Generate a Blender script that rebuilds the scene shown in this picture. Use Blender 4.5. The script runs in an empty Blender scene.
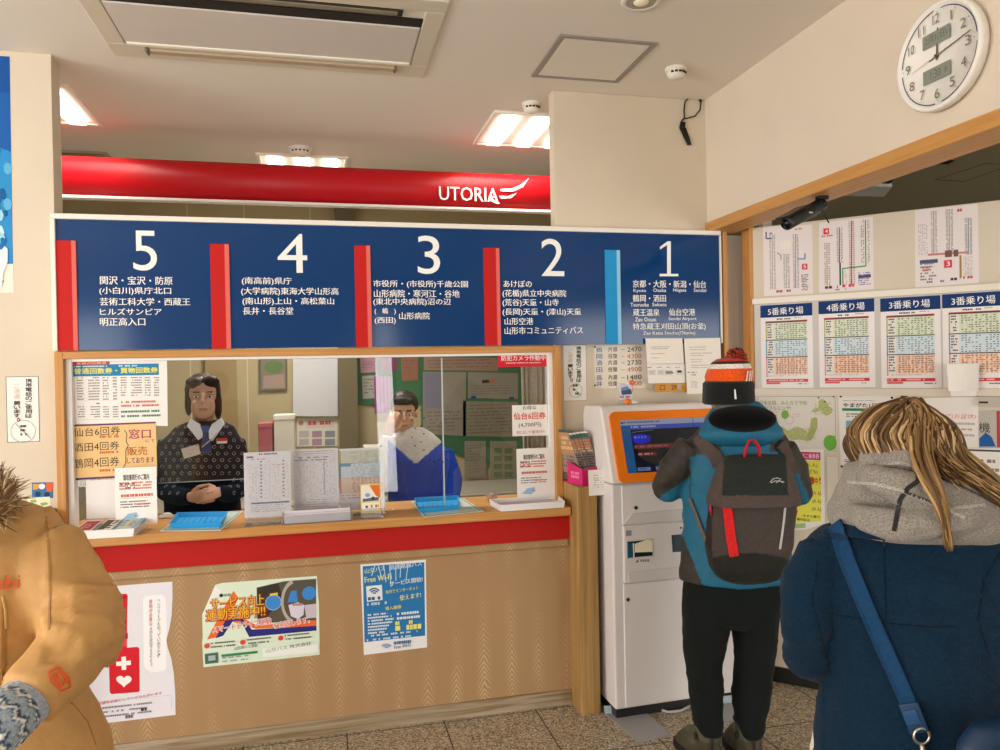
import bpy, bmesh, math, random
from mathutils import Vector, Matrix, noise
from mathutils.bvhtree import BVHTree
PI = math.pi
scn = bpy.context.scene
COL = scn.collection
random.seed(7)

# ------------------------------------------------------------------ camera
FPX = 751.42
CAMPOS = Vector((0, 0, 1.6))
YAW, PITCH, ROLL = math.radians(13.328), math.radians(-0.3845), math.radians(-1.1007)
_f = Vector((math.sin(YAW), math.cos(YAW), 0)); _r = Vector((math.cos(YAW), -math.sin(YAW), 0)); _u = Vector((0, 0, 1))
F = _f * math.cos(PITCH) + _u * math.sin(PITCH)
_u2 = _u * math.cos(PITCH) - _f * math.sin(PITCH)
R = _r * math.cos(ROLL) + _u2 * math.sin(ROLL)
U = _u2 * math.cos(ROLL) - _r * math.sin(ROLL)
cam_d = bpy.data.cameras.new('camera'); cam = bpy.data.objects.new('camera', cam_d); COL.objects.link(cam)
cam_d.sensor_width = 36; cam_d.lens = FPX / 1000 * 36; cam_d.clip_start = 0.05
M = Matrix.Identity(4)
for i in range(3):
    M[i][0], M[i][1], M[i][2], M[i][3] = R[i], U[i], -F[i], CAMPOS[i]
cam.matrix_world = M
scn.camera = cam

# ------------------------------------------------------------------ light and exposure
scn.view_settings.view_transform = 'Standard'; scn.view_settings.look = 'None'
scn.view_settings.exposure = 0.0; scn.view_settings.gamma = 1.0; scn.view_settings.use_curve_mapping = False
def lin(h):
    h = h.lstrip('#'); o = []
    for i in (0, 2, 4):
        v = int(h[i:i + 2], 16) / 255
        o.append(v / 12.92 if v <= 0.04045 else ((v + 0.055) / 1.055) ** 2.4)
    return tuple(o) + (1,)
w = bpy.data.worlds.new('world'); scn.world = w; w.use_nodes = True
w.node_tree.nodes['Background'].inputs[0].default_value = (0.93, 0.96, 1.0, 1)
w.node_tree.nodes['Background'].inputs[1].default_value = 2.4
def area(name, loc, direction, sx, sy, power, col, spread=0):
    d = bpy.data.lights.new(name, 'AREA'); d.shape = 'RECTANGLE'; d.size = sx; d.size_y = sy; d.energy = power; d.color = col
    if spread: d.spread = math.radians(spread)
    o = bpy.data.objects.new(name, d); COL.objects.link(o); o.location = loc
    o.rotation_euler = Vector(direction).to_track_quat('-Z', 'Y').to_euler(); return o
DAYL = 37
# daylight through the street windows behind the camera, and through the waiting-room window on the right
OPEN = ((-4.9, -2.2), (0.63, 0.95), (3.1, 6.3))     # window openings in the street wall
for xa, xb in OPEN: area('daylight_window', ((xa + xb) / 2, -2.74, 1.2), (0, 1, 0.30), xb - xa - 0.1, 2.3, DAYL * (xb - xa), (1.0, 0.97, 0.93))

SIDE = (-1.6, 2.2)      # unseen left window, added on the clock's lit side to brighten header and ceiling
area('added_side_daylight', (-4.93, sum(SIDE) / 2, 1.65), (1, 0.05, 0.22), SIDE[1] - SIDE[0] - 0.1, 1.5, 185, (1.0, 0.97, 0.93))

# ------------------------------------------------------------------ pixel rays onto real planes
def ray(x, y): return F + R * ((x - 500) / FPX) - U * ((y - 375) / FPX)
def onY(x, y, Y): d = ray(x, y); return CAMPOS + d * (Y / d.y)
def onX(x, y, X): d = ray(x, y); return CAMPOS + d * (X / d.x)
def onZ(x, y, Z): d = ray(x, y); return CAMPOS + d * ((Z - CAMPOS.z) / d.z)
def Q(x, y, d): return CAMPOS + ray(x, y) * d          # point at depth d along the view axis
def proj(p):
    v = Vector(p) - CAMPOS; z = v.dot(F)
    return 500 + FPX * v.dot(R) / z, 375 - FPX * v.dot(U) / z
AN = Vector((1, 1, 0)).normalized(); AD = Vector((1, -1, 0)).normalized(); A0 = Vector((2.145, 3.435, 0))   # the diagonal partition
def onA(x, y, off=0): d = ray(x, y); return CAMPOS + d * (((A0 - CAMPOS).dot(AN) - off) / d.dot(AN))

# ------------------------------------------------------------------ materials
def newmat(name):
    m = bpy.data.materials.new(name); m.use_nodes = True
    nt = m.node_tree; return m, nt, nt.nodes['Principled BSDF']
def N(nt, t, **kw):
    n = nt.nodes.new(t)
    for k, v in kw.items(): setattr(n, k, v)
    return n
def bump(nt, p, scale, strength, dist=0.002, detail=3, stretch=None):
    tc = N(nt, 'ShaderNodeTexCoord'); no = N(nt, 'ShaderNodeTexNoise'); no.inputs['Scale'].default_value = scale; no.inputs['Detail'].default_value = detail
    src = tc.outputs['Object']
    if stretch:
        mp = N(nt, 'ShaderNodeMapping'); mp.inputs['Scale'].default_value = stretch; nt.links.new(src, mp.inputs[0]); src = mp.outputs[0]
    nt.links.new(src, no.inputs['Vector'])
    b = N(nt, 'ShaderNodeBump'); b.inputs['Strength'].default_value = strength; b.inputs['Distance'].default_value = dist
    nt.links.new(no.outputs[0], b.inputs['Height']); nt.links.new(b.outputs[0], p.inputs['Normal']); return no
def attr_mat(name, rough=0.6, metal=0.0, spec=0.4, bumpv=None, coat=0, sheen=0, var=0.0, varscale=60):
    m, nt, p = newmat(name)
    a = N(nt, 'ShaderNodeAttribute'); a.attribute_name = 'Col'
    src = a.outputs['Color']
    if var:
        tc = N(nt, 'ShaderNodeTexCoord'); no = N(nt, 'ShaderNodeTexNoise'); no.inputs['Scale'].default_value = varscale; no.inputs['Detail'].default_value = 5
        nt.links.new(tc.outputs['Object'], no.inputs['Vector'])
        mr = N(nt, 'ShaderNodeMapRange'); mr.inputs[1].default_value = 0.3; mr.inputs[2].default_value = 0.7; mr.inputs[3].default_value = 1 - var; mr.inputs[4].default_value = 1 + var
        nt.links.new(no.outputs[0], mr.inputs[0])
        mx = N(nt, 'ShaderNodeMix', data_type='RGBA', blend_type='MULTIPLY'); mx.inputs[0].default_value = 1
        nt.links.new(src, mx.inputs[6]); nt.links.new(mr.outputs[0], mx.inputs[7]); src = mx.outputs[2]
    nt.links.new(src, p.inputs['Base Color'])
    p.inputs['Roughness'].default_value = rough; p.inputs['Metallic'].default_value = metal; p.inputs['Specular IOR Level'].default_value = spec
    p.inputs['Coat Weight'].default_value = coat; p.inputs['Sheen Weight'].default_value = sheen
    if bumpv: bump(nt, p, *bumpv)
    return m
MT = {}
MT['paper'] = attr_mat('printed_paper', 0.75, spec=0.25)
MT['matte'] = attr_mat('matte_paint', 0.7, spec=0.3)
MT['satin'] = attr_mat('satin_plastic', 0.42, spec=0.3)
MT['gloss'] = attr_mat('glossy_plastic', 0.12, spec=0.35)
MT['metal'] = attr_mat('brushed_metal', 0.35, metal=1.0)
MT['cloth'] = attr_mat('woven_cloth', 0.9, spec=0.15, bumpv=(420, 0.35, 0.002), sheen=0.03, var=0.12, varscale=90)
MT['wool'] = attr_mat('wool_cloth', 0.95, spec=0.1, bumpv=(260, 0.6, 0.004), sheen=0.05, var=0.22, varscale=150)
MT['knit'] = attr_mat('knitted_wool', 0.95, spec=0.1, bumpv=(300, 0.8, 0.004), sheen=0.2, var=0.3, varscale=220)
MT['shell'] = attr_mat('coated_nylon', 0.6, spec=0.3, bumpv=(70, 0.25, 0.004), var=0.06, varscale=40)
MT['skin'] = attr_mat('skin', 0.5, spec=0.35, var=0.05, varscale=30)
MT['hair'] = attr_mat('hair', 0.5, spec=0.25)
MT['wall'] = attr_mat('wall_paper', 0.85, spec=0.2, bumpv=(180, 0.12, 0.001), var=0.02, varscale=4)
MT['screen'] = attr_mat('screen_glass', 0.06, spec=0.6)
def emis(name, col, s):
    m, nt, p = newmat(name); p.inputs['Base Color'].default_value = lin(col); p.inputs['Emission Color'].default_value = lin(col); p.inputs['Emission Strength'].default_value = s; return m
MT['tube'] = emis('fluorescent_tube', 'fffaf0', 5.0)
def clear(name, tint=(1, 1, 1, 1), k=1.0, ior=1.45, rough=0.0, refl_white=0.0):
    m = bpy.data.materials.new(name); m.use_nodes = True; nt = m.node_tree; nt.nodes.clear()
    o = N(nt, 'ShaderNodeOutputMaterial'); mx = N(nt, 'ShaderNodeMixShader'); t = N(nt, 'ShaderNodeBsdfTransparent'); g = N(nt, 'ShaderNodeBsdfGlossy'); fr = N(nt, 'ShaderNodeFresnel')
    t.inputs[0].default_value = tint; g.inputs['Roughness'].default_value = rough; fr.inputs[0].default_value = ior
    ml = N(nt, 'ShaderNodeMath', operation='MULTIPLY'); ml.inputs[1].default_value = k
    nt.links.new(fr.outputs[0], ml.inputs[0]); nt.links.new(ml.outputs[0], mx.inputs[0]); nt.links.new(g.outputs[0], mx.inputs[2])
    if refl_white:
        df = N(nt, 'ShaderNodeBsdfDiffuse'); df.inputs[0].default_value = (.9, .9, .92, 1); m2 = N(nt, 'ShaderNodeMixShader'); m2.inputs[0].default_value = refl_white
        nt.links.new(t.outputs[0], m2.inputs[1]); nt.links.new(df.outputs[0], m2.inputs[2]); nt.links.new(m2.outputs[0], mx.inputs[1])
    else: nt.links.new(t.outputs[0], mx.inputs[1])
    nt.links.new(mx.outputs[0], o.inputs[0])
    return m
MT['glass'] = clear('window_glass', (0.985, 0.99, 0.985, 1), 1.0)
MT['acrylic'] = clear('clear_acrylic', (0.97, 0.97, 0.98, 1), 0.7, refl_white=0.10)  # diffuse white mixed in to stand for reflections on the clear plastic
def wood(name, c1, c2, axis='Z', scale=1.0, rough=0.45):
    m, nt, p = newmat(name)
    tc = N(nt, 'ShaderNodeTexCoord'); mp = N(nt, 'ShaderNodeMapping')
    s = {'X': (1.2, 26, 26), 'Y': (26, 1.2, 26), 'Z': (26, 26, 1.2)}[axis]
    mp.inputs['Scale'].default_value = tuple(v * scale for v in s)
    no = N(nt, 'ShaderNodeTexNoise'); no.inputs['Scale'].default_value = 2.2; no.inputs['Detail'].default_value = 7; no.inputs['Distortion'].default_value = 0.6
    cr = N(nt, 'ShaderNodeValToRGB'); cr.color_ramp.elements[0].position = 0.34; cr.color_ramp.elements[0].color = lin(c1); cr.color_ramp.elements[1].position = 0.66; cr.color_ramp.elements[1].color = lin(c2)
    nt.links.new(tc.outputs['Object'], mp.inputs[0]); nt.links.new(mp.outputs[0], no.inputs['Vector']); nt.links.new(no.outputs[0], cr.inputs[0]); nt.links.new(cr.outputs[0], p.inputs['Base Color'])
    p.inputs['Roughness'].default_value = rough; p.inputs['Specular IOR Level'].default_value = 0.35
    return m
MT['oakX'] = wood('oak_trim_x', 'bf8647', 'cf9a5a', 'X')
MT['oakY'] = wood('oak_trim_y', 'bf8647', 'cf9a5a', 'Y')
MT['oakZ'] = wood('oak_trim_z', 'bd8242', 'cb9656', 'Z')
MT['post'] = wood('oak_post', '94713f', 'b38f58', 'Z', 0.7)
MT['skirt'] = wood('worn_skirting', '7d6646', 'ae9e85', 'X', 0.8, 0.7)
def panel_wood():
    m, nt, p = newmat('counter_laminate')
    tc = N(nt, 'ShaderNodeTexCoord'); sp = N(nt, 'ShaderNodeSeparateXYZ'); nt.links.new(tc.outputs['Object'], sp.inputs[0])
    def mth(op, a, b=None, c=None):
        n = N(nt, 'ShaderNodeMath', operation=op)
        for i, v in enumerate((a, b, c)):
            if v is None: continue
            if isinstance(v, (int, float)): n.inputs[i].default_value = v
            else: nt.links.new(v, n.inputs[i])
        return n.outputs[0]
    no = N(nt, 'ShaderNodeTexNoise'); no.inputs['Scale'].default_value = 5; no.inputs['Detail'].default_value = 3; nt.links.new(tc.outputs['Object'], no.inputs['Vector'])
    xx = mth('ADD', mth('MULTIPLY', sp.outputs[0], 7.6), mth('MULTIPLY', no.outputs[0], 0.25))
    fr = mth('SUBTRACT', mth('FRACT', xx), 0.5)
    arc = mth('MULTIPLY', mth('ABSOLUTE', fr), 0.20)
    t = mth('ADD', mth('ADD', sp.outputs[2], arc), mth('MULTIPLY', no.outputs[0], 0.10))
    rings = mth('SINE', mth('MULTIPLY', t, 250)); rings = mth('MULTIPLY', mth('MAXIMUM', rings, 0.0), 2.0)
    mask = mth('MULTIPLY', mth('SUBTRACT', 0.30, mth('ABSOLUTE', fr)), 1.9); mask = mth('MAXIMUM', mask, 0.0)
    n2 = N(nt, 'ShaderNodeTexNoise'); n2.inputs['Scale'].default_value = 2.5; nt.links.new(tc.outputs['Object'], n2.inputs['Vector'])
    mask = mth('MULTIPLY', mask, mth('MULTIPLY', mth('MAXIMUM', mth('SUBTRACT', n2.outputs[0], 0.36), 0.0), 3.2))
    fac = mth('MINIMUM', mth('MULTIPLY', rings, mask), 1.0)
    mx = N(nt, 'ShaderNodeMix', data_type='RGBA'); mx.inputs[6].default_value = lin('a8865f'); mx.inputs[7].default_value = lin('cfb48a')
    nt.links.new(fac, mx.inputs[0]); nt.links.new(mx.outputs[2], p.inputs['Base Color']); p.inputs['Roughness'].default_value = 0.5; p.inputs['Specular IOR Level'].default_value = 0.35
    return m
MT['panel'] = panel_wood()
def floor_mat():
    m, nt, p = newmat('terrazzo_tiles')
    tc = N(nt, 'ShaderNodeTexCoord')
    vo = N(nt, 'ShaderNodeTexVoronoi'); vo.inputs['Scale'].default_value = 165; nt.links.new(tc.outputs['Object'], vo.inputs['Vector'])
    cr = N(nt, 'ShaderNodeValToRGB'); cr.color_ramp.interpolation = 'CONSTANT'
    e = cr.color_ramp.elements; e[0].position = 0; e[0].color = lin('6f6352'); e[1].position = 0.28; e[1].color = lin('ae9e85')
    for ps, c in ((0.5, 'c4b59b'), (0.74, '998a74'), (0.9, 'd6cab4')):
        q = e.new(ps); q.color = lin(c)
    sep = N(nt, 'ShaderNodeSeparateColor'); nt.links.new(vo.outputs['Color'], sep.inputs[0]); nt.links.new(sep.outputs[0], cr.inputs[0])
    mp = N(nt, 'ShaderNodeMapping'); mp.inputs['Location'].default_value = (-0.63 + 0.435 * 8, -2.945 + 0.435 * 20, 0); nt.links.new(tc.outputs['Object'], mp.inputs[0])
    br = N(nt, 'ShaderNodeTexBrick'); br.offset = 0.0; br.inputs['Scale'].default_value = 1; br.inputs['Brick Width'].default_value = 0.435; br.inputs['Row Height'].default_value = 0.435; br.inputs['Mortar Size'].default_value = 0.003; br.inputs['Mortar Smooth'].default_value = 0
    nt.links.new(mp.outputs[0], br.inputs['Vector'])
    mx = N(nt, 'ShaderNodeMix', data_type='RGBA'); nt.links.new(br.outputs['Fac'], mx.inputs[0]); nt.links.new(cr.outputs[0], mx.inputs[6]); mx.inputs[7].default_value = lin('33291d')
    nt.links.new(mx.outputs[2], p.inputs['Base Color']); p.inputs['Roughness'].default_value = 0.38; p.inputs['Specular IOR Level'].default_value = 0.4
    return m
MT['floor'] = floor_mat()
def scarf_mat():
    return attr_mat('heather_wool', 0.95, spec=0.1, bumpv=(330, 0.7, 0.004), sheen=0.15, var=0.38, varscale=330)
MT['scarf'] = scarf_mat()

# ------------------------------------------------------------------ mesh builder
class MB:
    """collects shapes in world space; build() links them as ONE mesh object"""
    def __init__(s): s.bm = bmesh.new(); s.cl = s.bm.loops.layers.float_color.new('Col'); s.dn = s.bm.faces.layers.int.new('dn')
    def _paint(s, col, smooth=False, mi=0):
        c = lin(col) if isinstance(col, str) else col
        for f in s.bm.faces:
            if f[s.dn] == 0:
                f[s.dn] = 1; f.smooth = smooth; f.material_index = mi
                for l in f.loops: l[s.cl] = c
    def box(s, a, b, col='ffffff', bev=0.0, seg=2, rot=None, piv=None, mi=0):
        a, b = Vector(a), Vector(b)
        mid = (a + b) / 2; h = (b - a) / 2
        vs = [s.bm.verts.new((mid.x + sx * h.x, mid.y + sy * h.y, mid.z + sz * h.z)) for sx in (-1, 1) for sy in (-1, 1) for sz in (-1, 1)]
        fs = [s.bm.faces.new([vs[i] for i in q]) for q in ((0, 1, 3, 2), (4, 6, 7, 5), (0, 4, 5, 1), (2, 3, 7, 6), (0, 2, 6, 4), (1, 5, 7, 3))]
        if bev > 0:
            es = list({e for f in fs for e in f.edges})
            r = bmesh.ops.bevel(s.bm, geom=es, offset=min(bev, 0.45 * min(abs(2 * h.x), abs(2 * h.y), abs(2 * h.z))), segments=seg, affect='EDGES', profile=0.5)
            vs = list({v for f in s.bm.faces if f[s.dn] == 0 for v in f.verts})
        if rot is not None: bmesh.ops.rotate(s.bm, verts=vs, cent=Vector(piv) if piv is not None else mid, matrix=rot)
        s._paint(col, False, mi); return s
    def hexa(s, p, col='ffffff', mi=0):   # p: 4 front corners then 4 back corners, same order
        v = [s.bm.verts.new(q) for q in p]
        for q in ((0, 1, 2, 3), (7, 6, 5, 4), (0, 4, 5, 1), (1, 5, 6, 2), (2, 6, 7, 3), (3, 7, 4, 0)): s.bm.faces.new([v[i] for i in q])
        s._paint(col, False, mi); return s
    def prism(s, pts, vec, col='ffffff', mi=0, smooth=False):   # polygon extruded along vec
        a = [s.bm.verts.new(q) for q in pts]; b = [s.bm.verts.new(Vector(q) + Vector(vec)) for q in pts]; n = len(a)
        s.bm.faces.new(a); s.bm.faces.new(b[::-1])
        for i in range(n): s.bm.faces.new((a[i], b[i], b[(i + 1) % n], a[(i + 1) % n]))
        s._paint(col, smooth, mi); return s
    def poly(s, pts, col='ffffff', mi=0):
        s.bm.faces.new([s.bm.verts.new(q) for q in pts]); s._paint(col, False, mi); return s
    def loft(s, rings, col='ffffff', n=16, cap=True, smooth=True, mi=0):
        """rings: (centre, a-vector, b-vector) ellipses"""
        rs = []
        for c, a, b in rings:
            c, a, b = Vector(c), Vector(a), Vector(b)
            rs.append([s.bm.verts.new(c + a * math.cos(2 * PI * i / n) + b * math.sin(2 * PI * i / n)) for i in range(n)])
        for r0, r1 in zip(rs, rs[1:]):
            for i in range(n): s.bm.faces.new((r0[i], r0[(i + 1) % n], r1[(i + 1) % n], r1[i]))
        if cap: s.bm.faces.new(rs[0][::-1]); s.bm.faces.new(rs[-1])
        s._paint(col, smooth, mi); return s
    def tube(s, pts, rad, col='ffffff', n=8, cap=True, smooth=True, mi=0, flat=1.0, up=None):
        pts = [Vector(p) for p in pts]; rings = []
        if not hasattr(rad, '__len__'): rad = [rad] * len(pts)
        ref = Vector(up) if up is not None else None
        prev = None
        for i, p in enumerate(pts):
            t = (pts[min(i + 1, len(pts) - 1)] - pts[max(i - 1, 0)]); t.normalize()
            if ref is not None: a = ref.cross(t)
            elif prev is None: a = t.orthogonal()
            else: a = prev - t * prev.dot(t)
            if a.length < 1e-6: a = t.orthogonal()
            a.normalize(); prev = a; b = t.cross(a)
            rings.append((p, a * rad[i], b * rad[i] * flat))
        return s.loft(rings, col, n, cap, smooth, mi)
    def ball(s, c, r, col='ffffff', u=16, v=10, mi=0, mat3=None):
        c = Vector(c); r = Vector(r) if hasattr(r, '__len__') else Vector((r, r, r)); m3 = mat3 or Matrix.Identity(3)
        rings = []
        for j in range(1, v):
            t = PI * j / v
            rings.append((c + m3 @ Vector((0, 0, -r.z * math.cos(t))), m3 @ Vector((r.x * math.sin(t), 0, 0)), m3 @ Vector((0, r.y * math.sin(t), 0))))
        return s.loft(rings, col, u, True, True, mi)
    def cyl(s, a, b, r, col='ffffff', n=20, r2=None, smooth=True, mi=0): return s.tube([a, b], [r, r if r2 is None else r2], col, n, True, smooth, mi)
    def mesh(s, me, col, smooth=True, mi=0):
        s.bm.from_mesh(me); s._paint(col, smooth, mi); return s
    def build(s, name, mats, parent=None, origin=None, nrm=True):
        if nrm: bmesh.ops.recalc_face_normals(s.bm, faces=s.bm.faces[:])
        s.bm.faces.layers.int.remove(s.dn)
        if parent is not None: org = WORG[parent.name]
        elif origin is not None: org = Vector(origin)
        else:
            vs = [v.co for v in s.bm.verts]
            org = Vector(((min(v.x for v in vs) + max(v.x for v in vs)) / 2, (min(v.y for v in vs) + max(v.y for v in vs)) / 2, min(v.z for v in vs)))
        for v in s.bm.verts: v.co -= org
        me = bpy.data.meshes.new(name); s.bm.to_mesh(me); s.bm.free()
        mats = mats if isinstance(mats, (list, tuple)) else [mats]
        for m in mats: me.materials.append(MT[m] if isinstance(m, str) else m)
        o = bpy.data.objects.new(name, me); COL.objects.link(o)
        if parent is not None: o.parent = parent; WORG[o.name] = org.copy()
        else: o.location = org; WORG[o.name] = org.copy()
        return o
WORG = {}
def tag(o, label=None, cat=None, group=None, kind=None):
    if label: o['label'] = label
    if cat: o['category'] = cat
    if group: o['group'] = group
    if kind: o['kind'] = kind
    return o
def thing(name, loc, label, cat, group=None):
    o = bpy.data.objects.new(name, None); COL.objects.link(o); o.location = loc; o.empty_display_size = 0.05
    WORG[o.name] = Vector(loc); return tag(o, label, cat, group)
def struct(name, mb, m, parent=None):
    o = mb.build(name, m, parent)
    if parent is None: o['kind'] = 'structure'
    return o

# ------------------------------------------------------------------ lettering (glyph outlines filled as flat mesh)
_tc = {}
def glyphs(t, bold=0.0):
    k = (t, bold)
    if k in _tc: return _tc[k]
    cu = bpy.data.curves.new('t', 'FONT'); cu.body = t; cu.size = 1; cu.resolution_u = 6 if len(t) < 3 else 2
    ob = bpy.data.objects.new('t', cu)
    me = bpy.data.meshes.new_from_object(ob)
    vs = [(v.co.x, v.co.y) for v in me.vertices]; fs = [tuple(p.vertices) for p in me.polygons]
    bpy.data.objects.remove(ob); bpy.data.curves.remove(cu); bpy.data.meshes.remove(me)
    if vs:
        x0 = min(v[0] for v in vs); x1 = max(v[0] for v in vs); y0 = min(v[1] for v in vs); y1 = max(v[1] for v in vs)
        sx = 1 / max(x1 - x0, 1e-6); sy = 1 / max(y1 - y0, 1e-6)
        vs = [((x - x0) * sx, (y - y0) * sy) for x, y in vs]
    _tc[k] = (vs, fs); return _tc[k]

EPS = 0.00005
class Pr:
    """flat print on a plane of the room: coordinates are read off the photograph and dropped on that plane"""
    def __init__(s, plane, off=0.0, th=0.0008):
        s.mb = MB(); s.k = 0; s.th = th; s.frm = None
        kind, val = plane
        s.kind = kind
        if kind == 'Y': s.o = Vector((0, val - off, 0)); s.ru = Vector((1, 0, 0)); s.n = Vector((0, -1, 0)); s.hit = lambda x, y: onY(x, y, val - off)
        if kind == 'X': s.o = Vector((val - off, 0, 0)); s.ru = Vector((0, -1, 0)); s.n = Vector((-1, 0, 0)); s.hit = lambda x, y: onX(x, y, val - off)
        if kind == 'A': s.o = A0 - AN * (val + off); s.ru = AD; s.n = -AN; s.hit = lambda x, y: onA(x, y, val + off)
        if kind == 'F': s.o, s.ru, s.up, s.n = val; s.hit = None
        s.up = Vector((0, 0, 1)) if kind != 'F' else s.up
    def P(s, x, y):
        if s.frm: a = s.frm; return a[0] + x * (a[2] - a[0]), a[1] + y * (a[3] - a[1])
        d = s.hit(x, y) - s.o; return d.dot(s.ru), d.dot(s.up)
    def w(s, u, v, k=None): return s.o + s.ru * u + s.up * v + s.n * (s.th + EPS * (s.k if k is None else k))
    def fr(s, x0, y0, x1, y1):
        s.frm = None; a = s.P(x0, y0); b = s.P(x1, y1); s.frm = (a[0], a[1], b[0], b[1]); return s
    def fm(s, u0, v0, u1, v1): s.frm = (u0, v0, u1, v1); return s
    def px(s): s.frm = None; return s
    def base(s, pts, col='f2eee6', mi=0):
        if len(pts) == 2:
            (x0, y0), (x1, y1) = pts; a = s.P(x0, y0); b = s.P(x1, y1); q = [(a[0], a[1]), (b[0], a[1]), (b[0], b[1]), (a[0], b[1])]
        else: q = [s.P(*p) for p in pts]
        s.mb.prism([s.o + s.ru * u + s.up * v + s.n * s.th for u, v in q], -s.n * (s.th - 0.0001), col, mi); return s
    def uv(s, q, col, mi=0): s.k += 1; s.mb.poly([s.w(u, v) for u, v in q], col, mi); return s
    def poly(s, pts, col): return s.uv([s.P(*p) for p in pts], col)
    def rect(s, x0, y0, x1, y1, col, mi=0):
        a = s.P(x0, y0); b = s.P(x1, y1); return s.uv([(a[0], a[1]), (b[0], a[1]), (b[0], b[1]), (a[0], b[1])], col, mi)
    def frame(s, x0, y0, x1, y1, t, col):
        a = s.P(x0, y0); b = s.P(x1, y1); q = lambda c, d, e, f: [(c, d), (e, d), (e, f), (c, f)]
        s.uv(q(a[0], a[1], b[0], a[1] - t), col).uv(q(a[0], b[1] + t, b[0], b[1]), col).uv(q(a[0], a[1], a[0] + t, b[1]), col).uv(q(b[0] - t, a[1], b[0], b[1]), col); return s
    def line(s, x0, y0, x1, y1, t, col):
        a = Vector(s.P(x0, y0)); b = Vector(s.P(x1, y1)); d = (b - a)
        if d.length < 1e-6: return s
        d.normalize(); nn = Vector((-d.y, d.x)) * t / 2
        return s.uv([a + nn, b + nn, b - nn, a - nn], col)
    def disc(s, x, y, r, col, n=20, ry=None):
        a = s.P(x, y); ry = ry or r; return s.uv([(a[0] + r * math.cos(2 * PI * i / n), a[1] + ry * math.sin(2 * PI * i / n)) for i in range(n)], col)
    def ring(s, x, y, r, t, col, n=28):
        a = s.P(x, y); s.k += 1
        for i in range(n):
            c0, c1 = 2 * PI * i / n, 2 * PI * (i + 1) / n
            s.mb.poly([s.w(a[0] + q * math.cos(c), a[1] + q * math.sin(c)) for q, c in ((r, c0), (r, c1), (r - t, c1), (r - t, c0))], col)
        return s
    def text(s, t, x0, y0, x1, y1, col, bold=0.0, ang=0.0, slant=0.0):
        """ink box x0..x1, y0..y1"""
        vs, fs = glyphs(t)
        a = s.P(x0, y0); b = s.P(x1, y0); c = s.P(x0, y1); W = b[0] - a[0]; H = a[1] - c[1]; s.k += 1
        ca, sa = math.cos(ang), math.sin(ang)
        for qk, (dx, dy) in enumerate(((0, 0),) if bold < .008 else ((-1, 0), (1, 0)) if bold < .03 else ((-1, -1), (1, -1), (-1, 1), (1, 1))):
            s.k += 1 if qk else 0
            for f in fs:
                q = []
                for i in f:
                    x, y = vs[i]; X = x * W + slant * y * H + dx * bold * H * .75; Y = y * H - H + dy * bold * H * .75
                    q.append(s.w(a[0] + X * ca - Y * sa, a[1] + X * sa + Y * ca))
                s.mb.bm.faces.new([s.mb.bm.verts.new(p) for p in q])
        s.mb._paint(col); return s
    def vtext(s, t, x0, y0, x1, y1, col, bold=0.0):
        n = len(t)
        for i, ch in enumerate(t):
            if ch == ' ': continue
            ya = y0 + (y1 - y0) * i / n; yb = y0 + (y1 - y0) * (i + 0.88) / n; xa, xb = x0, x1
            if ch in 'ー': xa, xb = (x0 * .6 + x1 * .4), (x0 * .4 + x1 * .6); ch = '|'
            if ch in 'っょゅャッ、。': xa = (x0 + x1) / 2
            s.text(ch, xa, ya, xb, yb, col, bold)
        return s
    def dash(s, x0, y0, x1, y1, rows, col, seed=1, fill=0.5, wd=1.1, gap=0.25, ragged=0.25):
        """rows of print too small to read"""
        rnd = random.Random(seed); a = s.P(x0, y0); b = s.P(x1, y1); H = (a[1] - b[1]) / rows; s.k += 1
        for r in range(rows):
            v1 = a[1] - r * H; v0 = v1 - H * fill; u = a[0]; end = b[0] - rnd.random() * ragged * (b[0] - a[0])
            while u < end:
                wl = H * fill * wd * (0.6 + 0.8 * rnd.random())
                if rnd.random() > gap:
                    q = min(u + wl * 0.82, end); s.mb.poly([s.w(u, v1), s.w(q, v1), s.w(q, v0), s.w(u, v0)], col)
                u += wl
        return s
    def dots(s, x0, y0, x1, y1, nx, ny, col, seed=2, keep=0.7, sx=0.45, sy=0.4):
        rnd = random.Random(seed); a = s.P(x0, y0); b = s.P(x1, y1); du = (b[0] - a[0]) / nx; dv = (a[1] - b[1]) / ny; s.k += 1
        for j in range(ny):
            for i in range(nx):
                if rnd.random() > keep: continue
                u = a[0] + (i + .2 + .3 * rnd.random()) * du; v = a[1] - (j + .3) * dv
                s.mb.poly([s.w(u, v), s.w(u + du * sx, v), s.w(u + du * sx, v - dv * sy), s.w(u, v - dv * sy)], col)
        return s
    def done(s, name, label=None, cat=None, group=None, parent=None, mat='paper'):
        o = s.mb.build(name, mat, parent, nrm=False)
        return tag(o, label, cat, group)
# ================================================================== THE SETTING
YW, ZC, XH = 3.52, 2.965, 1.945        # face of the ticket wall, ceiling height, face of the header on the right
WALL, CEIL = 'd8cbb7', 'e9e1d6'
b = MB(); b.box((-5, -2.9, -0.1), (6.5, 9, 0)); struct('floor', b, 'floor')
b = MB(); b.box((-4.99, 3.63, 0), (1.985, 5.99, 0.004), 'd8d2c4'); struct('office_bounce_floor', b, 'satin')  # pale unseen slab, added to bounce light up onto the office ceiling
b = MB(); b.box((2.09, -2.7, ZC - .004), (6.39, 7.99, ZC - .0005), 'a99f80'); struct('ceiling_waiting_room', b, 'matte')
b = MB(); b.box((-5, -2.9, ZC), (6.5, 9, ZC + 0.1), CEIL); struct('ceiling', b, 'matte')
b = MB(); b.box((-5, YW, 0), (-1.085, YW + 0.11, ZC), WALL); struct('wall_left', b, 'wall')                 # pier left of the window
b = MB(); b.box((1.125, YW, 0), (1.985, YW + 0.07, ZC), WALL, 0.004); struct('wall_back', b, 'wall')      # pier right of the window
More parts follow.
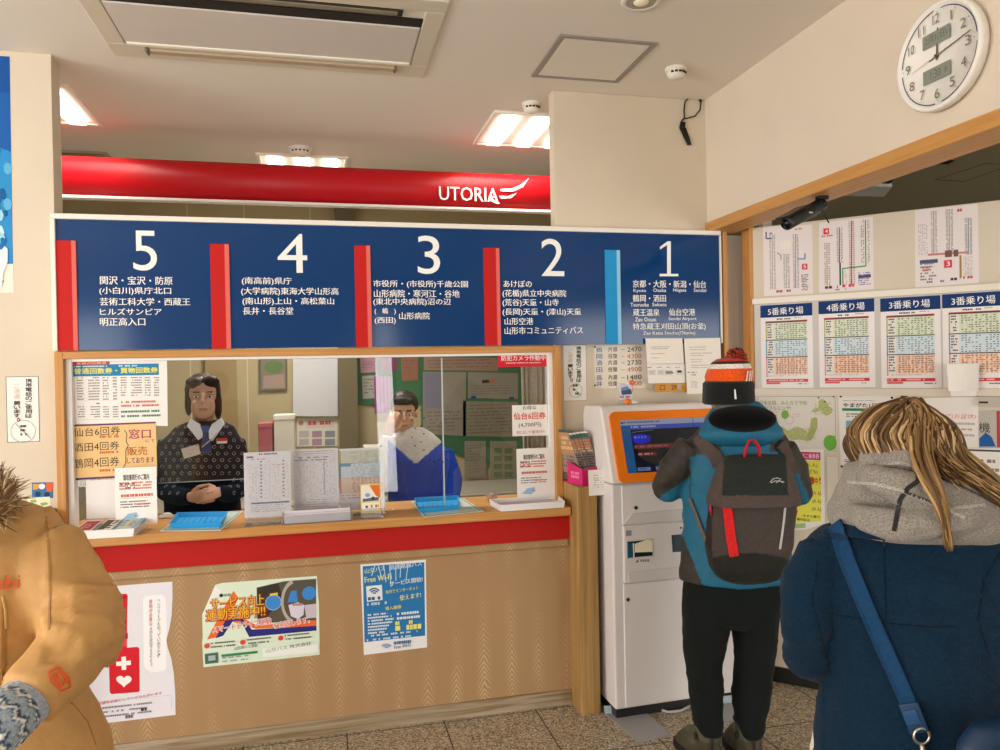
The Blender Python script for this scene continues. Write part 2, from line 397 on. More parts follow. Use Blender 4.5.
hb = 2.335
b = MB(); b.box((XH, -2.9, hb), (XH + 0.13, YW + 0.02, ZC), 'e0d3c1'); struct('wall_right', b, 'wall')      # header over the wide opening
b = MB(); b.box((XH - 0.012, -2.9, hb - 0.052), (XH + 0.145, YW + 0.0, hb), bev=0.004); struct('trim_1', b, 'oakY')
x0, x1 = onY(719.6, 300, 3.5).x, onY(723.9, 300, 3.5).x
b = MB(); b.box((x0, 3.46, 0), (x1, 3.53, hb - 0.052), bev=0.002); struct('trim_2', b, 'oakZ')
x0, x1 = onY(746.8, 300, 3.46).x, onY(751.8, 300, 3.46).x
b = MB(); b.box((x0, 3.43, 0), (x1, 3.50, hb - 0.052 + 0.03), bev=0.002); struct('trim_3', b, 'oakZ')
zt = onY(735, 235.5, 3.56).z
b = MB(); b.box((1.96, 3.56, 0), (2.36, 3.60, zt), 'ded3c4'); struct('wall_recess', b, 'wall')
# the diagonal partition with the bus maps
zp = onA(770, 226).z
L = 3.1
c = A0 - AD * 0.02
b = MB(); b.prism([c, c + AD * L, c + AD * L + AN * 0.06, c + AN * 0.06], (0, 0, zp), 'd8ccba'); struct('wall_partition', b, 'wall')
b = MB(); q = A0 - AN * 0.012; b.prism([q, q + AD * L, q + AD * L + AN * 0.012, q + AN * 0.012], (0, 0, 0.075), '1d1916'); struct('baseboard_right', b, 'satin')
# post of the partition seen above its top edge
p0 = onA(763, 215, -0.08); b = MB(); b.box((p0.x, p0.y, zp - 0.4), (p0.x + 0.05, p0.y + 0.04, ZC), 'e6dccb'); struct('wall_partition_post', b, 'wall')
# far sides of the office, the waiting room and the lobby
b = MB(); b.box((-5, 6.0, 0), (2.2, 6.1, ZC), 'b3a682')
for x_ in (187, 244, 310): q = onY(x_, 215, 6.0); b.box((q.x - .004, 5.997, 0), (q.x + .004, 6.0, ZC), 'd0c6ae')
struct('wall_office_back', b, 'wall')
b = MB(); y0, y1 = SIDE
for q in ((-2.9, y0, 0, ZC), (y1, 9, 0, ZC), (y0, y1, 0, .9), (y0, y1, 2.4, ZC)): b.box((-5.1, q[0], q[2]), (-5, q[1], q[3]), WALL)
struct('wall_lobby_left', b, 'wall')
b = MB(); t = .05
for q in ((y0, y0 + t, .9, 2.4), (y1 - t, y1, .9, 2.4), (y0, y1, .9, .95), (y0, y1, 2.35, 2.4)): b.box((-5.07, q[0], q[2]), (-5.03, q[1], q[3]), '8c8f92')
f = struct('window_6', b, 'satin'); b = MB(); b.box((-5.052, y0, .9), (-5.048, y1, 2.4)); b.build('pane', 'glass', f)  # frame and pane of the window added for side light
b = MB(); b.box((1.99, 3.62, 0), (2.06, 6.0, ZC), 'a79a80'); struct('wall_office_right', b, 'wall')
b = MB(); b.box((2.06, 8.0, 0), (6.5, 8.1, ZC), '8d8266'); struct('wall_waiting_back', b, 'wall')
b = MB(); b.box((6.4, -2.9, 0), (6.5, 8.1, ZC), 'bfb29a'); struct('wall_waiting_right', b, 'wall')
# street side, behind the camera: piers between tall windows
b = MB()
for xa, xb in ((-5, -4.9), (-2.2, 0.63), (0.95, 3.1), (6.3, 6.5)): b.box((xa, -2.9, 0), (xb, -2.78, 2.45), WALL)
b.box((-5, -2.9, 2.45), (6.5, -2.78, ZC), WALL); struct('wall_street', b, 'wall')
for i, (xa, xb) in enumerate(OPEN):
    b = MB(); t = 0.05
    for q in ((xa, 0, xa + t, 2.45), (xb - t, 0, xb, 2.45), (xa, 0, xb, 0.09), (xa, 2.4, xb, 2.45), (xa, 0.95, xb, 1.0)): b.box((q[0], -2.86, q[1]), (q[2], -2.82, q[3]), '8c8f92')
    f = struct('window_%d' % (i + 2), b, 'satin')
    b = MB(); b.box((xa, -2.842, 0), (xb, -2.838, 2.45)); b.build('pane', 'glass', f)
b = MB(); b.box((-9, -9, -0.12), (9, -2.9, -0.02), 'e4e7ea'); struct('street_pavement', b, 'matte')

# ticket window: oak surround, white inner frame, sliding panes
zw0 = 0.955
wx0, wx1, wz1 = -1.085, 1.128, 1.712
win = thing('window_1', (0, 3.52, zw0), None, None); win['kind'] = 'structure'
b = MB(); w_ = 0.034
b.box((wx0, 3.475, zw0), (wx0 + w_, 3.53, wz1), bev=0.002).box((wx1 - w_, 3.475, zw0), (wx1, 3.53, wz1), bev=0.002); b.build('frame', 'oakZ', win)
b = MB(); b.box((wx0 + w_, 3.475, wz1 - 0.031), (wx1 - w_, 3.53, wz1), bev=0.002); b.build('frame', 'oakX', win)
b = MB(); a0, a1 = wx0 + w_, wx1 - w_
b.box((a0, 3.50, zw0), (a0 + 0.024, 3.56, wz1 - 0.031), 'f1f0ee', 0.002).box((a1 - 0.024, 3.50, zw0), (a1, 3.56, wz1 - 0.031), 'f1f0ee', 0.002)
b.box((a0 + .0242, 3.50, wz1 - 0.043), (a1 - .0242, 3.56, wz1 - 0.031), 'f6f5f2', 0.002); b.build('inner_frame', 'satin', win)
XJ = [a0 + 0.02, onY(246, 400, 3.53).x, onY(442.5, 400, 3.53).x, a1 - 0.02]
zb = [onY(200, 481, 3.53).z, zw0 + 0.002, zw0 + 0.06]
for i in range(3):
    b = MB(); b.box((XJ[i], 3.525 + (0.012 if i == 1 else 0), zb[i]), (XJ[i + 1], 3.530 + (0.012 if i == 1 else 0), wz1 - 0.04)); b.build('pane', 'glass', win)
b = MB()
b.box((XJ[2] - 0.002, 3.521, zw0), (XJ[2] + 0.002, 3.545, wz1 - 0.05), 'c2caca')
b.box((onY(158.5, 481, 3.53).x, 3.522, zb[0] - 0.0015), (XJ[1], 3.533, zb[0] + 0.001), '8a9494'); b.build('pane_edge', 'satin', win)
b = MB()
for (px_, y0, y1, n) in ((412, 402, 446, 6), (421, 410, 450, 6)):
    for i in range(n):
        c = onY(px_ + (i % 2) * 3, y0 + (y1 - y0) * i / (n - 1), 3.524); b.cyl(c, c + Vector((0, 0.003, 0)), 0.0035, '2a2a2a', 8)
for i in range(7):
    c = onY(430 + i * 4.4, 460 + (2 if i % 2 else 0), 3.524); b.cyl(c, c + Vector((0, 0.003, 0)), 0.0035, '2a2a2a', 8)
b.build('speaking_hole', 'matte', win)['kind'] = 'stuff'

# ================================================================== THE COUNTER
CT = 0.953; CF = 3.345
cnt = thing('ticket_counter', (0, 3.41, 0), 'long ticket counter with brown laminate front and bright red band', 'counter')
b = MB(); b.box((-1.083, CF, CT - 0.042), (1.1235, 3.78, CT), bev=0.006); b.build('countertop', 'oakX', cnt)
b = MB(); b.box((-1.099, 3.388, 0.795), (1.128, 3.43, CT - 0.042), 'b5130f'); b.build('red_band', 'matte', cnt)
b = MB(); b.box((-1.099, 3.398, 0.755), (1.128, 3.43, 0.795), bev=0.008, seg=3); b.build('molding', 'panel', cnt)
b = MB(); b.box((-1.099, 3.412, 0.07), (1.128, 3.44, 0.757)); b.build('front_panel', 'panel', cnt)
b = MB(); b.box((-1.099, 3.400, 0.0), (1.128, 3.44, 0.072), bev=0.003); b.build('skirting', 'skirt', cnt)
b = MB(); b.box((-1.083, 3.44, 0.0), (1.1235, 3.5, CT - 0.05), '6b5a45').box((-1.083, 3.64, 0.0), (1.1235, 3.66, CT - 0.05), '6b5a45'); b.build('carcass', 'matte', cnt)
for xa, xb in ((1.1285, 1.226), (-1.2, -1.1005)):
    b = MB(); b.box((xa, 3.275, 0), (xb, 3.515, 1.055), bev=0.005); b.build('end_post', 'post', cnt)

# ================================================================== THE BIG BLUE DESTINATION BOARD
SY = 3.462
sgn = thing('destination_board', (0.45, 3.49, 1.72), 'long blue destination board numbered five to one above the ticket window', 'sign')
sx0, sx1, sz0, sz1 = onY(50.5, 214, SY).x, onY(720, 233, SY).x, 1.7145, onY(50, 213.5, SY).z
b = MB(); b.box((sx0 + .01, SY, sz0 + .002), (sx1 - .003, 3.519, sz1 - 0.012), '00386f'); b.build('face', 'gloss', sgn)
b = MB(); t = 0.018
b.box((sx0, SY - 0.012, sz0), (sx0 + t, 3.519, sz1 - t - .0045), 'ece7dd', 0.002).box((sx0, SY - 0.012, sz1 - t - .004), (sx1, 3.519, sz1), 'ece7dd', 0.003).box((sx1 - 0.007, SY - 0.012, sz0), (sx1, 3.519, sz1 - t - .0045), 'ece7dd', 0.002); b.build('frame', 'satin', sgn)
def sg(name, fn, mat='satin'):
    p = Pr(('Y', SY), 0.0, 0.0012); fn(p); return p.done(name, None, None, None, sgn, mat)
def zx(a, s=2.941, ox=50, oy=210): return ox + a[0] / s, oy + a[1] / s
for (xa, xb, xc, yt) in ((57, 71.5, 76, 240.5), (210, 224.5, 229, 244), (354, 366, 370, 245.5), (483, 495.5, 499, 248)):
    b = MB(); A = onY(xa, yt, SY); B = onY(xb, yt, SY); D = onY(xc, yt, SY)
    if xa == 57: A.x = sx0 + t
    b.box((A.x, SY - 0.006, sz0 + 0.001), (B.x, SY + 0.01, A.z), 'c11713').box((B.x, SY - 0.006, sz0 + 0.001), (D.x, SY + 0.01, A.z), 'dc6a60'); b.build('divider', 'matte', sgn)
A = onY(604.3, 250, SY); B = onY(616, 250, SY); D = onY(619.5, 250, SY)
b = MB(); b.box((A.x, SY - 0.006, sz0 + 0.001), (B.x, SY + 0.01, A.z), '1f93d0').box((B.x, SY - 0.006, sz0 + 0.001), (D.x, SY + 0.01, A.z), '8fc8e6'); b.build('divider', 'matte', sgn)
WH = 'f4f3ee'
def bay(num, box, lines):
    def fn(p):
        if num == '1':
            x0, y0, x1, y1 = box; f = lambda u, v: (x0 + (x1 - x0) * u, y0 + (y1 - y0) * v)
            p.poly([f(.0, .93), f(1, .93), f(1, 1), f(0, 1)], WH); p.poly([f(.40, .03), f(.60, .0), f(.60, .94), f(.40, .94)], WH); p.poly([f(.02, .16), f(.42, .0), f(.60, .0), f(.60, .04), f(.42, .10), f(.02, .235)], WH)
        else: p.text(num, *box, WH)
        for ln in lines: p.text(ln[0], ln[1], ln[2], ln[3], ln[4], WH, bold=0.018)
    sg('lettering', fn)
Z4 = lambda x, y: (50 + x / 2.941, 210 + y / 2.941)
Z5 = lambda x, y: (380 + x / 2.941, 210 + y / 2.941)
def ln(t, x0, y0, x1, y1, z): return (t,) + z(x0, y0) + z(x1, y1)
bay('5', Z4(243, 60) + Z4(313, 178), [ln('関沢・宝沢・防原', 147, 194, 360, 219, Z4), ln('(小白川)県庁北口', 145, 226, 356, 250, Z4), ln('芸術工科大学・西蔵王', 147, 258, 412, 281, Z4), ln('ヒルズサンピア', 147, 289, 328, 309, Z4), ln('明正高入口', 147, 317, 280, 341, Z4)])
bay('4', Z4(668, 69) + Z4(755, 184), [ln('(南高前)県庁', 564, 197, 710, 221, Z4), ln('(大学病院)東海大学山形高', 562, 227, 848, 252, Z4), ln('(南山形)上山・高松葉山', 566, 257, 835, 281, Z4), ln('長井・長谷堂', 567, 286, 715, 308, Z4)])
bay('3', Z5(109, 75) + Z5(175, 188), [ln('市役所・(市役所)千歳公園', -20, 206, 258, 229, Z5), ln('山形病院・寒河江・谷地', -18, 234, 233, 257, Z5), ln('(東北中央病院)沼の辺', -20, 259, 208, 282, Z5), ln('(　嶋　)', -16, 288, 46, 308, Z5), ln('(西田)', -16, 316, 46, 336, Z5), ln('山形病院', 56, 301, 146, 322, Z5)])
bay('2', Z5(473, 84) + Z5(540, 194), [ln('あけぼの', 363, 207, 446, 227, Z5), ln('(花楯)県立中央病院', 360, 234, 547, 258, Z5), ln('(荒谷)天童・山寺', 360, 261, 525, 285, Z5), ln('(長岡)天童・(漆山)天童', 360, 289, 591, 312, Z5), ln('山形空港', 366, 317, 450, 338, Z5), ln('山形市コミュニティバス', 366, 344, 596, 366, Z5)])
bay('1', Z5(822, 92) + Z5(877, 195), [ln('京都・大阪・新潟・仙台', 743, 206, 958, 228, Z5), ln('Kyoto', 745, 232, 782, 244, Z5), ln('Osaka', 803, 231, 841, 241, Z5), ln('Niigata', 862, 231, 900, 243, Z5), ln('Sendai', 922, 231, 959, 241, Z5), ln('鶴岡・酒田', 743, 249, 840, 270, Z5), ln('Tsuruoka', 736, 273, 790, 284, Z5), ln('Sakata', 800, 273, 842, 283, Z5), ln('蔵王温泉', 744, 291, 821, 312, Z5), ln('仙台空港', 849, 290, 926, 311, Z5), ln('Zao Onsen', 750, 316, 811, 328, Z5), ln('Sendai Airport', 848, 315, 930, 327, Z5), ln('特急蔵王刈田山頂(お釜)', 743, 333, 957, 355, Z5), ln('Zao Katta Sancho(Okama)', 773, 357, 926, 370, Z5)])

# ================================================================== RED FASCIA IN THE OFFICE
FY = 4.5
fx0, fx1 = -1.75, 1.93
fz1, fz0 = onY(300, 167, FY).z, onY(300, 203, FY).z
fas = thing('fascia_sign', (0.1, FY, fz0), 'long red fascia with white lettering hung under the office ceiling', 'sign')
b = MB(); h = fz1 - fz0; prof = [(0.0, fz0), (-0.035, fz0 + .12 * h), (-0.06, fz0 + .32 * h), (-0.07, fz0 + .55 * h), (-0.06, fz0 + .8 * h), (-0.03, fz1), (0.03, fz1), (0.03, fz0)]
b.prism([(fx0, FY + y, z) for y, z in prof], (fx1 - fx0, 0, 0), 'bd0f1a', smooth=True); b.build('band', 'satin', fas)
b = MB(); b.box((fx0, FY - 0.03, fz0 - 0.016), (fx1, FY + 0.03, fz0), 'f3efe8', 0.003); b.build('lower_lip', 'satin', fas)
for x in (-1.5, 1.75): b = MB(); b.cyl((x, FY, fz1), (x, FY, ZC), 0.006, 'cccccc', 8); b.build('hanger', 'metal', fas)
FT = FY - 0.0725
p = Pr(('Y', FT), 0, 0.0)
p.text('UTORIA', 439, 186, 498, 200, WH, bold=0.012)
p.poly([(489, 195.5), (494, 200), (500, 203.3), (497.5, 204.2), (490, 200.5)], WH)
p.poly([(500, 189), (512, 188.5), (521, 184.5), (529, 178), (523, 187), (513, 191.5), (501, 191.2)], WH)
p.poly([(499, 195.8), (508, 196.2), (517, 193), (511, 198), (501, 198.6)], WH)
p.done('lettering', None, None, None, fas, 'satin')

# ================================================================== CEILING THINGS
def zc(x, y, d=0.0): v = onZ(x, y, ZC); return Vector((v.x, v.y, ZC - d))
ac = thing('air_conditioner', (-0.17, 3.1, ZC), 'large ceiling cassette air conditioner above the blue board', 'air conditioner')
ax0, ax1, ay0, ay1 = -0.825, 0.485, 2.735, 3.463
b = MB(); t = 0.09
b.box((ax0, ay0, ZC - 0.010), (ax1, ay0 + t, ZC), 'd8cfbd', 0.006).box((ax0, ay1 - 0.135, ZC - 0.010), (ax1, ay1, ZC), 'd8cfbd', 0.006)
b.box((ax0, ay0 + t, ZC - 0.010), (ax0 + 0.075, ay1 - .135, ZC), 'd8cfbd', 0.004).box((ax1 - 0.075, ay0 + t, ZC - 0.010), (ax1, ay1 - .135, ZC), 'd8cfbd', 0.004); b.build('frame', 'satin', ac)
b = MB(); b.box((ax0 + 0.08, 2.965, ZC - 0.012), (ax1 - 0.08, 3.315, ZC - 0.004), 'd8d0c8', 0.003).box((ax0 + .083, 3.298, ZC - 0.018), (ax1 - .083, 3.325, ZC - 0.004), 'efe7d8', 0.006); b.build('grille', 'satin', ac)
b = MB(); b.box((ax0 + 0.075, 2.90, ZC - 0.006), (ax1 - 0.075, 2.966, ZC - 0.001), '2b261f').box((ax0 + 0.15, 2.83, ZC - 0.012), (ax1 - 0.16, 2.875, ZC - 0.004), '3a342a'); b.build('intake', 'matte', ac)
b = MB(); b.box((ax0 + 0.17, 2.838, ZC - 0.016), (ax1 - 0.18, 2.866, ZC - 0.006), '877d69', 0.003); b.build('louver', 'satin', ac)
b = MB(); b.box((ax0 + 0.16, 3.350, ZC - 0.022), (ax1 - 0.14, 3.388, ZC - 0.010), 'b9a48c', 0.003); b.build('louver', 'satin', ac)
for x in (ax0 + 0.155, ax1 - 0.135):
    b = MB(); b.box((x - .012, 3.343, ZC - 0.025), (x, 3.395, ZC - 0.010), '7c705c', 0.003); b.build('louver_pivot', 'satin', ac)
hat_ = thing('access_hatch', (1.19, 3.15, ZC), 'square ceiling access hatch with grey rim', 'hatch')
b = MB(); hx0, hx1, hy0, hy1 = 0.973, 1.405, 2.926, 3.368; t = 0.022
b.box((hx0, hy0, ZC - 0.006), (hx1, hy0 + t, ZC), '9c948b').box((hx0, hy1 - t, ZC - 0.006), (hx1, hy1, ZC), '9c948b').box((hx0, hy0 + t, ZC - 0.006), (hx0 + t, hy1 - t, ZC), '9c948b').box((hx1 - t, hy0 + t, ZC - 0.006), (hx1, hy1 - t, ZC), '9c948b'); b.build('rim', 'satin', hat_)
b = MB(); b.box((hx0 + t + .004, hy0 + t + .004, ZC - 0.005), (hx1 - t - .004, hy1 - t - .004, ZC), CEIL); b.build('lid', 'matte', hat_)
def ringmesh(c, r0, r1, h, col, n=32):
    b = MB(); c = Vector(c); pr = [(r1, 0), (r1, -h * .5), (r1 * .96, -h), (r0 * 1.06, -h), (r0, -h * .7), (r0, 0)]
    rs = [[b.bm.verts.new(c + Vector((r * math.cos(2 * PI * i / n), r * math.sin(2 * PI * i / n), z))) for i in range(n)] for r, z in pr]
    for k in range(len(rs)):
        A_, B_ = rs[k], rs[(k + 1) % len(rs)]
        for i in range(n): b.bm.faces.new((A_[i], A_[(i + 1) % n], B_[(i + 1) % n], B_[i]))
    b._paint(col, True); return b
dl = thing('downlight', (1.185, 2.605, ZC), 'round chrome recessed downlight at the top of the lobby ceiling', 'light')
ringmesh((1.185, 2.605, ZC), 0.055, 0.075, 0.008, 'e9e4da').build('trim_ring', 'satin', dl)
ringmesh((1.185, 2.605, ZC - 0.001), 0.03, 0.055, 0.006, 'b8b4ac').build('reflector', 'metal', dl)
b = MB(); b.ball((1.185, 2.605, ZC - 0.004), (0.03, 0.03, 0.012), 'fff4dc'); b.build('bulb', 'satin', dl)
def detector(c, r, label):
    c = Vector(c); d = thing('smoke_detector', c, label, 'smoke detector')
    b = MB(); b.cyl(c, c - Vector((0, 0, .014)), r, 'efe9de', 28); b.build('base_plate', 'satin', d)
    b = MB(); b.loft([(c - Vector((0, 0, .014)), (r * .86, 0, 0), (0, r * .86, 0)), (c - Vector((0, 0, .035)), (r * .8, 0, 0), (0, r * .8, 0)), (c - Vector((0, 0, .048)), (r * .5, 0, 0), (0, r * .5, 0)), (c - Vector((0, 0, .05)), (r * .2, 0, 0), (0, r * .2, 0))], 'efe9de', 28); b.build('cover', 'satin', d)
    b = MB()
    for k in range(5):
        a = -PI / 2 + (k - 2) * 0.42; v = Vector((math.cos(a), math.sin(a), 0)); b.box(c + v * r * .83 + Vector((-.006, -.004, -.03)), c + v * r * .83 + Vector((.006, .004, -.022)), '2b2822')
    b.build('vent', 'matte', d)
detector((1.605, 3.165, ZC), 0.05, 'round white smoke detector on the ceiling near the clock wall')
detector((-0.10, 4.70, ZC), 0.068, 'round white heat detector on the ceiling above the red fascia')
detector((1.075, 3.72, ZC), 0.05, 'small round detector half hidden behind the right pier by an office light')
def ceiling_light(x0, y0, x1, y1, label, power, tubes_along='y'):
    c = Vector(((x0 + x1) / 2, (y0 + y1) / 2, ZC)); t = thing('ceiling_light', c, label, 'light', 'fluorescent ceiling lights in the office')
    b = MB(); w = 0.02
    b.box((x0, y0, ZC - .012), (x1, y0 + w, ZC + .0), 'f5f1e6').box((x0, y1 - w, ZC - .012), (x1, y1, ZC), 'f5f1e6').box((x0, y0 + w, ZC - .012), (x0 + w, y1 - w, ZC), 'f5f1e6').box((x1 - w, y0 + w, ZC - .012), (x1, y1 - w, ZC), 'f5f1e6'); b.build('frame', 'satin', t)
    b = MB(); b.box((x0 + w, y0 + w, ZC - .004), (x1 - w, y1 - w, ZC - .001), 'fbf7ea'); b.build('reflector', 'satin', t)
    for k in range(3):
        b = MB(); f = (k + .5) / 3
        b.box((x0 + w + (x1 - x0 - 2 * w) * f - .045, y0 + .05, ZC - .028), (x0 + w + (x1 - x0 - 2 * w) * f + .045, y1 - .05, ZC - .005), bev=.012); b.build('fluorescent_tube', 'tube', t)
    area('light_of_panel', (c.x, c.y, ZC - .04), (0, 0, -1), x1 - x0, y1 - y0, power, (1, .95, .86), 140)
ceiling_light(-1.68, 3.86, -1.12, 4.44, 'square fluorescent ceiling light beside the left pier', 11)
ceiling_light(-0.37, 4.84, 0.19, 5.42, 'fluorescent ceiling light beyond the middle of the red fascia', 32)
ceiling_light(0.91, 3.85, 1.49, 4.43, 'fluorescent ceiling light with three tubes beside the right pier', 11)
# air vent, far left of the office ceiling
b = MB(); v0, v1 = zc(62, 152), zc(110, 155); b.box((-1.62, v0.y - .05, ZC - .012), (v1.x, v0.y + .16, ZC), 'b7ad97', .003)
for k in range(6): b.box((-1.6, v0.y - .03 + k * .03, ZC - .014), (v1.x - .02, v0.y - .02 + k * .03, ZC - .01), '80765f')
tag(b.build('ceiling_vent', 'satin'), 'flat ceiling air vent above the left end of the red fascia', 'vent')
# waiting-room ceiling: slots, a hatch outline and a light panel
def rquad(name, pts, col, label, cat, mat='matte', d=.01):
    b = MB(); b.prism([zc(*q) for q in pts], (0, 0, -d), col); return tag(b.build(name, mat), label, cat)
rquad('ceiling_slot', [(917, 161.5), (927, 158), (954, 159.5), (948, 163)], '1b170e', 'dark slot in the waiting room ceiling under the clock', 'vent')
rquad('ceiling_slot', [(865, 181), (871, 178.5), (893, 179.5), (889, 182.5)], '221d12', 'dark slot in the waiting room ceiling above the camera', 'vent')
def tubes_line(pts, name, label, cat, col='403a26', r=.006):
    b = MB(); q = [zc(*p_) for p_ in pts]
    for a_, b_ in zip(q, q[1:]): b.tube([a_, b_], r, col, 6)
    return tag(b.build(name, 'matte'), label, cat)
tubes_line([(935, 179), (985, 163), (1012, 164), (964, 181), (935, 179)], 'ceiling_hatch', 'thin dark outline of a ceiling hatch in the waiting room', 'hatch')
q = [zc(838, 192), zc(884, 193), zc(892, 183), zc(852, 181)]
wl = thing('ceiling_light', sum(q, Vector()) / 4, 'pale unlit light panel on the waiting room ceiling behind the security camera', 'light')
b = MB(); b.prism(q, (0, 0, -.03), 'efece4'); b.build('diffuser', 'satin', wl)
q2 = [zc(980, 141), zc(1004, 132), zc(1004, 130), zc(974, 141)]
wl = thing('ceiling_light', sum(q2, Vector()) / 4, 'bright strip light on the waiting room ceiling at the right edge below the clock', 'light')
b = MB(); b.prism([zc(978, 141.5, .004), zc(1004, 132.5, .004), zc(1004, 126, .004), zc(972, 137, .004)], (0, 0, -.03)); b.build('diffuser', 'tube', wl)

# loose cable hanging at the corner of the ceiling
cy = YW - 0.008
b = MB(); P_ = lambda x, y: onY(x, y, cy)
b.tube([P_(698.5, 94), P_(699, 97), P_(701, 102)], [.004, .008, .006], '17150f', 8)
b.tube([P_(701, 102), P_(700, 110), P_(695, 116), P_(688, 118), P_(683, 119), P_(681, 122)], .0035, '2a241c', 6)
b.tube([P_(689, 97.5), P_(685, 102), P_(684, 110), P_(684.5, 118), P_(681, 122), P_(680, 127), P_(684, 135), P_(690, 144)], .0035, '2a241c', 6)
for k in range(4): b.tube([P_(682 + k, 122), P_(680 + 1.5 * k, 128), P_(684 + 1.6 * k, 137), P_(688 + k, 145), P_(686 + k, 138), P_(682.5 + k, 128)], .0032, '17150f', 6)
tag(b.build('cable', 'satin'), 'black cable tied in a loop hanging at the wall corner', 'cable')

# ================================================================== WALL CLOCK
cc = onX(937, 56, XH - .04); cc.x = XH; CR = 0.168
clk = thing('wall_clock', cc, 'round white wall clock with two grey digital displays', 'clock')
def xr(x, r): return (Vector((x, cc.y, cc.z)), Vector((0, -r, 0)), Vector((0, 0, r)))
b = MB(); b.loft([xr(XH - .001, CR * .93), xr(XH - .02, CR), xr(XH - .036, CR), xr(XH - .045, CR * .975), xr(XH - .045, CR * .93), xr(XH - .036, CR * .915)], 'f4f1ea', 64); b.build('case', 'satin', clk)
cx = XH - .0365
def cl(u, v): return (u, v)
p = Pr(('F', (Vector((cx, cc.y, cc.z)), Vector((0, -1, 0)), Vector((0, 0, 1)), Vector((-1, 0, 0)))), 0, 0.0); p.fm(-1, 1, 1, -1)
p.fm(-CR, CR, CR, -CR)
Dc = lambda a, r: (.5 + r * math.sin(a) / 2, .5 - r * math.cos(a) / 2)
for k in range(72):
    a0_, a1_ = 2 * PI * k / 72, 2 * PI * (k + 1) / 72
    if min(abs((a0_ + .043) % (PI / 2)), abs(PI / 2 - (a0_ + .043) % (PI / 2))) < .07: continue
    p.poly([Dc(a0_, .885), Dc(a1_, .885), Dc(a1_, .865), Dc(a0_, .865)], '4a4460')
for k in range(60): p.disc(*Dc(2 * PI * k / 60, .83), .0009 if k % 5 else .0018, '888070', 6)
for k in range(1, 13):
    x, y = Dc(2 * PI * k / 12, .70); hw = (.012 if k == 1 else .045) if k < 10 else .06
    p.text(str(k), x - hw * .62, y - .044, x + hw * .62, y + .044, '7f7968')
p.rect(.34, .262, .66, .39, '8d9186'); p.text('2月1(日)', .37, .285, .63, .366, '5d6259')
p.rect(.34, .595, .66, .725, '8d9186'); p.text('1:30', .43, .62, .55, .70, '5d6259'); p.text('水', .585, .628, .635, .695, '5d6259')
p.dash(.46, .19, .54, .205, 1, 'a09a8a', 3)
p.done('dial', None, None, None, clk, 'paper')
def hand(name, ang, ln_, w, back, x, col):
    b = MB(); d = Vector((0, -math.sin(ang), math.cos(ang))); s_ = Vector((0, -math.cos(ang), -math.sin(ang))); o_ = Vector((x, cc.y, cc.z))
    b.prism([o_ - d * back + s_ * w, o_ + d * ln_ + s_ * w * .5, o_ + d * ln_ - s_ * w * .5, o_ - d * back - s_ * w], (-.0012, 0, 0), col); b.build(name, 'satin', clk)
hand('hour_hand', math.radians(3), CR * .52, .0035, .012, cx - .004, '5b5648')
hand('minute_hand', math.radians(79), CR * .78, .0022, .03, cx - .006, '4d4838')
hand('second_hand', math.radians(259), CR * .6, .0010, .03, cx - .008, 'c0a078')
b = MB(); b.cyl((cx, cc.y, cc.z), (cx - .011, cc.y, cc.z), .005, '5b5648', 14); b.build('hub', 'satin', clk)

# ================================================================== SECURITY CAMERA under the header
cm0 = onX(822, 193, XH + .06); cm0.z = hb - .052
sc_ = thing('security_camera', cm0, 'black bullet security camera under the oak header', 'camera')
dd = (F * cm0.dot(F) - F * CAMPOS.dot(F)).length
dep = (cm0 - CAMPOS).dot(F)
G = lambda x, y, k=0: Q(x, y, dep + k)
b = MB(); b.cyl(cm0, cm0 - Vector((0, 0, .012)), .026, '1c1c1c', 20); b.build('mount', 'satin', sc_)
b = MB(); b.tube([cm0 - Vector((0, 0, .01)), G(823, 203), G(819, 206)], .008, '1c1c1c', 10).ball(G(823, 204), .012, '1c1c1c'); b.build('arm', 'satin', sc_)
a_, b_ = G(786, 224, -.10), G(822, 204, .03); ax = (b_ - a_).normalized()
b = MB(); b.tube([a_, a_ + ax * .004, b_ - ax * .004, b_], [.024, .027, .027, .02], '2b2d2c', 20); b.build('housing', 'satin', sc_)
b = MB(); up_ = Vector((0, 0, 1)); sd = ax.cross(up_).normalized(); up2 = sd.cross(ax).normalized()
q = a_ - ax * .018 + up2 * .028
b.hexa([q - sd * .03, q + sd * .03, q + sd * .03 + ax * .15, q - sd * .03 + ax * .15, q - sd * .026 + up2 * .006, q + sd * .026 + up2 * .006, q + sd * .026 + up2 * .006 + ax * .15, q - sd * .026 + up2 * .006 + ax * .15], '232524'); b.build('sun_shield', 'satin', sc_)
b = MB(); b.cyl(a_ - ax * .001, a_ - ax * .006, .02, '0b0b0d', 20); b.build('lens', 'gloss', sc_)
b = MB(); q = (a_ + b_) / 2 - sd * .0275 * (1 if sd.dot(F) > 0 else -1); b.ball(q, (.012, .004, .004), 'b8b8b8', 10, 6); b.build('badge', 'satin', sc_)
b = MB(); b.tube([G(821, 205), G(823, 212), G(829, 223)], .003, '1c1c1c', 6); b.build('cable', 'satin', sc_)
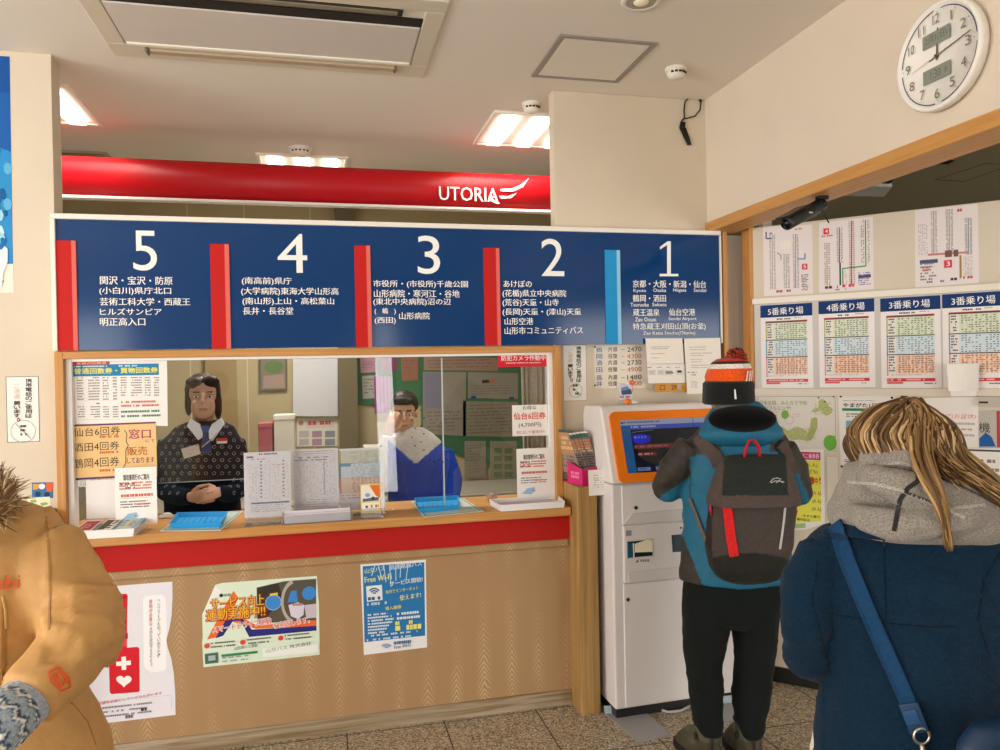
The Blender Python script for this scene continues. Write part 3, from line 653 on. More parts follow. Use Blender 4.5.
# ================================================================== PAPERS ON THE TICKET WINDOW
def sc(x, y, s, ox, oy): return ox + x / s, oy + y / s
BK = '2b2723'; GR = '8b8580'; RD = 'd8402f'
GY = 3.5235
def zr(s, ox, oy):
    def z(x0, y0, x1, y1): return (ox + x0 / s, oy + y0 / s, ox + x1 / s, oy + y1 / s)
    return z
p = Pr(('Y', GY)); z = zr(8.333, 60, 355)
p.base([(64.5, 359), (167, 358.4), (167.7, 426), (66, 423.4)], 'f0ece8')
p.rect(*z(100, 52, 415, 85), 'd03a30'); p.text('金額式回数券', *z(135, 60, 390, 80), 'f3d9a0', .02)
p.rect(*z(105, 82, 825, 166), '2a84b4'); p.dash(*z(118, 92, 410, 108), 1, 'dcebf0', 4); p.dash(*z(490, 86, 700, 104), 1, 'dcebf0', 5)
p.text('普通回数券・買物回数券', *z(118, 112, 815, 160), 'e9e36a', .035)
for (a, b_, c) in ((140, 200, 9), (235, 335, 9), (355, 410, 9), (440, 480, 8)): p.dash(*z(a, 185, b_, 385), c, GR, a, .42, 1.3, .12, .1)
for (a, b_) in ((505, 560), (590, 690), (705, 760), (780, 830)): p.dash(*z(a, 185, b_, 350), 8, GR, a, .42, 1.3, .12, .1)
p.dash(*z(275, 400, 370, 416), 1, '5a5550', 8)
for (a, b_) in ((150, 210), (255, 340), (360, 415), (440, 490)): p.dash(*z(a, 428, b_, 530), 5, GR, a, .42, 1.3, .12, .1)
for k in range(9): p.line(*z(140, 203 + k * 22, 480, 203 + k * 22), .0006, 'c9c4bd')
p.line(*z(150, 538, 500, 538), .0007, 'a9a29a')
p.dash(*z(510, 385, 830, 440), 2, 'd87a70', 9, .5, 1, .1, .2); p.dash(*z(510, 465, 840, 530), 2, '5f8f80', 10, .45, 1, .1, .05)
p.done('fare_sheet', 'white fare sheet with yellow heading on blue, top left of the ticket window', 'notice')
p = Pr(('Y', GY - .002)); z = zr(6.25, 60, 420)
p.base([(72, 424.6), (155.8, 421.4), (157.2, 470), (157.2, 476), (72.3, 480.8)], 'ecc58c')
p.poly([(72.3, 424.8), (155.6, 421.8), (155.7, 423.3), (72.3, 426.5)], '5a4470'); p.poly([(72.6, 478.2), (130, 475.2), (130, 477), (72.6, 480.3)], '5a4470')
p.text('仙台6回券', *z(84, 52, 375, 106), BK, -.004, .02); p.text('酒田4回券', *z(84, 146, 370, 200), BK, -.004, .02); p.text('鶴岡4回券', *z(84, 244, 370, 304), BK, -.004, .02)
for y in (98, 196, 308): p.dash(*z(248, y, 370, y + 20), 1, 'd8703c', y, .6, .7, .1, .05)
for a, b_ in (((402, 62), (418, 85)), ((418, 85), (414, 135)), ((414, 135), (428, 158)), ((428, 158), (412, 185)), ((412, 185), (412, 270)), ((412, 270), (395, 298))): p.line(*(z(*a, *b_)), .003, '4a3b28')
p.text('窓口', *z(430, 58, 566, 118), 'b02a68', .02); p.text('にて', *z(535, 122, 592, 138), '6a2a58'); p.text('販売', *z(420, 168, 545, 222), 'b5682e', .02); p.text('しております', *z(420, 236, 590, 272), '6a2a58', .01)
p.done('handwritten_sign', 'orange handwritten ticket sign with a brace, on the left of the ticket window', 'notice')
p = Pr(('Y', GY - .004)); p.base([(85.8, 480.5), (118, 479), (118, 518), (86.5, 519)], 'ebe8e6'); p.done('blank_sheet', 'plain white sheet on the window glass below the orange sign', 'notice')
def receipt_sheet(Y, tl, br, label, seed):
    p = Pr(('Y', Y)); p.base([tl, br], 'f3f1ee'); p.fr(*tl, *br)
    p.text('領収書発行のご案内', .2, .12, .82, .22, '5a534e', .03)
    p.dash(.1, .25, .92, .40, 3, 'd2665a', seed, .55, .9, .12, .15); p.dash(.12, .27, .5, .40, 2, '4f4a46', seed + 1, .4, .9, .3, .3)
    p.dash(.14, .46, .9, .52, 1, 'd2665a', seed + 2, .8, .9, .1, .0); p.line(.12, .53, .9, .53, .0008, 'd2665a')
    p.dash(.12, .58, .9, .72, 3, '4f4a46', seed + 3, .4, .9, .15, .25); p.dash(.5, .63, .9, .68, 1, 'd2665a', seed + 6, .5, .9, .1)
    p.poly([(.14, .9), (.3, .8), (.5, .78), (.55, .86), (.4, .92)], '9cc0e2'); p.disc(.47, .86, .004, 'e8c7a8'); p.disc(.47, .845, .004, '5a3a24', 10, .002)
    p.px(); return p.done('notice_sheet', label, 'notice')
receipt_sheet(3.46, (114.6, 468.3), (157.6, 523.5), 'white receipt notice standing behind the white tray of leaflets', 31)
# red camera sticker, small offer sheet
p = Pr(('Y', GY)); z = zr(4.41, 470, 340)
p.base([z(122, 60, 0, 0)[:2], z(343, 116, 0, 0)[:2]], 'd3263a'); p.text('防犯カメラ作動中', *z(138, 68, 332, 93), 'f7f2ee', .02); p.text('Security camera in operation', *z(158, 97, 312, 107), 'f7f2ee', .01)
p.done('camera_sticker', 'red security camera sticker at the top right of the ticket window', 'sticker')
p = Pr(('Y', GY)); p.base([z(185, 288, 0, 0)[:2], z(339, 284, 0, 0)[:2], z(343, 421, 0, 0)[:2], z(187, 424, 0, 0)[:2]], 'f1eee8')
p.text('お得な', *z(232, 291, 292, 308), BK, .02); p.text('仙台6回券', *z(192, 322, 333, 352), 'e0553a', .03); p.text('(4,700円)', *z(214, 366, 314, 388), BK, .01); p.text('窓口にて販売中!!', *z(205, 401, 330, 415), 'd2504a', .01)
p.done('offer_sheet', 'small white ticket offer sheet in front of the cream curtain', 'notice')
receipt_sheet(3.50, (516.3, 449), (551, 497), 'white receipt notice standing in the small white tray at the right end', 51)

# ================================================================== NOTICES ON THE WALLS
def phone_notice(tl, br, cols, cxy, r, label, frame_col):
    p = Pr(('Y', YW)); p.base([tl, br], 'f2efe9'); p.frame(*tl, *br, .0022, frame_col)
    (rx0, ry0, rx1, ry1), (lx0, ly0, lx1, ly1) = cols
    p.vtext('携帯電話のご使用は', rx0, ry0, rx1, ry1, BK, .03); p.vtext('ご遠慮', lx0, ly0, lx1, ly0 + (ly1 - ly0) * .42, 'd3b9b4', .0); p.vtext('願います。', lx0, ly0 + (ly1 - ly0) * .46, lx1, ly1, BK, .03)
    p.ring(*cxy, r, .0016, '777570'); p.line(cxy[0] - r * 150, cxy[1] - r * 150, cxy[0] + r * 150, cxy[1] + r * 150, .002, '777570'); p.dash(cxy[0] - 3, cxy[1] - 6, cxy[0] + 4, cxy[1] + 6, 3, '55524e', 5, .5)
    return p.done('phone_notice', label, 'notice')
phone_notice((5.8, 376.7), (40, 441.4), ((25.6, 378.8, 32, 418.5), (14, 383.5, 20.3, 422)), (23.5, 431.2), .047, 'framed white no phone notice on the wall left of the ticket window', '4d4b45')
phone_notice((562.5, 345), (587, 400.5), ((576.3, 346.5, 581, 382.5), (567.8, 349, 572.6, 382)), (575.5, 390.5), .034, 'white no phone notice between the ticket window and the handwritten fares', 'b49a8a')
p = Pr(('Y', YW)); p.base([(32, 482.5), (53.3, 482.2), (53.2, 498), (32, 498)], '3f74a8'); p.poly([(46, 482.6), (53, 482.4), (53, 491), (47, 492)], 'd8643a'); p.poly([(33, 484), (40, 484), (38, 489), (33, 490)], 'e9a04a'); p.disc(42, 486.5, .012, 'efece6'); p.disc(38, 494, .011, '24405e'); p.disc(47, 494.5, .011, '24405e')
p.rect(27.8, 497.8, 50.3, 512, 'f1ead0'); p.mb.prism([p.w(*p.P(x, y), 0) for x, y in ((27.8, 497.8), (50.3, 497.6), (50.3, 512), (27.8, 512))], -p.n * .0008, 'f1ead0'); p.k += 3
p.disc(33, 508.5, .013, '4a6a9a', 14, .008); p.poly([(30, 500), (36, 499.4), (37, 502), (31, 503)], '8bb85e'); p.poly([(40, 503), (46, 502), (49, 504), (42, 506)], '8bb85e'); p.poly([(41, 507.5), (47, 506.5), (49, 510), (42, 510.6)], '7fb04e')
p.done('small_card', 'small colourful card on the wall beside the fur collar', 'card')
p = Pr(('Y', YW)); p.base([(-62, 52), (9.7, 56.6), (13, 263.8), (-62, 263.5)], '1d5fae')
p.poly([(-60, 52), (9.6, 57), (10.2, 92), (-60, 100)], '17529e'); p.poly([(-60, 150), (-20, 140), (11, 152), (12.6, 263), (-60, 263)], '2f8fce')
rnd = random.Random(4)
for k in range(60):
    x = -58 + 66 * rnd.random(); y = 150 + 95 * rnd.random(); r = .008 + .02 * rnd.random(); p.disc(x, y, r, rnd.choice(['bfe2f2', '5fb2de', '1d6fb0', '9fd3ec', '1a5f9c']), 7, r * 1.6)
p.poly([(-60, 250), (-2, 248), (2, 250), (5, 246), (8, 249), (8, 262), (4, 272), (2, 287), (-60, 287)], 'e8ecef'); 
p.done('snow_poster', 'tall blue winter landscape poster cut by the left edge above the no phone notice', 'poster')
p = Pr(('Y', YW)); p.base([(-62, 264.3), (13.2, 263.6), (14, 292.6), (-62, 293)], 'ece4d6'); p.dash(-55, 270, 6, 285, 3, 'b0a596', 6); p.done('caption_strip', 'cream paper strip on the wall directly under the blue winter poster', 'notice')
# handwritten fares and the three sheets under the board
p = Pr(('Y', YW)); z = zr(7.143, 585, 335); p.base([(594, 345.6), (652, 345), (652, 388), (595, 388.4)], 'e9dfcf')
rows = (('片道', '2470', BK, 85), ('往復', '4300', 'd0604c', 134), ('片道', '2730', BK, 180), ('往復', '4900', 'd0604c', 229), ('片道', '1480', BK, 285), ('往復', '2700', 'd0604c', 330))
for (a, n, c, y), kj in zip(rows, '鶴岡酒田長井'):
    p.text(kj, *z(80, y + 2, 122, y + 38), '3c68b4', .01); p.text(a, *z(165, y, 230, y + 34), BK, .015); p.line(*z(258, y + 20, 282, y + 19), .002, c); p.text(n, *z(300, y + 2, 402, y + 36), c, -.004, .03)
for q in ((70, 85), (70, 360)): p.disc(*z(*q, 0, 0)[:2], .005, '2a2622', 8)
p.done('fare_list', 'handwritten list of fares on the wall above the ticket machine', 'notice')
PY = 3.447
p = Pr(('Y', PY)); z = zr(10.71, 640, 330); p.base([z(57, 90, 0, 0)[:2], z(452, 88, 0, 0)[:2], z(470, 358, 0, 0)[:2], z(78, 362, 0, 0)[:2]], 'efe7dc')
for k, (a, b_, y) in enumerate(((110, 325, 178), (120, 300, 198), (120, 270, 250), (120, 210, 296))): p.dash(*z(a, y, b_, y + 9), 1, 'a9a098', k + 3, .7, .8, .12, .0)
p.done('notice_sheet', 'blank looking white sheet hung from the blue board beside the handwritten fares', 'notice')
p = Pr(('Y', PY + .01)); p.base([z(78, 366, 0, 0)[:2], z(478, 362, 0, 0)[:2], z(488, 565, 0, 0)[:2], z(88, 572, 0, 0)[:2]], 'efe9e2')
for x in (80, 180, 278, 378): p.dash(*z(x, 396, x + 48, 408), 1, '8a837c', x, .7, .9, .1, 0)
for x in (90, 185, 265, 385): p.rect(*z(x, 428, x + 78, 482), 'dcd6d0')
p.poly([z(395, 435, 0, 0)[:2], z(440, 432, 0, 0)[:2], z(450, 455, 0, 0)[:2], z(400, 458, 0, 0)[:2]], '3a3836'); p.poly([z(270, 440, 0, 0)[:2], z(340, 440, 0, 0)[:2], z(365, 465, 0, 0)[:2], z(280, 472, 0, 0)[:2]], '8d8a88'); p.dash(*z(100, 438, 160, 478), 4, '9a948e', 8); p.dash(*z(195, 436, 245, 470), 4, 'c09a94', 9)
p.done('picture_sheet', 'white sheet with four small grey pictures above the orange strip', 'notice')
p = Pr(('Y', PY)); p.base([z(470, 92, 0, 0)[:2], z(858, 84, 0, 0)[:2], z(880, 676, 0, 0)[:2], z(505, 685, 0, 0)[:2]], 'efe8dd')
for k, (a, b_, y) in enumerate(((525, 710, 180), (530, 700, 208), (540, 770, 245), (540, 690, 272), (545, 665, 312), (545, 660, 338), (550, 740, 374), (550, 720, 400))): p.dash(*z(a, y, b_, y + 9), 1, 'b0a79e', k + 13, .7, .9, .1, 0)
p.dash(*z(508, 450, 625, 500), 2, '7d766f', 5, .4); p.dash(*z(545, 548, 625, 625), 5, 'a39c94', 6, .4)
p.done('notice_sheet', 'longest white sheet hung from the right end of the blue board, behind the bobble hat', 'notice')
p = Pr(('Y', PY + .014)); p.base([z(160, 572, 0, 0)[:2], z(498, 562, 0, 0)[:2], z(502, 662, 0, 0)[:2], z(163, 668, 0, 0)[:2]], 'cf9346')
p.text('口', *z(212, 592, 268, 645), '4a3a22', .01); p.text('29', *z(335, 588, 392, 640), '4a3a22', .01); p.poly([z(395, 575, 0, 0)[:2], z(445, 575, 0, 0)[:2], z(430, 640, 0, 0)[:2], z(400, 630, 0, 0)[:2]], 'b3ada0'); p.line(*z(448, 600, 470, 640), .003, '6a4a22')
p.done('orange_strip', 'orange strip notice hung under the small picture sheet', 'notice')

# ================================================================== THE DIAGONAL PARTITION: maps, timetables, posters
def route_map(tl, br, tr, bl, label, fn):
    p = Pr(('A', 0.0)); p.base([tl, tr, br, bl], 'e9dfdf'); fn(p); return p.done('route_map', label, 'map', 'bus route maps above the timetables')
def stopcol(p, z, x, y0, y1, n, col, dotc, seed, w=14, t=.0035):
    if t: p.line(*z(x, y0, x, y1), t, col)
    p.dots(*z(x - w - 10, y0, x - 6, y1), 2, n, '57504e', seed, .95, .62, .55); p.dots(*z(x + 6, y0, x + w + 12, y1), 2, n, '57504e', seed + 1, .95, .62, .55)
    p.dots(*z(x - 5, y0, x + 5, y1), 1, n, dotc, seed + 2, 1, .8, .55)
def m1(p):
    z = zr(7.5, 755, 200)
    stopcol(p, z, 130, 255, 670, 40, 'b9ac9a', '4b4640', 1); stopcol(p, z, 235, 405, 660, 26, 'c4c0b0', '7a8470', 4); stopcol(p, z, 305, 255, 660, 40, '8f7fa8', '57506a', 7)
    p.line(*z(84, 240, 84, 290), .006, '4a4a78'); p.line(*z(84, 290, 125, 290), .006, '4a4a78'); p.line(*z(318, 442, 375, 442), .006, '5b8fb8'); p.line(*z(375, 400, 375, 442), .006, '5b8fb8'); p.rect(*z(192, 310, 268, 362), 'efe6dc')
    p.rect(*z(352, 480, 394, 520), 'd8404a'); p.text('5', *z(364, 487, 382, 513), 'f6efef', .02); p.dash(*z(348, 560, 404, 680), 10, '6d6660', 3, .55); p.dash(*z(160, 678, 290, 698), 1, 'b06050', 5, .6); p.dash(*z(300, 215, 365, 230), 1, 'd06a70', 6, .5); p.dash(*z(110, 245, 165, 262), 1, '6b6560', 7)
    p.line(*z(165, 395, 195, 415), .004, '8a7a90'); p.line(*z(195, 415, 195, 450), .004, '8a7a90')
route_map((763, 226.6), (813, 293.6), (812.2, 224.6), (764, 296.2), 'bus route map under the security camera, leftmost of the three', m1)
def m2(p):
    z = zr(7.5, 755, 200)
    stopcol(p, z, 540, 320, 640, 24, 'c08858', '7a5040', 11); stopcol(p, z, 633, 205, 470, 22, '3a3a70', '3a3a60', 14); p.line(*z(638, 470, 640, 640), .007, '2b3a44'); stopcol(p, z, 725, 155, 630, 34, 'c83a40', '8a3030', 17, 14, .005)
    p.line(*z(828, 150, 832, 495), .0045, '4f8f58'); p.line(*z(832, 495, 655, 515), .006, '3f9a48'); p.line(*z(658, 515, 660, 635), .005, '3f9a48'); p.dots(*z(790, 150, 820, 470), 2, 24, '6e6664', 20, .7, .6, .5); p.dots(*z(840, 150, 862, 470), 2, 24, '6e6664', 21, .7, .6, .5); p.dots(*z(670, 530, 690, 640), 2, 9, '6e6664', 27)
    p.rect(*z(513, 215, 556, 256), 'd8404a'); p.text('4', *z(525, 222, 546, 249), 'f6efef', .02); p.dash(*z(500, 268, 590, 282), 1, 'c07a70', 3, .5); p.dash(*z(525, 648, 640, 668), 1, '4a4542', 5, .7); p.dash(*z(655, 635, 745, 655), 1, 'd0505a', 6, .8, 1, .1, 0); p.dash(*z(775, 545, 872, 640), 7, '77709a', 7, .5); p.rect(*z(775, 566, 870, 580), '50507c'); p.dash(*z(570, 670, 690, 684), 1, '8a827c', 8)
route_map((819, 222.7), (874, 289.2), (873, 216.6), (819, 292.8), 'bus route map with red, green and blue lines, middle of the three', m2)
def m3(p):
    z = zr(6.82, 900, 190)
    stopcol(p, z, 230, 140, 440, 36, 'b8a890', '5a5048', 31, 12); stopcol(p, z, 335, 130, 430, 34, 'b0a8a0', '5f5850', 34, 16); stopcol(p, z, 465, 190, 440, 30, '5f93b4', '50708a', 37, 16); p.dots(*z(120, 235, 190, 440), 5, 24, '77706a', 41, .7)
    p.line(*z(190, 442, 470, 425), .009, 'c08878'); p.dash(*z(180, 425, 465, 452), 1, '7a5a50', 9, .9); p.line(*z(412, 445, 414, 600), .008, 'a98a50'); p.dots(*z(430, 455, 495, 590), 6, 16, '77706a', 43, .75); p.dash(*z(345, 600, 415, 625), 1, '4a4542', 3, .6); p.dash(*z(430, 590, 500, 612), 1, 'c05a50', 4, .6)
    p.rect(*z(300, 480, 355, 528), 'd8404a'); p.text('3', *z(316, 488, 340, 520), 'f6efef', .02); p.rect(*z(135, 480, 258, 496), '4d5a78'); p.dash(*z(138, 502, 258, 620), 6, '88807c', 6, .5); p.dash(*z(155, 530, 210, 560), 2, 'd05a60', 12, .5); p.dash(*z(390, 130, 500, 158), 1, 'd0505a', 7, .5); p.dash(*z(140, 625, 310, 640), 1, '88807c', 8)
route_map((914.8, 210.5), (979.2, 283), (977.7, 203.8), (915.4, 287.6), 'bus route map with a red 3 in its lower half, rightmost of the three', m3)
# ledge and the backing rail of the timetables
rl = thing('timetable_rail', onA(880, 345, .01), 'long white rail with grey backing that carries the bus timetables', 'rail')
def abox(mb, x0, y0, x1, y1, o0, o1, col, bev=.002):
    a_ = onA(x0, y0, 0); b_ = onA(x1, y1, 0); ua = (a_ - A0).dot(AD); ub = (b_ - A0).dot(AD)
    def P3(u, o, z): q = A0 + AD * u - AN * o; return Vector((q.x, q.y, z))
    mb.hexa([P3(ua, o1, b_.z), P3(ub, o1, b_.z), P3(ub, o1, a_.z), P3(ua, o1, a_.z), P3(ua, o0, b_.z), P3(ub, o0, b_.z), P3(ub, o0, a_.z), P3(ua, o0, a_.z)], col)
b = MB(); abox(b, 753.5, 299.4, 1040, 287.5, .0, .03, 'ece5d8'); zl1 = onA(753.5, 299.4).z; b.build('ledge', 'satin', rl)
b = MB(); abox(b, 755, 303.2, 1040, 388, .0, .008, 'c8c3bd'); b.build('backing', 'satin', rl)
b = MB(); abox(b, 753.5, 389, 1040, 396, .0, .014, 'ddd2c2'); b.build('lower_rail', 'satin', rl)
def timetable(tl, br, num, label, seed):
    p = Pr(('A', 0.0085)); p.base([tl, br], 'efe9e8'); p.fr(*tl, *br)
    p.rect(0, 0, 1, .148, '15386f'); p.text(num + '番乗り場', .15, .035, .83, .122, 'f2f1ee', .018)
    p.dash(.32, .165, .62, .185, 1, '4a4644', seed, .8); p.dash(.66, .16, .82, .172, 1, '9a9490', seed + 1, .8)
    x0, x1 = .1, .9; p.rect(x0, .195, x1, .213, 'a8484a'); p.rect(x0, .213, x0 + .02, .425, 'b2ad4e'); p.rect(x0, .425, x0 + .02, .632, '3fa0cf'); p.rect(x0, .632, x0 + .02, .865, 'e2808c')
    p.rect(x0 + .02, .213, x1, .425, 'dfe4cf'); p.rect(x0 + .02, .425, x1, .632, 'd2e2ea'); p.rect(x0 + .02, .632, x1, .84, 'f2d3c0'); p.rect(x0 + .02, .213, x0 + .16, .84, 'e9e6e0')
    for k in range(8): xx = x0 + .2 + k * .075; p.rect(xx, .632, xx + .028, .84, 'e9b394')
    for k in range(8): xx = x0 + .2 + k * .075; p.rect(xx, .213, xx + .028, .425, 'cfdcc0'); 
    for yy in (.213, .425, .632): p.rect(x0, yy - .006, x1, yy + .004, '4a3a36')
    for k in range(3):
        p.dots(x0 + .18, .225 + k * .21, x1 - .02, .415 + k * .208, 11, 8, '77706c', seed + k, .75, .55, .42); p.dash(x0 + .035, .23 + k * .21, x0 + .14, .41 + k * .21, 6, '5b5552', seed + 9 + k, .5)
    p.dash(x0 + .02, .85, .78, .87, 1, 'c9bcb8', seed + 4); p.rect(x0, .893, x1, .928, 'd23f46'); p.dash(x0 + .02, .902, x1 - .02, .92, 1, 'f2c9c4', seed + 5, .8); p.rect(x0, .932, x0 + .27, .955, 'de6a70'); p.dash(.72, .945, .92, .96, 1, '6a6462', seed + 6, .8)
    p.px(); return p.done('timetable', label, 'timetable', 'bus timetables on the diagonal partition')
timetable((760.3, 305.8), (813.6, 387.8), '5', 'bus timetable headed 5, leftmost on the rail', 61)
timetable((818.4, 301.6), (875.6, 387.2), '4', 'bus timetable headed 4, second on the rail', 71)
timetable((880.2, 298.7), (941.7, 387.8), '3', 'bus timetable headed 3, left one of the two with that heading', 81)
timetable((942, 294.6), (1008, 388), '3', 'bus timetable headed 3, cut off by the right edge of the picture', 91)
p = Pr(('A', .03)); a_, b_ = p.P(946.6, 364), p.P(979.6, 391); U_ = lambda f: a_[0] + f * (b_[0] - a_[0]); V_ = lambda f: a_[1] + f * (b_[1] - a_[1])
b = MB(); nn = 8
pts = lambda v, k: [p.o + p.ru * U_(i / nn + (.05 * v if i == 0 else -.04 * v if i == nn else 0)) + p.up * V_(v) + p.n * (k - .012 * math.cos(PI * (i / nn - .5))) for i in range(nn + 1)]
r0, r1 = pts(0, .016), pts(1, .016)
for i in range(nn): b.hexa([r1[i], r1[i + 1], r0[i + 1], r0[i], r1[i] - p.n * .001, r1[i + 1] - p.n * .001, r0[i + 1] - p.n * .001, r0[i] - p.n * .001], 'f1ede6')
b.hexa([p.w(U_(.12), V_(1.2), 0), p.w(U_(.9), V_(1.18), 0), p.w(U_(.92), V_(.97), 0), p.w(U_(.1), V_(.97), 0)] + [p.w(U_(.12), V_(1.2), 0) - p.n * .0295, p.w(U_(.9), V_(1.18), 0) - p.n * .0295, p.w(U_(.92), V_(.97), 0) - p.n * .0295, p.w(U_(.1), V_(.97), 0) - p.n * .0295], 'eee8e4')
tag(b.build('paper_flap', 'paper'), 'curled white paper hung over the last timetable on the right', 'paper')
# flu poster
p = Pr(('A', 0.0)); z = zr(10.71, 755, 390); p.base([(757, 395.6), (836.6, 395.4), (837, 452), (758, 452.4)], 'ded6ce'); p.frame(757.6, 396, 836.3, 451.5, .003, 'a9a79c')
p.text('日本全国、みんなで予防', *z(50, 112, 560, 158), '6f9a50', .012); p.text('インフルエンザ!', *z(54, 170, 385, 214), '6f9a50', .012)
p.dash(*z(60, 228, 270, 310), 5, 'b9aaa8', 3, .35); p.dash(*z(400, 255, 490, 300), 2, 'b4acaa', 4, .35)
p.poly([z(*q, 0, 0)[:2] for q in ((690, 105), (720, 95), (770, 130), (800, 180), (838, 205), (820, 250), (770, 275), (735, 265), (715, 220), (640, 240), (600, 235), (630, 200), (680, 190))], 'b4ba7c')
p.poly([z(*q, 0, 0)[:2] for q in ((600, 310), (640, 290), (668, 300), (668, 400), (640, 470), (600, 540), (545, 545), (560, 470), (590, 400))], 'a9b070'); p.poly([z(*q, 0, 0)[:2] for q in ((255, 395), (300, 395), (360, 440), (420, 395), (480, 400), (560, 440), (555, 545), (470, 530), (390, 540), (330, 480), (280, 450))], 'b4ba80')
p.dots(*z(260, 400, 650, 530), 22, 9, '8f9a58', 5, .55, .5, .5); p.dots(*z(640, 120, 820, 270), 10, 8, '8f9a58', 6, .5, .5, .5); p.dots(*z(250, 380, 680, 580), 26, 12, '7a6f60', 8, .16, .3, .3)
p.disc(*z(323, 262, 0, 0)[:2], .018, '7fae4e', 18, .022); p.ring(*z(368, 320, 0, 0)[:2], .021, .0015, '8a8a80'); p.disc(*z(805, 565, 0, 0)[:2], .030, '6fb04a', 24, .038); p.poly([z(*q, 0, 0)[:2] for q in ((800, 490), (860, 490), (855, 560), (790, 540))], '6fb04a')
for q in ((842, 70), (682, 82), (748, 122)): p.disc(*z(*q, 0, 0)[:2], .004, '3a342c', 8)
p.done('flu_poster', 'pale poster with a green map on the partition beside the backpack wearer', 'poster')
p = Pr(('A', .001)); z = zr(8.82, 780, 445); p.base([(774, 450), (823.7, 449.4), (825, 523.4), (823.5, 524), (806, 529.5), (775, 531)], 'f2efe6')
p.rect(*z(-40, 50, 358, 135), 'c73a76'); p.text('ぼこ乗車券', *z(190, 72, 345, 116), 'f4e4ec', .02); p.poly([z(*q, 0, 0)[:2] for q in ((-40, 137), (358, 137), (364, 672), (-40, 700))], 'ece85a')
p.text('(大 人)', *z(215, 155, 330, 195), '3a3a28', .01); p.text('(子ども)', *z(215, 212, 330, 255), '3a3a28', .01); p.rect(*z(150, 275, 300, 345), 'd8542e'); p.text('発売中', *z(215, 282, 335, 340), 'd03a28', .03); p.text('!', *z(347, 285, 360, 340), 'd03a28', .02)
for y in (405, 475, 545): p.text('(大 人)', *z(285, y, 362, y + 38), '3a3a28', .01)
p.text('今すぐ乗り', *z(200, 610, 350, 636), BK, .02); p.text('場の窓口)', *z(150, 640, 260, 668), BK, .02)
p.poly([z(*q, 0, 0)[:2] for q in ((-40, 705), (225, 690), (225, 730), (-40, 745))], 'a9c98e')
p.done('yellow_poster', 'yellow poster with a pink heading between backpack wearer and grey scarf', 'poster')
p = Pr(('A', 0.0)); z = zr(5.77, 830, 370); p.base([z(48, 150, 0, 0)[:2], z(372, 148, 0, 0)[:2], z(380, 560, 0, 0)[:2], z(62, 564, 0, 0)[:2]], 'ebe6e2')
p.dash(*z(70, 175, 330, 183), 1, '9a8a88', 2); p.text('やまがた1日券', *z(76, 190, 312, 215), BK, .03); p.rect(*z(70, 220, 300, 238), '2f8a5a'); p.dash(*z(95, 250, 330, 280), 2, '5a5450', 3, .5); p.rect(*z(92, 292, 200, 368), '7fa8c0'); p.rect(*z(92, 330, 200, 368), '6a8050')
for k in range(6): p.line(*z(75 + 20 * k, 440 + 8 * (k % 3), 100 + 20 * k, 490 - 9 * (k % 2)), .003, '8a8480')
p.dash(*z(75, 400, 300, 430), 2, '6a6460', 9, .4); p.dash(*z(85, 515, 330, 545), 2, '4a4542', 5, .5)
for q in ((62, 152), (358, 160), (68, 556)): p.disc(*z(*q, 0, 0)[:2], .006, '3a342c', 8)
p.done('day_ticket_poster', 'white day ticket poster half hidden by the brown hair', 'poster')
p = Pr(('A', .002)); z = zr(7.143, 930, 395); p.base([(901, 398.6), (978.3, 396.6), (978.6, 447.5), (902, 448)], 'efe8e4')
p.text('まで(お盆休)', *z(60, 132, 322, 172), 'e0707a', .005, 0, .25); p.dash(*z(120, 195, 320, 218), 1, 'b8aeac', 4, .8, .8, .1, 0); p.dash(*z(130, 237, 300, 255), 1, 'b08a84', 5, .8, .8, .1, 0); p.dash(*z(180, 278, 320, 300), 1, 'b8aeac', 6, .8, .8, .1, 0)
p.done('notice_sheet', 'white notice with slanted red handwriting on the partition right of the hair', 'notice')
p = Pr(('A', .0)); p.base([(979, 410.5), (1012, 409.5), (1012, 448), (979, 448)], 'bdb8ae'); p.text('機', *z(350, 195, 428, 268), '3a3a38', .01); p.poly([z(*q, 0, 0)[:2] for q in ((352, 310), (398, 268), (440, 300), (470, 368), (352, 368))], '2460a8'); p.rect(996.5, 411, 1004, 447.5, 'c43848'); p.rect(1000, 413, 1012, 446, 'f0ecea')
p.done('machine_sign', 'grey sign with a blue shape at the right edge of the partition', 'sign')
b = MB(); abox(b, 978, 396.5, 1020, 407, 0, .02, 'bdb6aa'); abox(b, 979, 401.2, 988, 403.2, .0, .0205, '2b2824'); tag(b.build('letter_slot', 'satin'), 'grey strip with a dark slot above the grey sign at the right edge', 'slot')
p = Pr(('A', .006)); p.base([(900, 449.5), (1014, 448), (1014, 512), (900, 514)], 'efecea'); p.rect(900, 448.6, 1014, 450.6, '4a4a58'); p.dash(975, 459, 997, 464, 1, '8a8482', 3, .8); p.dash(985, 468, 1008, 473, 1, '9a8a88', 4, .8); p.done('white_board', 'white board with a dark top edge behind the loose strands of hair', 'board')
p = Pr(('A', .0)); p.base([(826, 456), (839, 456), (840, 521), (827, 522)], 'e3dacb'); p.frame(826, 456, 839.5, 521, .002, 'b5aa9a'); p.done('cover_plate', 'narrow cream cover plate on the partition between yellow poster and scarf', 'plate')

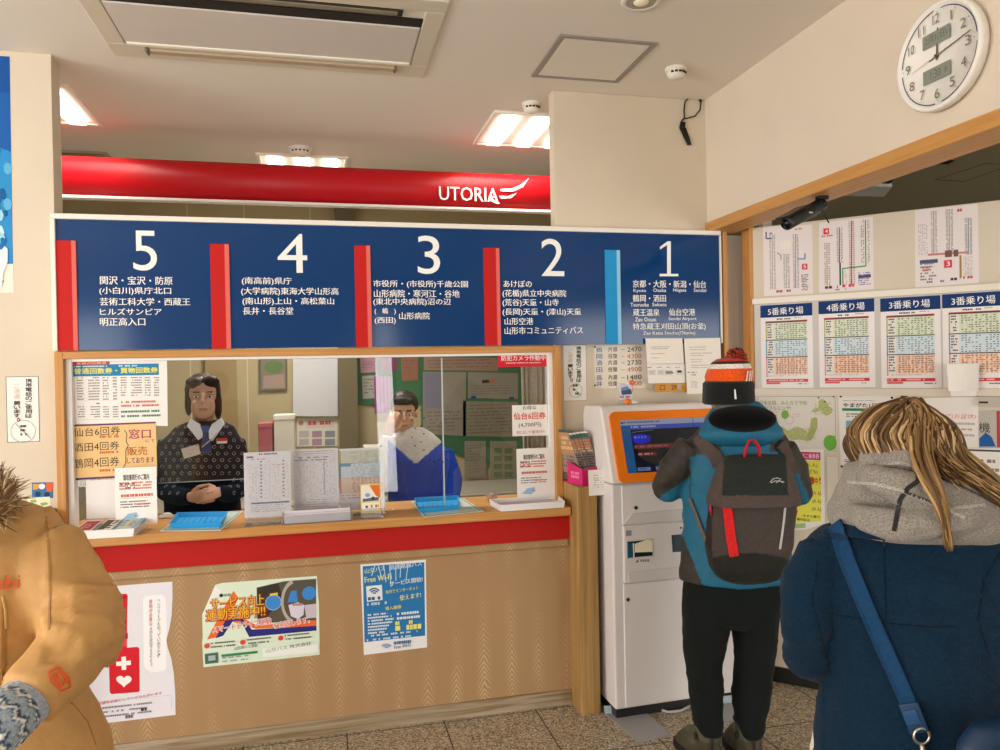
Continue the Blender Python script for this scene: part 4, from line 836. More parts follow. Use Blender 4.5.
# ================================================================== POSTERS ON THE COUNTER FRONT
CP = 3.4118
p = Pr(('Y', CP)); z = zr(5, 70, 580); S = lambda *q: [z(a_, b_, 0, 0)[:2] for a_, b_ in q]
p.base(S((60, 42), (512, 8), (513, 90), (508, 180), (498, 240), (482, 300), (488, 335), (506, 390), (520, 470), (526, 560), (528, 674), (126, 722), (62, 726)), 'e7e5ee')
p.poly(S((241, 80), (248, 70), (282, 68), (289, 78), (287, 130), (285, 355), (252, 358), (254, 170), (244, 120)), 'd5202e'); p.poly(S((252, 82), (280, 80), (280, 92), (252, 94)), 'a5161f'); p.rect(*z(244, 268, 290, 294), 'b81924'); p.rect(*z(252, 296, 286, 330), 'e24a52')
p.poly(S((204, 344), (338, 334), (347, 342), (349, 552), (342, 560), (208, 570), (198, 560), (194, 354)), 'd5202e')
p.poly(S((257, 384), (280, 382), (280, 404), (305, 402), (305, 424), (281, 426), (282, 448), (259, 450), (258, 428), (232, 430), (231, 408), (257, 406)), 'f7f4f2')
hp = []
for k in range(40):
    t = 2 * PI * k / 40; hx = 16 * math.sin(t) ** 3; hy = 13 * math.cos(t) - 5 * math.cos(2 * t) - 2 * math.cos(3 * t) - math.cos(4 * t); hp.append((270 + hx * 2.4, 503 - hy * 2.05))
p.poly(S(*hp), 'f7f4f2')
p.poly(S((378, 80), (460, 72), (478, 90), (484, 250), (482, 440), (468, 455), (415, 460), (402, 472), (404, 458), (380, 446), (368, 425), (366, 95)), 'f6f5f8')
p.vtext('ヘルプマークを知っていますか?', z(436, 0, 0, 0)[0], z(0, 94, 0, 0)[1], z(452, 0, 0, 0)[0], z(0, 388, 0, 0)[1], '4a4646'); p.vtext('援助が必要な', z(396, 0, 0, 0)[0], z(0, 98, 0, 0)[1], z(412, 0, 0, 0)[0], z(0, 232, 0, 0)[1], 'd04a52', .01); p.vtext('方のためのマークです。', z(398, 0, 0, 0)[0], z(0, 236, 0, 0)[1], z(412, 0, 0, 0)[0], z(0, 432, 0, 0)[1], '4a4646')
p.text('援助や配慮を必要としている方々がいます', *z(78, 622, 462, 636), 'd04a52', .01, .07); p.dash(*z(100, 642, 440, 668), 3, '8f8c92', 4, .4); p.dash(*z(355, 640, 385, 652), 1, '3a3838', 6, .9, 1, 0, 0); p.dash(*z(230, 680, 320, 694), 1, '77737a', 8, .7, 1, .4)
p.line(*z(80, 612, 508, 574), .001, 'bdbac6'); p.line(*z(508, 574, 508, 640), .001, 'bdbac6')
p.done('help_mark_poster', 'white poster with a red luggage tag bearing a cross and heart', 'poster')
p = Pr(('Y', CP)); z = zr(7.146, 200, 570); S = lambda *q: [z(a_, b_, 0, 0)[:2] for a_, b_ in q]
p.base(S((110, 105), (160, 92), (835, 42), (842, 150), (850, 240), (857, 605), (25, 695), (15, 510), (20, 480), (15, 320)), 'dcecd8')
p.poly(S((18, 318), (108, 108), (150, 150), (90, 270), (40, 330)), 'edf0ea')
p.poly(S((240, 148), (275, 200), (215, 330), (120, 480), (50, 497), (110, 380)), 'e8702e'); p.poly(S((170, 352), (320, 350), (405, 395), (832, 355), (832, 400), (400, 420)), 'e8702e')
p.poly(S((185, 355), (305, 350), (372, 425), (832, 398), (833, 432), (352, 478), (290, 362), (235, 365), (165, 470), (110, 488)), '2c2c7e')
p.poly(S((405, 125), (600, 80), (830, 62), (830, 358), (410, 382)), '5a5348'); p.poly(S((410, 130), (560, 92), (590, 200), (470, 345), (412, 360)), '3a342c')
p.disc(*z(524, 232, 0, 0)[:2], .034, '3f8ad6', 24); p.ring(*z(524, 232, 0, 0)[:2], .034, .003, '9cc0e6'); p.disc(*z(780, 165, 0, 0)[:2], .030, '3f8ad6', 24); p.poly(S((625, 230), (650, 150), (690, 145), (700, 228)), '3f8ad6'); p.poly(S((498, 170), (555, 160), (555, 178), (500, 184)), 'e8c84a')
p.poly(S((632, 250), (700, 230), (745, 250), (740, 320), (700, 350), (650, 330)), 'd9d4e4'); p.poly(S((745, 250), (830, 240), (830, 340), (760, 345)), 'c9c0cc'); p.poly(S((660, 240), (735, 236), (735, 252), (660, 256)), 'b08a8a')
for k in range(20):
    t0, t1 = -1.3 + k * .13, -1.3 + (k + 1) * .13; f = lambda t, r: (690 - math.cos(t) * r, 225 + math.sin(t) * r * 1.45)
    p.poly(S(f(t0, 112), f(t1, 112), f(t1, 92), f(t0, 92)), 'b5ada0')
for t_, bx, c in (('サービス向上', (78, 200, 458, 282), 0), ('運動実施中!!', (45, 280, 465, 366), 0)):
    p.text(t_, *z(bx[0] - 3, bx[1] + 3, bx[2] + 5, bx[3] + 5), 'b03a1e', .075, .0); p.text(t_, *z(*bx), 'efb83a', .02, .0)
p.text('スマートドライブ運動', *z(88, 402, 508, 452), 'f4efe8', .08, .075); p.text('スマートドライブ運動', *z(90, 404, 506, 450), 'd83048', .015, .075); p.text('を実践します。', *z(520, 376, 782, 420), 'f4efe8', .08, .085); p.text('を実践します。', *z(522, 378, 780, 418), 'd83048', .015, .085)
p.disc(*z(152, 180, 0, 0)[:2], .008, '3a3a36', 14); p.text('年度', *z(172, 168, 222, 190), '3a3a36', .01)
for x, y in ((50, 540), (306, 514), (577, 484)): p.disc(*z(x, y, 0, 0)[:2], .011, 'd8483a', 16); p.dash(*z(x + 28, y - 22, x + 220, y + 12), 2, '6a6a60', x, .4, .9, .1, .2)
p.text('山形県バス協会', *z(245, 548, 412, 572), '3a3a36', .005, .06); p.poly(S((152, 602), (412, 575), (412, 592), (155, 620)), '3f8a5a'); p.poly(S((448, 560), (845, 525), (848, 585), (452, 622)), 'eef2ec')
p.text('山交バス 株式会社', *z(470, 562, 795, 590), '6a6a64', 0, .075); p.poly(S((35, 598), (128, 585), (130, 660), (38, 670)), '4a6a5a'); p.poly(S((60, 612), (110, 606), (112, 640), (62, 648)), 'a8bcb8'); p.dash(*z(160, 622, 380, 648), 2, '9aa09a', 5, .4)
p.done('bus_service_poster', 'pale green bus driving poster with torn corner, between two counter posters', 'poster')
p = Pr(('Y', CP)); z = zr(6.525, 355, 550); S = lambda *q: [z(a_, b_, 0, 0)[:2] for a_, b_ in q]
p.base(S((35, 95), (462, 62), (470, 635), (58, 685)), 'ecebee'); p.poly(S((50, 106), (452, 80), (458, 558), (62, 602)), '2a78b6')
for k, (x, y0, y1) in enumerate(((150, 95, 190), (185, 95, 210), (225, 90, 240), (265, 95, 200), (300, 90, 180), (345, 95, 215), (130, 100, 170))): p.line(*z(x, y0, x + 26 - k * 8, y1), .004, 'b9d4e8')
p.text('山交バス', *z(62, 122, 195, 155), 'd9e4b0', .02, .08); p.text('高速路線バス', *z(225, 98, 435, 132), 'd4e6f2', .02, .06); p.text('Free Wi-Fi', *z(62, 178, 238, 215), 'ece87a', .02, .07); p.text('サービス開始!', *z(225, 205, 440, 238), 'e8f0f4', .02, .07)
p.poly(S((72, 236), (175, 226), (180, 325), (78, 338)), 'e4ecf2')
for r, t in ((46, 9), (32, 9), (18, 9)):
    for k in range(8):
        t0, t1 = PI * (.22 + .07 * k), PI * (.22 + .07 * (k + 1)); f = lambda t_, rr: (126 + math.cos(t_) * rr, 292 - math.sin(t_) * rr)
        p.poly(S(f(t0, r), f(t1, r), f(t1, r - t), f(t0, r - t)), '3a5a8a')
p.dash(*z(84, 308, 170, 330), 1, '3a5a8a', 3, .7); p.text('車内でインターネット', *z(198, 262, 412, 288), 'd8e070', .015, .06); p.text('使えます!', *z(290, 295, 428, 330), 'e8e8a0', .02, .07); p.dash(*z(78, 345, 215, 358), 1, 'b9d4e8', 4, .7)
p.text('導入路線', *z(198, 370, 300, 394), 'ece87a', .02, .05); p.dash(*z(82, 418, 255, 540), 7, 'dbe8f2', 5, .55, .9, .05, .4); p.dash(*z(272, 408, 428, 452), 2, 'dbe8f2', 6, .55, .9, .05, .1); p.dash(*z(262, 466, 380, 488), 1, 'ece87a', 7, .7, .9, .1, .1); p.dash(*z(262, 495, 440, 520), 1, 'ece87a', 8, .75, .9, .1, 0); p.dash(*z(75, 555, 450, 570), 2, 'c9dcea', 9, .45)
for r, t in ((44, 7), (31, 7), (18, 7)):
    for k in range(8):
        t0, t1 = PI * (.22 + .07 * k), PI * (.22 + .07 * (k + 1)); f = lambda t_, rr: (205 + math.cos(t_) * rr, 645 - math.sin(t_) * rr * .8)
        p.poly(S(f(t0, r), f(t1, r), f(t1, r - t), f(t0, r - t)), '6a90b8')
p.dash(*z(252, 596, 365, 612), 1, '4a78a8', 2, .7, .8, .05, 0); p.text('Free Wi-Fi', *z(255, 622, 362, 645), '3a3a60', .01, .06)
p.done('wifi_poster', 'blue free wireless poster, rightmost on the counter front', 'poster')
# ================================================================== ON THE COUNTER
CZ = CT + 0.0005
def on(x, y, z=CZ): return onZ(x, y, z)
def openbox(mb, q, h, t, col, floor=True, slope=0.0):
    """open tray: q = 4 corners on the table (front-left, front-right, back-right, back-left); sides flare by slope"""
    c = sum(q, Vector()) / 4; up_ = Vector((0, 0, h))
    o0 = q; o1 = [p_ + up_ + (p_ - c) * slope for p_ in q]
    i1 = [p_ + (c - p_).normalized() * t * 1.4 for p_ in o1]; i0 = [p_ + (c - p_).normalized() * t * 1.4 + Vector((0, 0, t)) for p_ in q]
    V = [mb.bm.verts.new(p_) for p_ in o0 + o1 + i1 + i0]
    for k in range(4):
        n = (k + 1) % 4
        for a_, b_ in ((0, 4), (4, 8), (8, 12)): mb.bm.faces.new((V[a_ + k], V[a_ + n], V[b_ + n], V[b_ + k]))
    mb.bm.faces.new(V[0:4]); mb.bm.faces.new(V[12:16]); mb._paint(col); return mb
# left tray with three leaflets
def quadZ(pts, z=CZ): return [onZ(x, y, z) for x, y in pts]
fl = on(71, 540); fr_ = on(133, 536.5)
bl, br_ = Vector((fl.x + .005, 3.475, CZ)), Vector((fr_.x + .012, 3.475, CZ))
tr = MB(); openbox(tr, [fl, fr_, br_, bl], .034, .004, 'eeecea', slope=.06); tag(tr.build('leaflet_tray', 'satin'), 'shallow white tray of leaflets at the left end of the counter', 'tray')
lx = [fl.x - .008, fl.x + .075, fl.x + .150, fr_.x + .012]
for k, (c1, lab) in enumerate((('b8404a', 'red and white leaflet in the left tray'), ('5a5550', 'dark grey and white leaflet in the middle of the left tray'), ('a9c6d2', 'pale blue leaflet at the right of the left tray'))):
    a_, b_ = lx[k], lx[k + 1] - .004
    o_ = Vector((a_ + .008, fl.y + .012, CZ + .027 + .0005)); bk = Vector((a_ + .022, 3.470, CZ + .046))
    upv = (bk - o_); ru = Vector((1, 0, 0)); H_ = upv.length; upv.normalize(); nn = ru.cross(upv).normalized()
    p = Pr(('F', (o_, ru, upv, nn)), 0, .0015); W_ = b_ - a_ - .012
    p.fm(0, H_, W_, 0); p.base([(0, 0), (1, 0), (1, 1), (0, 1)], 'e6e4e0')
    if k == 0: p.poly([(.12, .1), (.95, .1), (.9, .9), (.05, .9)], c1); p.dash(.2, .3, .8, .8, 3, 'd8b0b0', 3, .5)
    elif k == 1: p.poly([(.05, .05), (.6, .08), (.5, .9), (.02, .95)], c1); p.dash(.3, .2, .95, .9, 4, '4a4642', 4, .6); p.poly([(.65, .1), (.95, .1), (.9, .4), (.7, .45)], '8a8680')
    else: p.rect(.0, .0, 1, 1, 'b9cdd4'); p.poly([(.3, 0), (.6, 0), (.5, 1), (.2, 1)], 'cfd8b4'); p.text('パスー', .42, .25, .75, .75, 'c0404a', .02); p.dash(.05, .2, .3, .8, 3, '7a9aa8', 5, .5); p.poly([(.8, 0), (1, 0), (1, 1), (.75, 1)], '8fb6cc')
    p.px(); p.done('leaflet', lab, 'leaflet', 'leaflets in the left tray')
# upright sheets in clear acrylic stands
def stand_sheet(tl, br, label, fn, foot_px, lean=.02, Yb=None):
    bot = on((tl[0] + br[0]) / 2, br[1] + 9); Yb = Yb or bot.y
    P0 = onY(tl[0], br[1], Yb); P1 = onY(br[0], br[1], Yb); zt_ = onY(tl[0], tl[1], Yb).z
    upv = Vector((0, lean, 1)).normalized(); zb_ = min(P0.z, P1.z); o_ = Vector((P0.x, Yb, zb_)); W_ = P1.x - P0.x; H_ = (zt_ - zb_)
    t = thing('sheet_stand', Vector((P0.x + W_ / 2, Yb, CZ)), label, 'sign stand', 'acrylic sheet stands on the counter')
    p = Pr(('F', (o_, Vector((1, 0, 0)), upv, Vector((0, -1, lean)).normalized())), 0, .0012); p.fm(0, H_, W_, 0); p.base([(0, 0), (1, 0), (1, 1), (0, 1)], 'f6f4f8'); fn(p); p.px(); p.done('sheet', None, None, None, t)
    b = MB(); nn = Vector((0, -1, lean)).normalized(); q = [o_ + nn * .003, o_ + Vector((W_, 0, 0)) + nn * .003, o_ + Vector((W_, 0, 0)) + upv * H_ + nn * .003, o_ + upv * H_ + nn * .003]
    b.prism(q, nn * .002); 
    z0_ = CZ - zb_; q = [Vector((P0.x, Yb - .028, CZ)), Vector((P0.x + W_, Yb - .028, CZ)), Vector((P0.x + W_, Yb + .055, CZ)), Vector((P0.x, Yb + .055, CZ))]
    b.prism(q, (0, 0, .003))
    a_ = Vector((P0.x, Yb, CZ + .003)); c = Vector((P0.x + W_, Yb, CZ + .003)); b.prism([a_, c, Vector((P0.x + W_, Yb - .003, zb_)), Vector((P0.x, Yb - .003, zb_))], (0, .003, 0)); b.build('acrylic_holder', 'acrylic', t)
def sh1(p):
    p.rect(.06, .06, .2, .085, '4a4846'); p.dash(.32, .02, .74, .05, 1, '4a4846', 3, .8)
    for c in (.08, .56): p.dots(c, .16, c + .4, .76, 6, 20, 'c4c0cc', 5, .5, .5, .35); p.dots(c + .24, .12, c + .3, .72, 1, 11, '5a5864', 6, .9, .6, .4)
    p.line(.54, .1, .54, .76, .0008, '9a98a8'); p.rect(.14, .775, .96, .80, '2f5f9a'); p.dash(.14, .82, .9, .94, 4, 'b9a4ac', 7, .4); p.dash(.1, .1, .5, .12, 1, '8a8694', 8, .7); p.dash(.58, .2, .9, .22, 1, 'd08a8a', 9, .6)
def sh2(p):
    p.dash(.05, .03, .95, .1, 2, 'b4acb4', 3, .4); p.frame(.03, .1, .95, .76, .0008, 'b0acb8'); p.dots(.05, .12, .93, .75, 12, 24, 'bcb8c4', 5, .45, .45, .35); p.dots(.64, .2, .72, .72, 1, 14, '5a5864', 6, .9); p.dash(.05, .12, .9, .2, 2, '8a8694', 8, .5); p.dash(.06, .78, .95, .95, 5, 'c8a8b0', 7, .4); p.ring(.86, .66, .012, .001, '77738a')
def sh3(p):
    p.rect(0, .03, .03, .24, 'b9b45a'); p.rect(.03, .03, 1, .24, 'd9e2cc'); p.rect(0, .24, .03, .48, '3f97c4'); p.rect(.03, .24, 1, .48, 'd8e8f0'); p.rect(0, .48, .03, .72, 'e08a98'); p.rect(.03, .48, 1, .72, 'f4dcc8')
    for k in range(7): p.rect(.3 + k * .09, .48, .34 + k * .09, .72, 'efc0a4')
    p.rect(0, .24, .25, .29, '3f97c4'); p.line(0, .24, 1, .24, .001, '6a6a60'); p.line(0, .48, 1, .48, .001, '6a6a60'); p.dots(.25, .05, .97, .7, 14, 18, '8a8a8a', 4, .6, .5, .4); p.dash(.02, .75, .8, .84, 2, 'd88a92', 5, .4); p.line(0, .72, 1, .72, .001, 'd05a70')
stand_sheet((244.8, 453), (291.5, 515), 'white timetable sheet with a dark blue bar, left of the three acrylic stands', sh1, None, lean=.045)
stand_sheet((293.6, 450), (339.2, 512), 'white timetable sheet in an acrylic stand, middle of the three', sh2, None, Yb=3.47, lean=.05)
stand_sheet((340.5, 449), (385, 508), 'timetable sheet with green, blue and orange bands in an acrylic stand', sh3, None, Yb=3.48)
# clear leaflet holder in front of the middle sheet
c0, c1 = on(283, 525), on(352, 521.5)
lh = thing('leaflet_holder', (c0 + c1) / 2, 'clear acrylic leaflet holder on the counter in front of the middle sheet', 'holder')
b = MB(); yy = c0.y
b.box((c0.x, yy - .003, CZ), (c1.x, yy, CZ + .04)).box((c0.x, yy, CZ), (c1.x, yy + .045, CZ + .003)).box((c0.x, yy + .045, CZ), (c1.x, yy + .048, CZ + .065)).box((c0.x - .003, yy - .003, CZ), (c0.x, yy + .048, CZ + .05)).box((c1.x, yy - .003, CZ), (c1.x + .003, yy + .048, CZ + .05)); b.build('acrylic_body', 'acrylic', lh)
b = MB()
for k in range(5): b.box((c0.x + .006, yy + .006 + k * .006, CZ + .0035), (c1.x - .006, yy + .0085 + k * .006, CZ + .036 + k * .004), ['d9d6de', 'e8e4ea', 'cfcad6', 'e2dade', 'ece8ee'][k])
b.build('leaflet_stock', 'paper', lh)
# orange card in a little stand
q0, q1 = on(361, 519), on(381, 517.5); yb = (q0.y + q1.y) / 2; zt_ = onY(370, 484, yb).z; zc_ = onY(370, 513, yb).z
cd = thing('card_stand', Vector(((q0.x + q1.x) / 2, yb, CZ)), 'small orange and white card in a clear stand at the right of the sheets', 'card')
o_ = Vector((q0.x, yb, zc_)); p = Pr(('F', (o_, Vector((1, 0, 0)), Vector((0, 0, 1)), Vector((0, -1, 0)))), 0, .001); p.fm(0, zt_ - zc_, q1.x - q0.x, 0); p.base([(0, 0), (1, 0), (1, 1), (0, 1)], 'e8d27a')
p.rect(.04, .04, .96, .6, 'efe9e0'); p.poly([(.45, .04), (.96, .04), (.96, .5), (.75, .4)], 'e2742e'); p.disc(.35, .38, .011, '8fa8c8', 14, .009); p.poly([(.1, .5), (.9, .46), (.9, .58), (.1, .6)], '5a6a80'); p.disc(.62, .5, .008, '3a4a60'); p.rect(.06, .64, .94, .92, 'f4efdc'); p.disc(.3, .78, .006, '4a5a8a'); p.dash(.5, .72, .92, .84, 1, 'c86a5a', 4, .8); p.px(); p.done('card', None, None, None, cd)
b = MB(); b.box((q0.x - .03, yb - .02, CZ), (q1.x + .01, yb + .02, CZ + .003)).box((q0.x, yb - .003, CZ + .003), (q1.x, yb - .0015, zc_ + .02)).box((q0.x, yb + .0012, CZ + .003), (q1.x, yb + .003, zc_ + .02)); b.build('acrylic_holder', 'acrylic', cd)
# mats and blue coin trays
def coin_set(mat, tray, lm, lt, k):
    q = quadZ(mat); p_ = MB(); p_.prism(q, (0, 0, .0025), 'c9d6cc'); m = tag(p_.build('counter_mat', 'satin'), lm, 'mat', 'mats under the coin trays')
    c = sum(q, Vector()) / 4; mp = Pr(('F', (Vector((0, 0, CZ + .0025)), Vector((1, 0, 0)), Vector((0, 1, 0)), Vector((0, 0, 1)))), 0, .0002)
    for i in range(4):
        a_, b_ = q[i], q[(i + 1) % 4]; a2, b2 = a_ + (c - a_) * .06, b_ + (c - b_) * .06; mp.uv([(a2.x, a2.y), (b2.x, b2.y), (b2.x + (c.x - b2.x) * .05, b2.y + (c.y - b2.y) * .05), (a2.x + (c.x - a2.x) * .05, a2.y + (c.y - a2.y) * .05)], '7f9a8e')
    mp.done('printed_border', None, None, None, m)
    b = MB(); qq = quadZ(tray, CZ + .003); openbox(b, qq, .024, .004, '2f9fe0', slope=.09)
    r = tag(b.build('coin_tray', 'satin'), lt, 'tray', 'blue coin trays')
    b = MB(); cc_ = sum(qq, Vector()) / 4
    for i in range(7):
        f = (i + .5) / 7; a_ = qq[0].lerp(qq[1], f); b2 = qq[3].lerp(qq[2], f); b.tube([a_.lerp(cc_, .16) + Vector((0, 0, .006)), b2.lerp(cc_, .16) + Vector((0, 0, .006))], .0022, '2a93d4', 6)
    b.build('ridge', 'satin', r)
coin_set([(160, 531.5), (221, 530.5), (243, 511.5), (186, 513)], [(172, 528.5), (220, 527), (226, 517), (179, 518)], 'pale green mat in front of the standing clerk', 'blue coin tray in front of the standing clerk', 0)
coin_set([(424, 517.5), (484, 511.5), (463, 498.5), (411, 502)], [(420, 513), (458, 509.5), (457, 500.5), (416, 503)], 'pale green mat in front of the seated clerk', 'blue coin tray in front of the seated clerk', 1)
# tissue packet
b = MB(); c = on(166, 518); b.box((c.x - .03, c.y - .015, CZ), (c.x + .03, c.y + .02, CZ + .014), 'e6e4e2', .006).ball((c.x + .005, c.y, CZ + .016), (.022, .012, .009), 'f4f2f0', 10, 6).ball((c.x - .015, c.y + .004, CZ + .014), (.012, .01, .006), 'c9b8a8', 8, 5); tag(b.build('tissue_packet', 'cloth'), 'small crumpled white tissue packet beside the left coin tray', 'tissue packet')
# small white tray at the right end with papers
f0, f1 = on(501, 511.5), on(564, 507.5); yb = 3.505
b = MB(); openbox(b, [f0, Vector((min(f1.x, 1.11), f1.y, CZ)), Vector((1.105, yb, CZ)), Vector((f0.x - .012, yb, CZ))], .03, .004, 'efedec', slope=.03); tag(b.build('paper_tray', 'satin'), 'small white tray at the right end of the counter', 'tray')
b = MB(); b.box((f0.x + .01, f0.y + .012, CZ + .006), (1.09, yb - .018, CZ + .014), 'e4e0ea', .001).box((f0.x + .03, f0.y + .015, CZ + .014), (1.07, yb - .025, CZ + .017), 'd2c4d0', rot=Matrix.Rotation(.05, 3, 'Z')); tag(b.build('paper_stack', 'paper'), 'thin stack of papers lying in the small white tray', 'papers')
b = MB(); o_ = on(489, 503); b.prism([o_ + Vector((0, 0, 0)), o_ + Vector((.05, .0, 0)), o_ + Vector((.05, .07, .035)), o_ + Vector((0, .07, .035))], (0, 0, .003)).box(o_ + Vector((0, .066, 0)), o_ + Vector((.05, .069, .034))); tag(b.build('acrylic_stand', 'acrylic'), 'small empty clear acrylic stand left of the small white tray', 'stand')

# ================================================================== TICKET MACHINE
KA = math.radians(2); KR = Matrix.Rotation(KA, 3, 'Z'); K0 = Vector((1.263, 3.185, 0))
kd = thing('ticket_machine', K0, 'tall white ticket machine with an orange framed touch screen', 'ticket machine')
KW, KD = .64, .31
def kp(u, d, z): return K0 + KR @ Vector((u, d, 0)) + Vector((0, 0, z))
def kbox(mb, a, b_, col, bev=.004):
    return mb.box(K0 + Vector(a), K0 + Vector(b_), col, bev, rot=KR, piv=K0)
zs = 1.072; zt = 1.425
b = MB(); kbox(b, (0, 0, .05), (KW, KD, zs), 'ded8d6', .008); b.build('cabinet', 'satin', kd)
b = MB(); kbox(b, (.012, .02, .0), (KW - .012, KD - .01, .05), '2a2a2c', .003); b.build('plinth', 'satin', kd)
# head: leaning wedge with rounded shoulders
def headprof(inset, dz): return [( -.03 + inset, zs + .004), (.085 + inset, zt - .012 - dz), (.1 + inset, zt - dz), (.29, zt - .005 - dz), (KD, zt - .05 - dz), (KD, zs + .004)]
b = MB(); pr = headprof(0, 0); b.prism([kp(-.012, d, z) for d, z in pr], KR @ Vector((KW + .024, 0, 0)), 'e4dedb')
es = [e for e in b.bm.edges]; b.bm.faces.ensure_lookup_table(); bmesh.ops.bevel(b.bm, geom=es, offset=.012, segments=3, affect='EDGES', profile=.5)
for f in b.bm.faces: f[b.dn] = 0
b._paint('e4dedb'); b.build('head', 'satin', kd)
fo = kp(0, -.03, zs + .004); fu = (kp(0, .085, zt - .012) - fo); fH = fu.length; fu.normalize(); fr2 = KR @ Vector((1, 0, 0)); fn_ = fr2.cross(fu).normalized()
def fpt(u, v, k): return fo + fr2 * u + fu * v + fn_ * k
def rrect(u0, v0, u1, v1, r, n=5):
    o = []
    for cx_, cy_, a0_ in ((u1 - r, v1 - r, 0), (u0 + r, v1 - r, PI / 2), (u0 + r, v0 + r, PI), (u1 - r, v0 + r, 3 * PI / 2)):
        for i in range(n + 1): a_ = a0_ + PI / 2 * i / n; o.append((cx_ + r * math.cos(a_), cy_ + r * math.sin(a_)))
    return o
su0, sv0, su1, sv1 = .068, .045, KW - .035, fH - .062
b = MB(); outer = rrect(.022, .004, KW - .01, fH - .022, .028); m_ = len(outer); 
inner = rrect(su0, sv0, su1, sv1, .004)
V0 = [b.bm.verts.new(fpt(u, v, .0125)) for u, v in outer]; V1 = [b.bm.verts.new(fpt(u, v, .0125)) for u, v in inner]; V2 = [b.bm.verts.new(fpt(u, v, -.0)) for u, v in outer]; V3 = [b.bm.verts.new(fpt(u, v, .004)) for u, v in inner]
for i in range(m_):
    j = (i + 1) % m_; b.bm.faces.new((V0[i], V0[j], V1[j], V1[i])); b.bm.faces.new((V0[i], V0[j], V2[j], V2[i])); b.bm.faces.new((V1[i], V1[j], V3[j], V3[i]))
b._paint('ef7d14'); b.build('orange_bezel', 'satin', kd)
SM, nt, pb = newmat('lit_screen'); at = N(nt, 'ShaderNodeAttribute'); at.attribute_name = 'Col'; nt.links.new(at.outputs['Color'], pb.inputs['Emission Color']); pb.inputs['Emission Strength'].default_value = .55; pb.inputs['Base Color'].default_value = (.005, .005, .006, 1); pb.inputs['Roughness'].default_value = .05; MT['lit'] = SM
p = Pr(('F', (fpt(su0, sv0, .006), fr2, fu, fn_)), 0, .0); sw, sh = su1 - su0, sv1 - sv0; p.fm(0, sh, sw, 0)
p.rect(0, 0, 1, 1, '141822'); p.rect(0, .0, 1, .1, 'a4a8c0'); p.dash(.03, .03, .4, .075, 1, '5a6080', 3, .7); p.disc(.02, .055, .005, '2a3050', 10); p.rect(0, .1, .09, 1, '2a5f94'); p.rect(.09, .1, .92, .185, '4458b4'); p.dash(.1, .12, .35, .16, 1, 'a9b4e6', 4, .8)
p.rect(.70, 0, .705, .25, '2a3048'); p.poly([(.1, .285), (.2, .27), (.27, .32), (.26, .42), (.18, .47), (.1, .44)], '1c28c8'); p.text('ゆうエク', .115, .31, .23, .36, 'a9b4f0', .01)
p.rect(.1, .475, .98, .555, '7a2a2c'); p.text('JR・仙台・山形への方はこちら', .11, .49, .42, .535, 'd89a98', .0); p.rect(.125, .625, .3, .69, '7a2024'); p.dash(.13, .64, .29, .675, 1, 'd89a98', 5, .8)
for k in range(4): p.rect(.1 + k * .17, .9, .22 + k * .17, .965, '6a84b4'); p.dash(.115 + k * .17, .915, .205 + k * .17, .95, 2, '2a3a5a', k, .5)
for r in (.1, .12): p.line(.1, .24, .3, .205, .002, '8a8a7a')
p.poly([(.55, .2), (.95, .2), (.95, .45), (.5, .45)], '20262a')
p.px(); p.done('touch_screen', None, None, None, kd, 'lit')
# lower front: recessed shelf with slot, receipt window, locks
def kface(): return Pr(('F', (kp(0, -.0004, 0), fr2, Vector((0, 0, 1)), -(KR @ Vector((0, 1, 0))))), 0, .0006)
kz = lambda x, y: ((onY(x, y, 3.19) - K0).dot(fr2), onY(x, y, 3.19).z)
def kq(*pts): return [kz(*q) for q in pts]
b = MB()
def kslab(u0, z0, u1, z1, d0, d1, col, bev=.003): kbox(b, (u0, d0, z0), (u1, d1, z1), col, bev)
uA, zA = kz(621, 487); uB, zB = kz(622, 525); _, zC2 = kz(622, 583); _, zD = kz(622, 708)
b = MB(); kbox(b, (uA, -.006, zB + .003), (KW - .012, .004, zs - .006), 'e0dad7', .004); b.build('upper_door', 'satin', kd)
b = MB(); q = [kp(uA + .002, -.0065, zB + .006), kp(uA + .30, -.0065, zB + .006), kp(uA + .30, -.0065, zB + .055), kp(uA + .05, -.0065, zB + .05)]
b.prism(q, KR @ Vector((0, -.006, 0)), 'd2ccc8'); b.build('coin_lip', 'satin', kd)
b = MB(); kbox(b, (uA + .002, -.012, zC2), (KW - .014, .004, zB - .002), 'd8d2cf', .006); q = [kp(uA + .02, -.0125, zC2 + .004), kp(KW - .03, -.0125, zC2 + .004), kp(KW - .03, -.0125, zC2 + .06), kp(uA + .02, -.0125, zC2 + .05)]; b.prism(q, KR @ Vector((0, -.004, 0)), 'd2ccc9'); b.build('payment_panel', 'satin', kd)
b = MB(); kbox(b, (uA, -.006, .058), (KW - .012, .004, zC2 - .004), 'e0dad8', .004); b.build('lower_door', 'satin', kd)
u0, z0 = kz(626, 557); u1, z1 = kz(651, 539)
b = MB(); kbox(b, (u0 - .006, -.0145, z0 - .006), (u1 + .006, -.0115, z1 + .006), 'cfc9c5', .001).prism([kp(u0, -.0148, z0), kp(u1, -.0148, z0), kp(u1, -.0148, z1), kp(u0, -.0148, z1)], KR @ Vector((0, .001, 0)), '26282c').prism([kp(u0 + .002, -.0151, z0 + .003), kp(u0 + .026, -.0151, z0 + .002), kp(u0 + .022, -.0151, z1 - .006), kp(u0, -.0151, z1 - .004)], KR @ Vector((0, .0003, 0)), '1f5a74').prism([kp(u0 + .028, -.0151, z0), kp(u0 + .034, -.0151, z0), kp(u0 + .032, -.0151, z1 - .008), kp(u0 + .026, -.0151, z1 - .01)], KR @ Vector((0, .0003, 0)), 'e8e6e8')
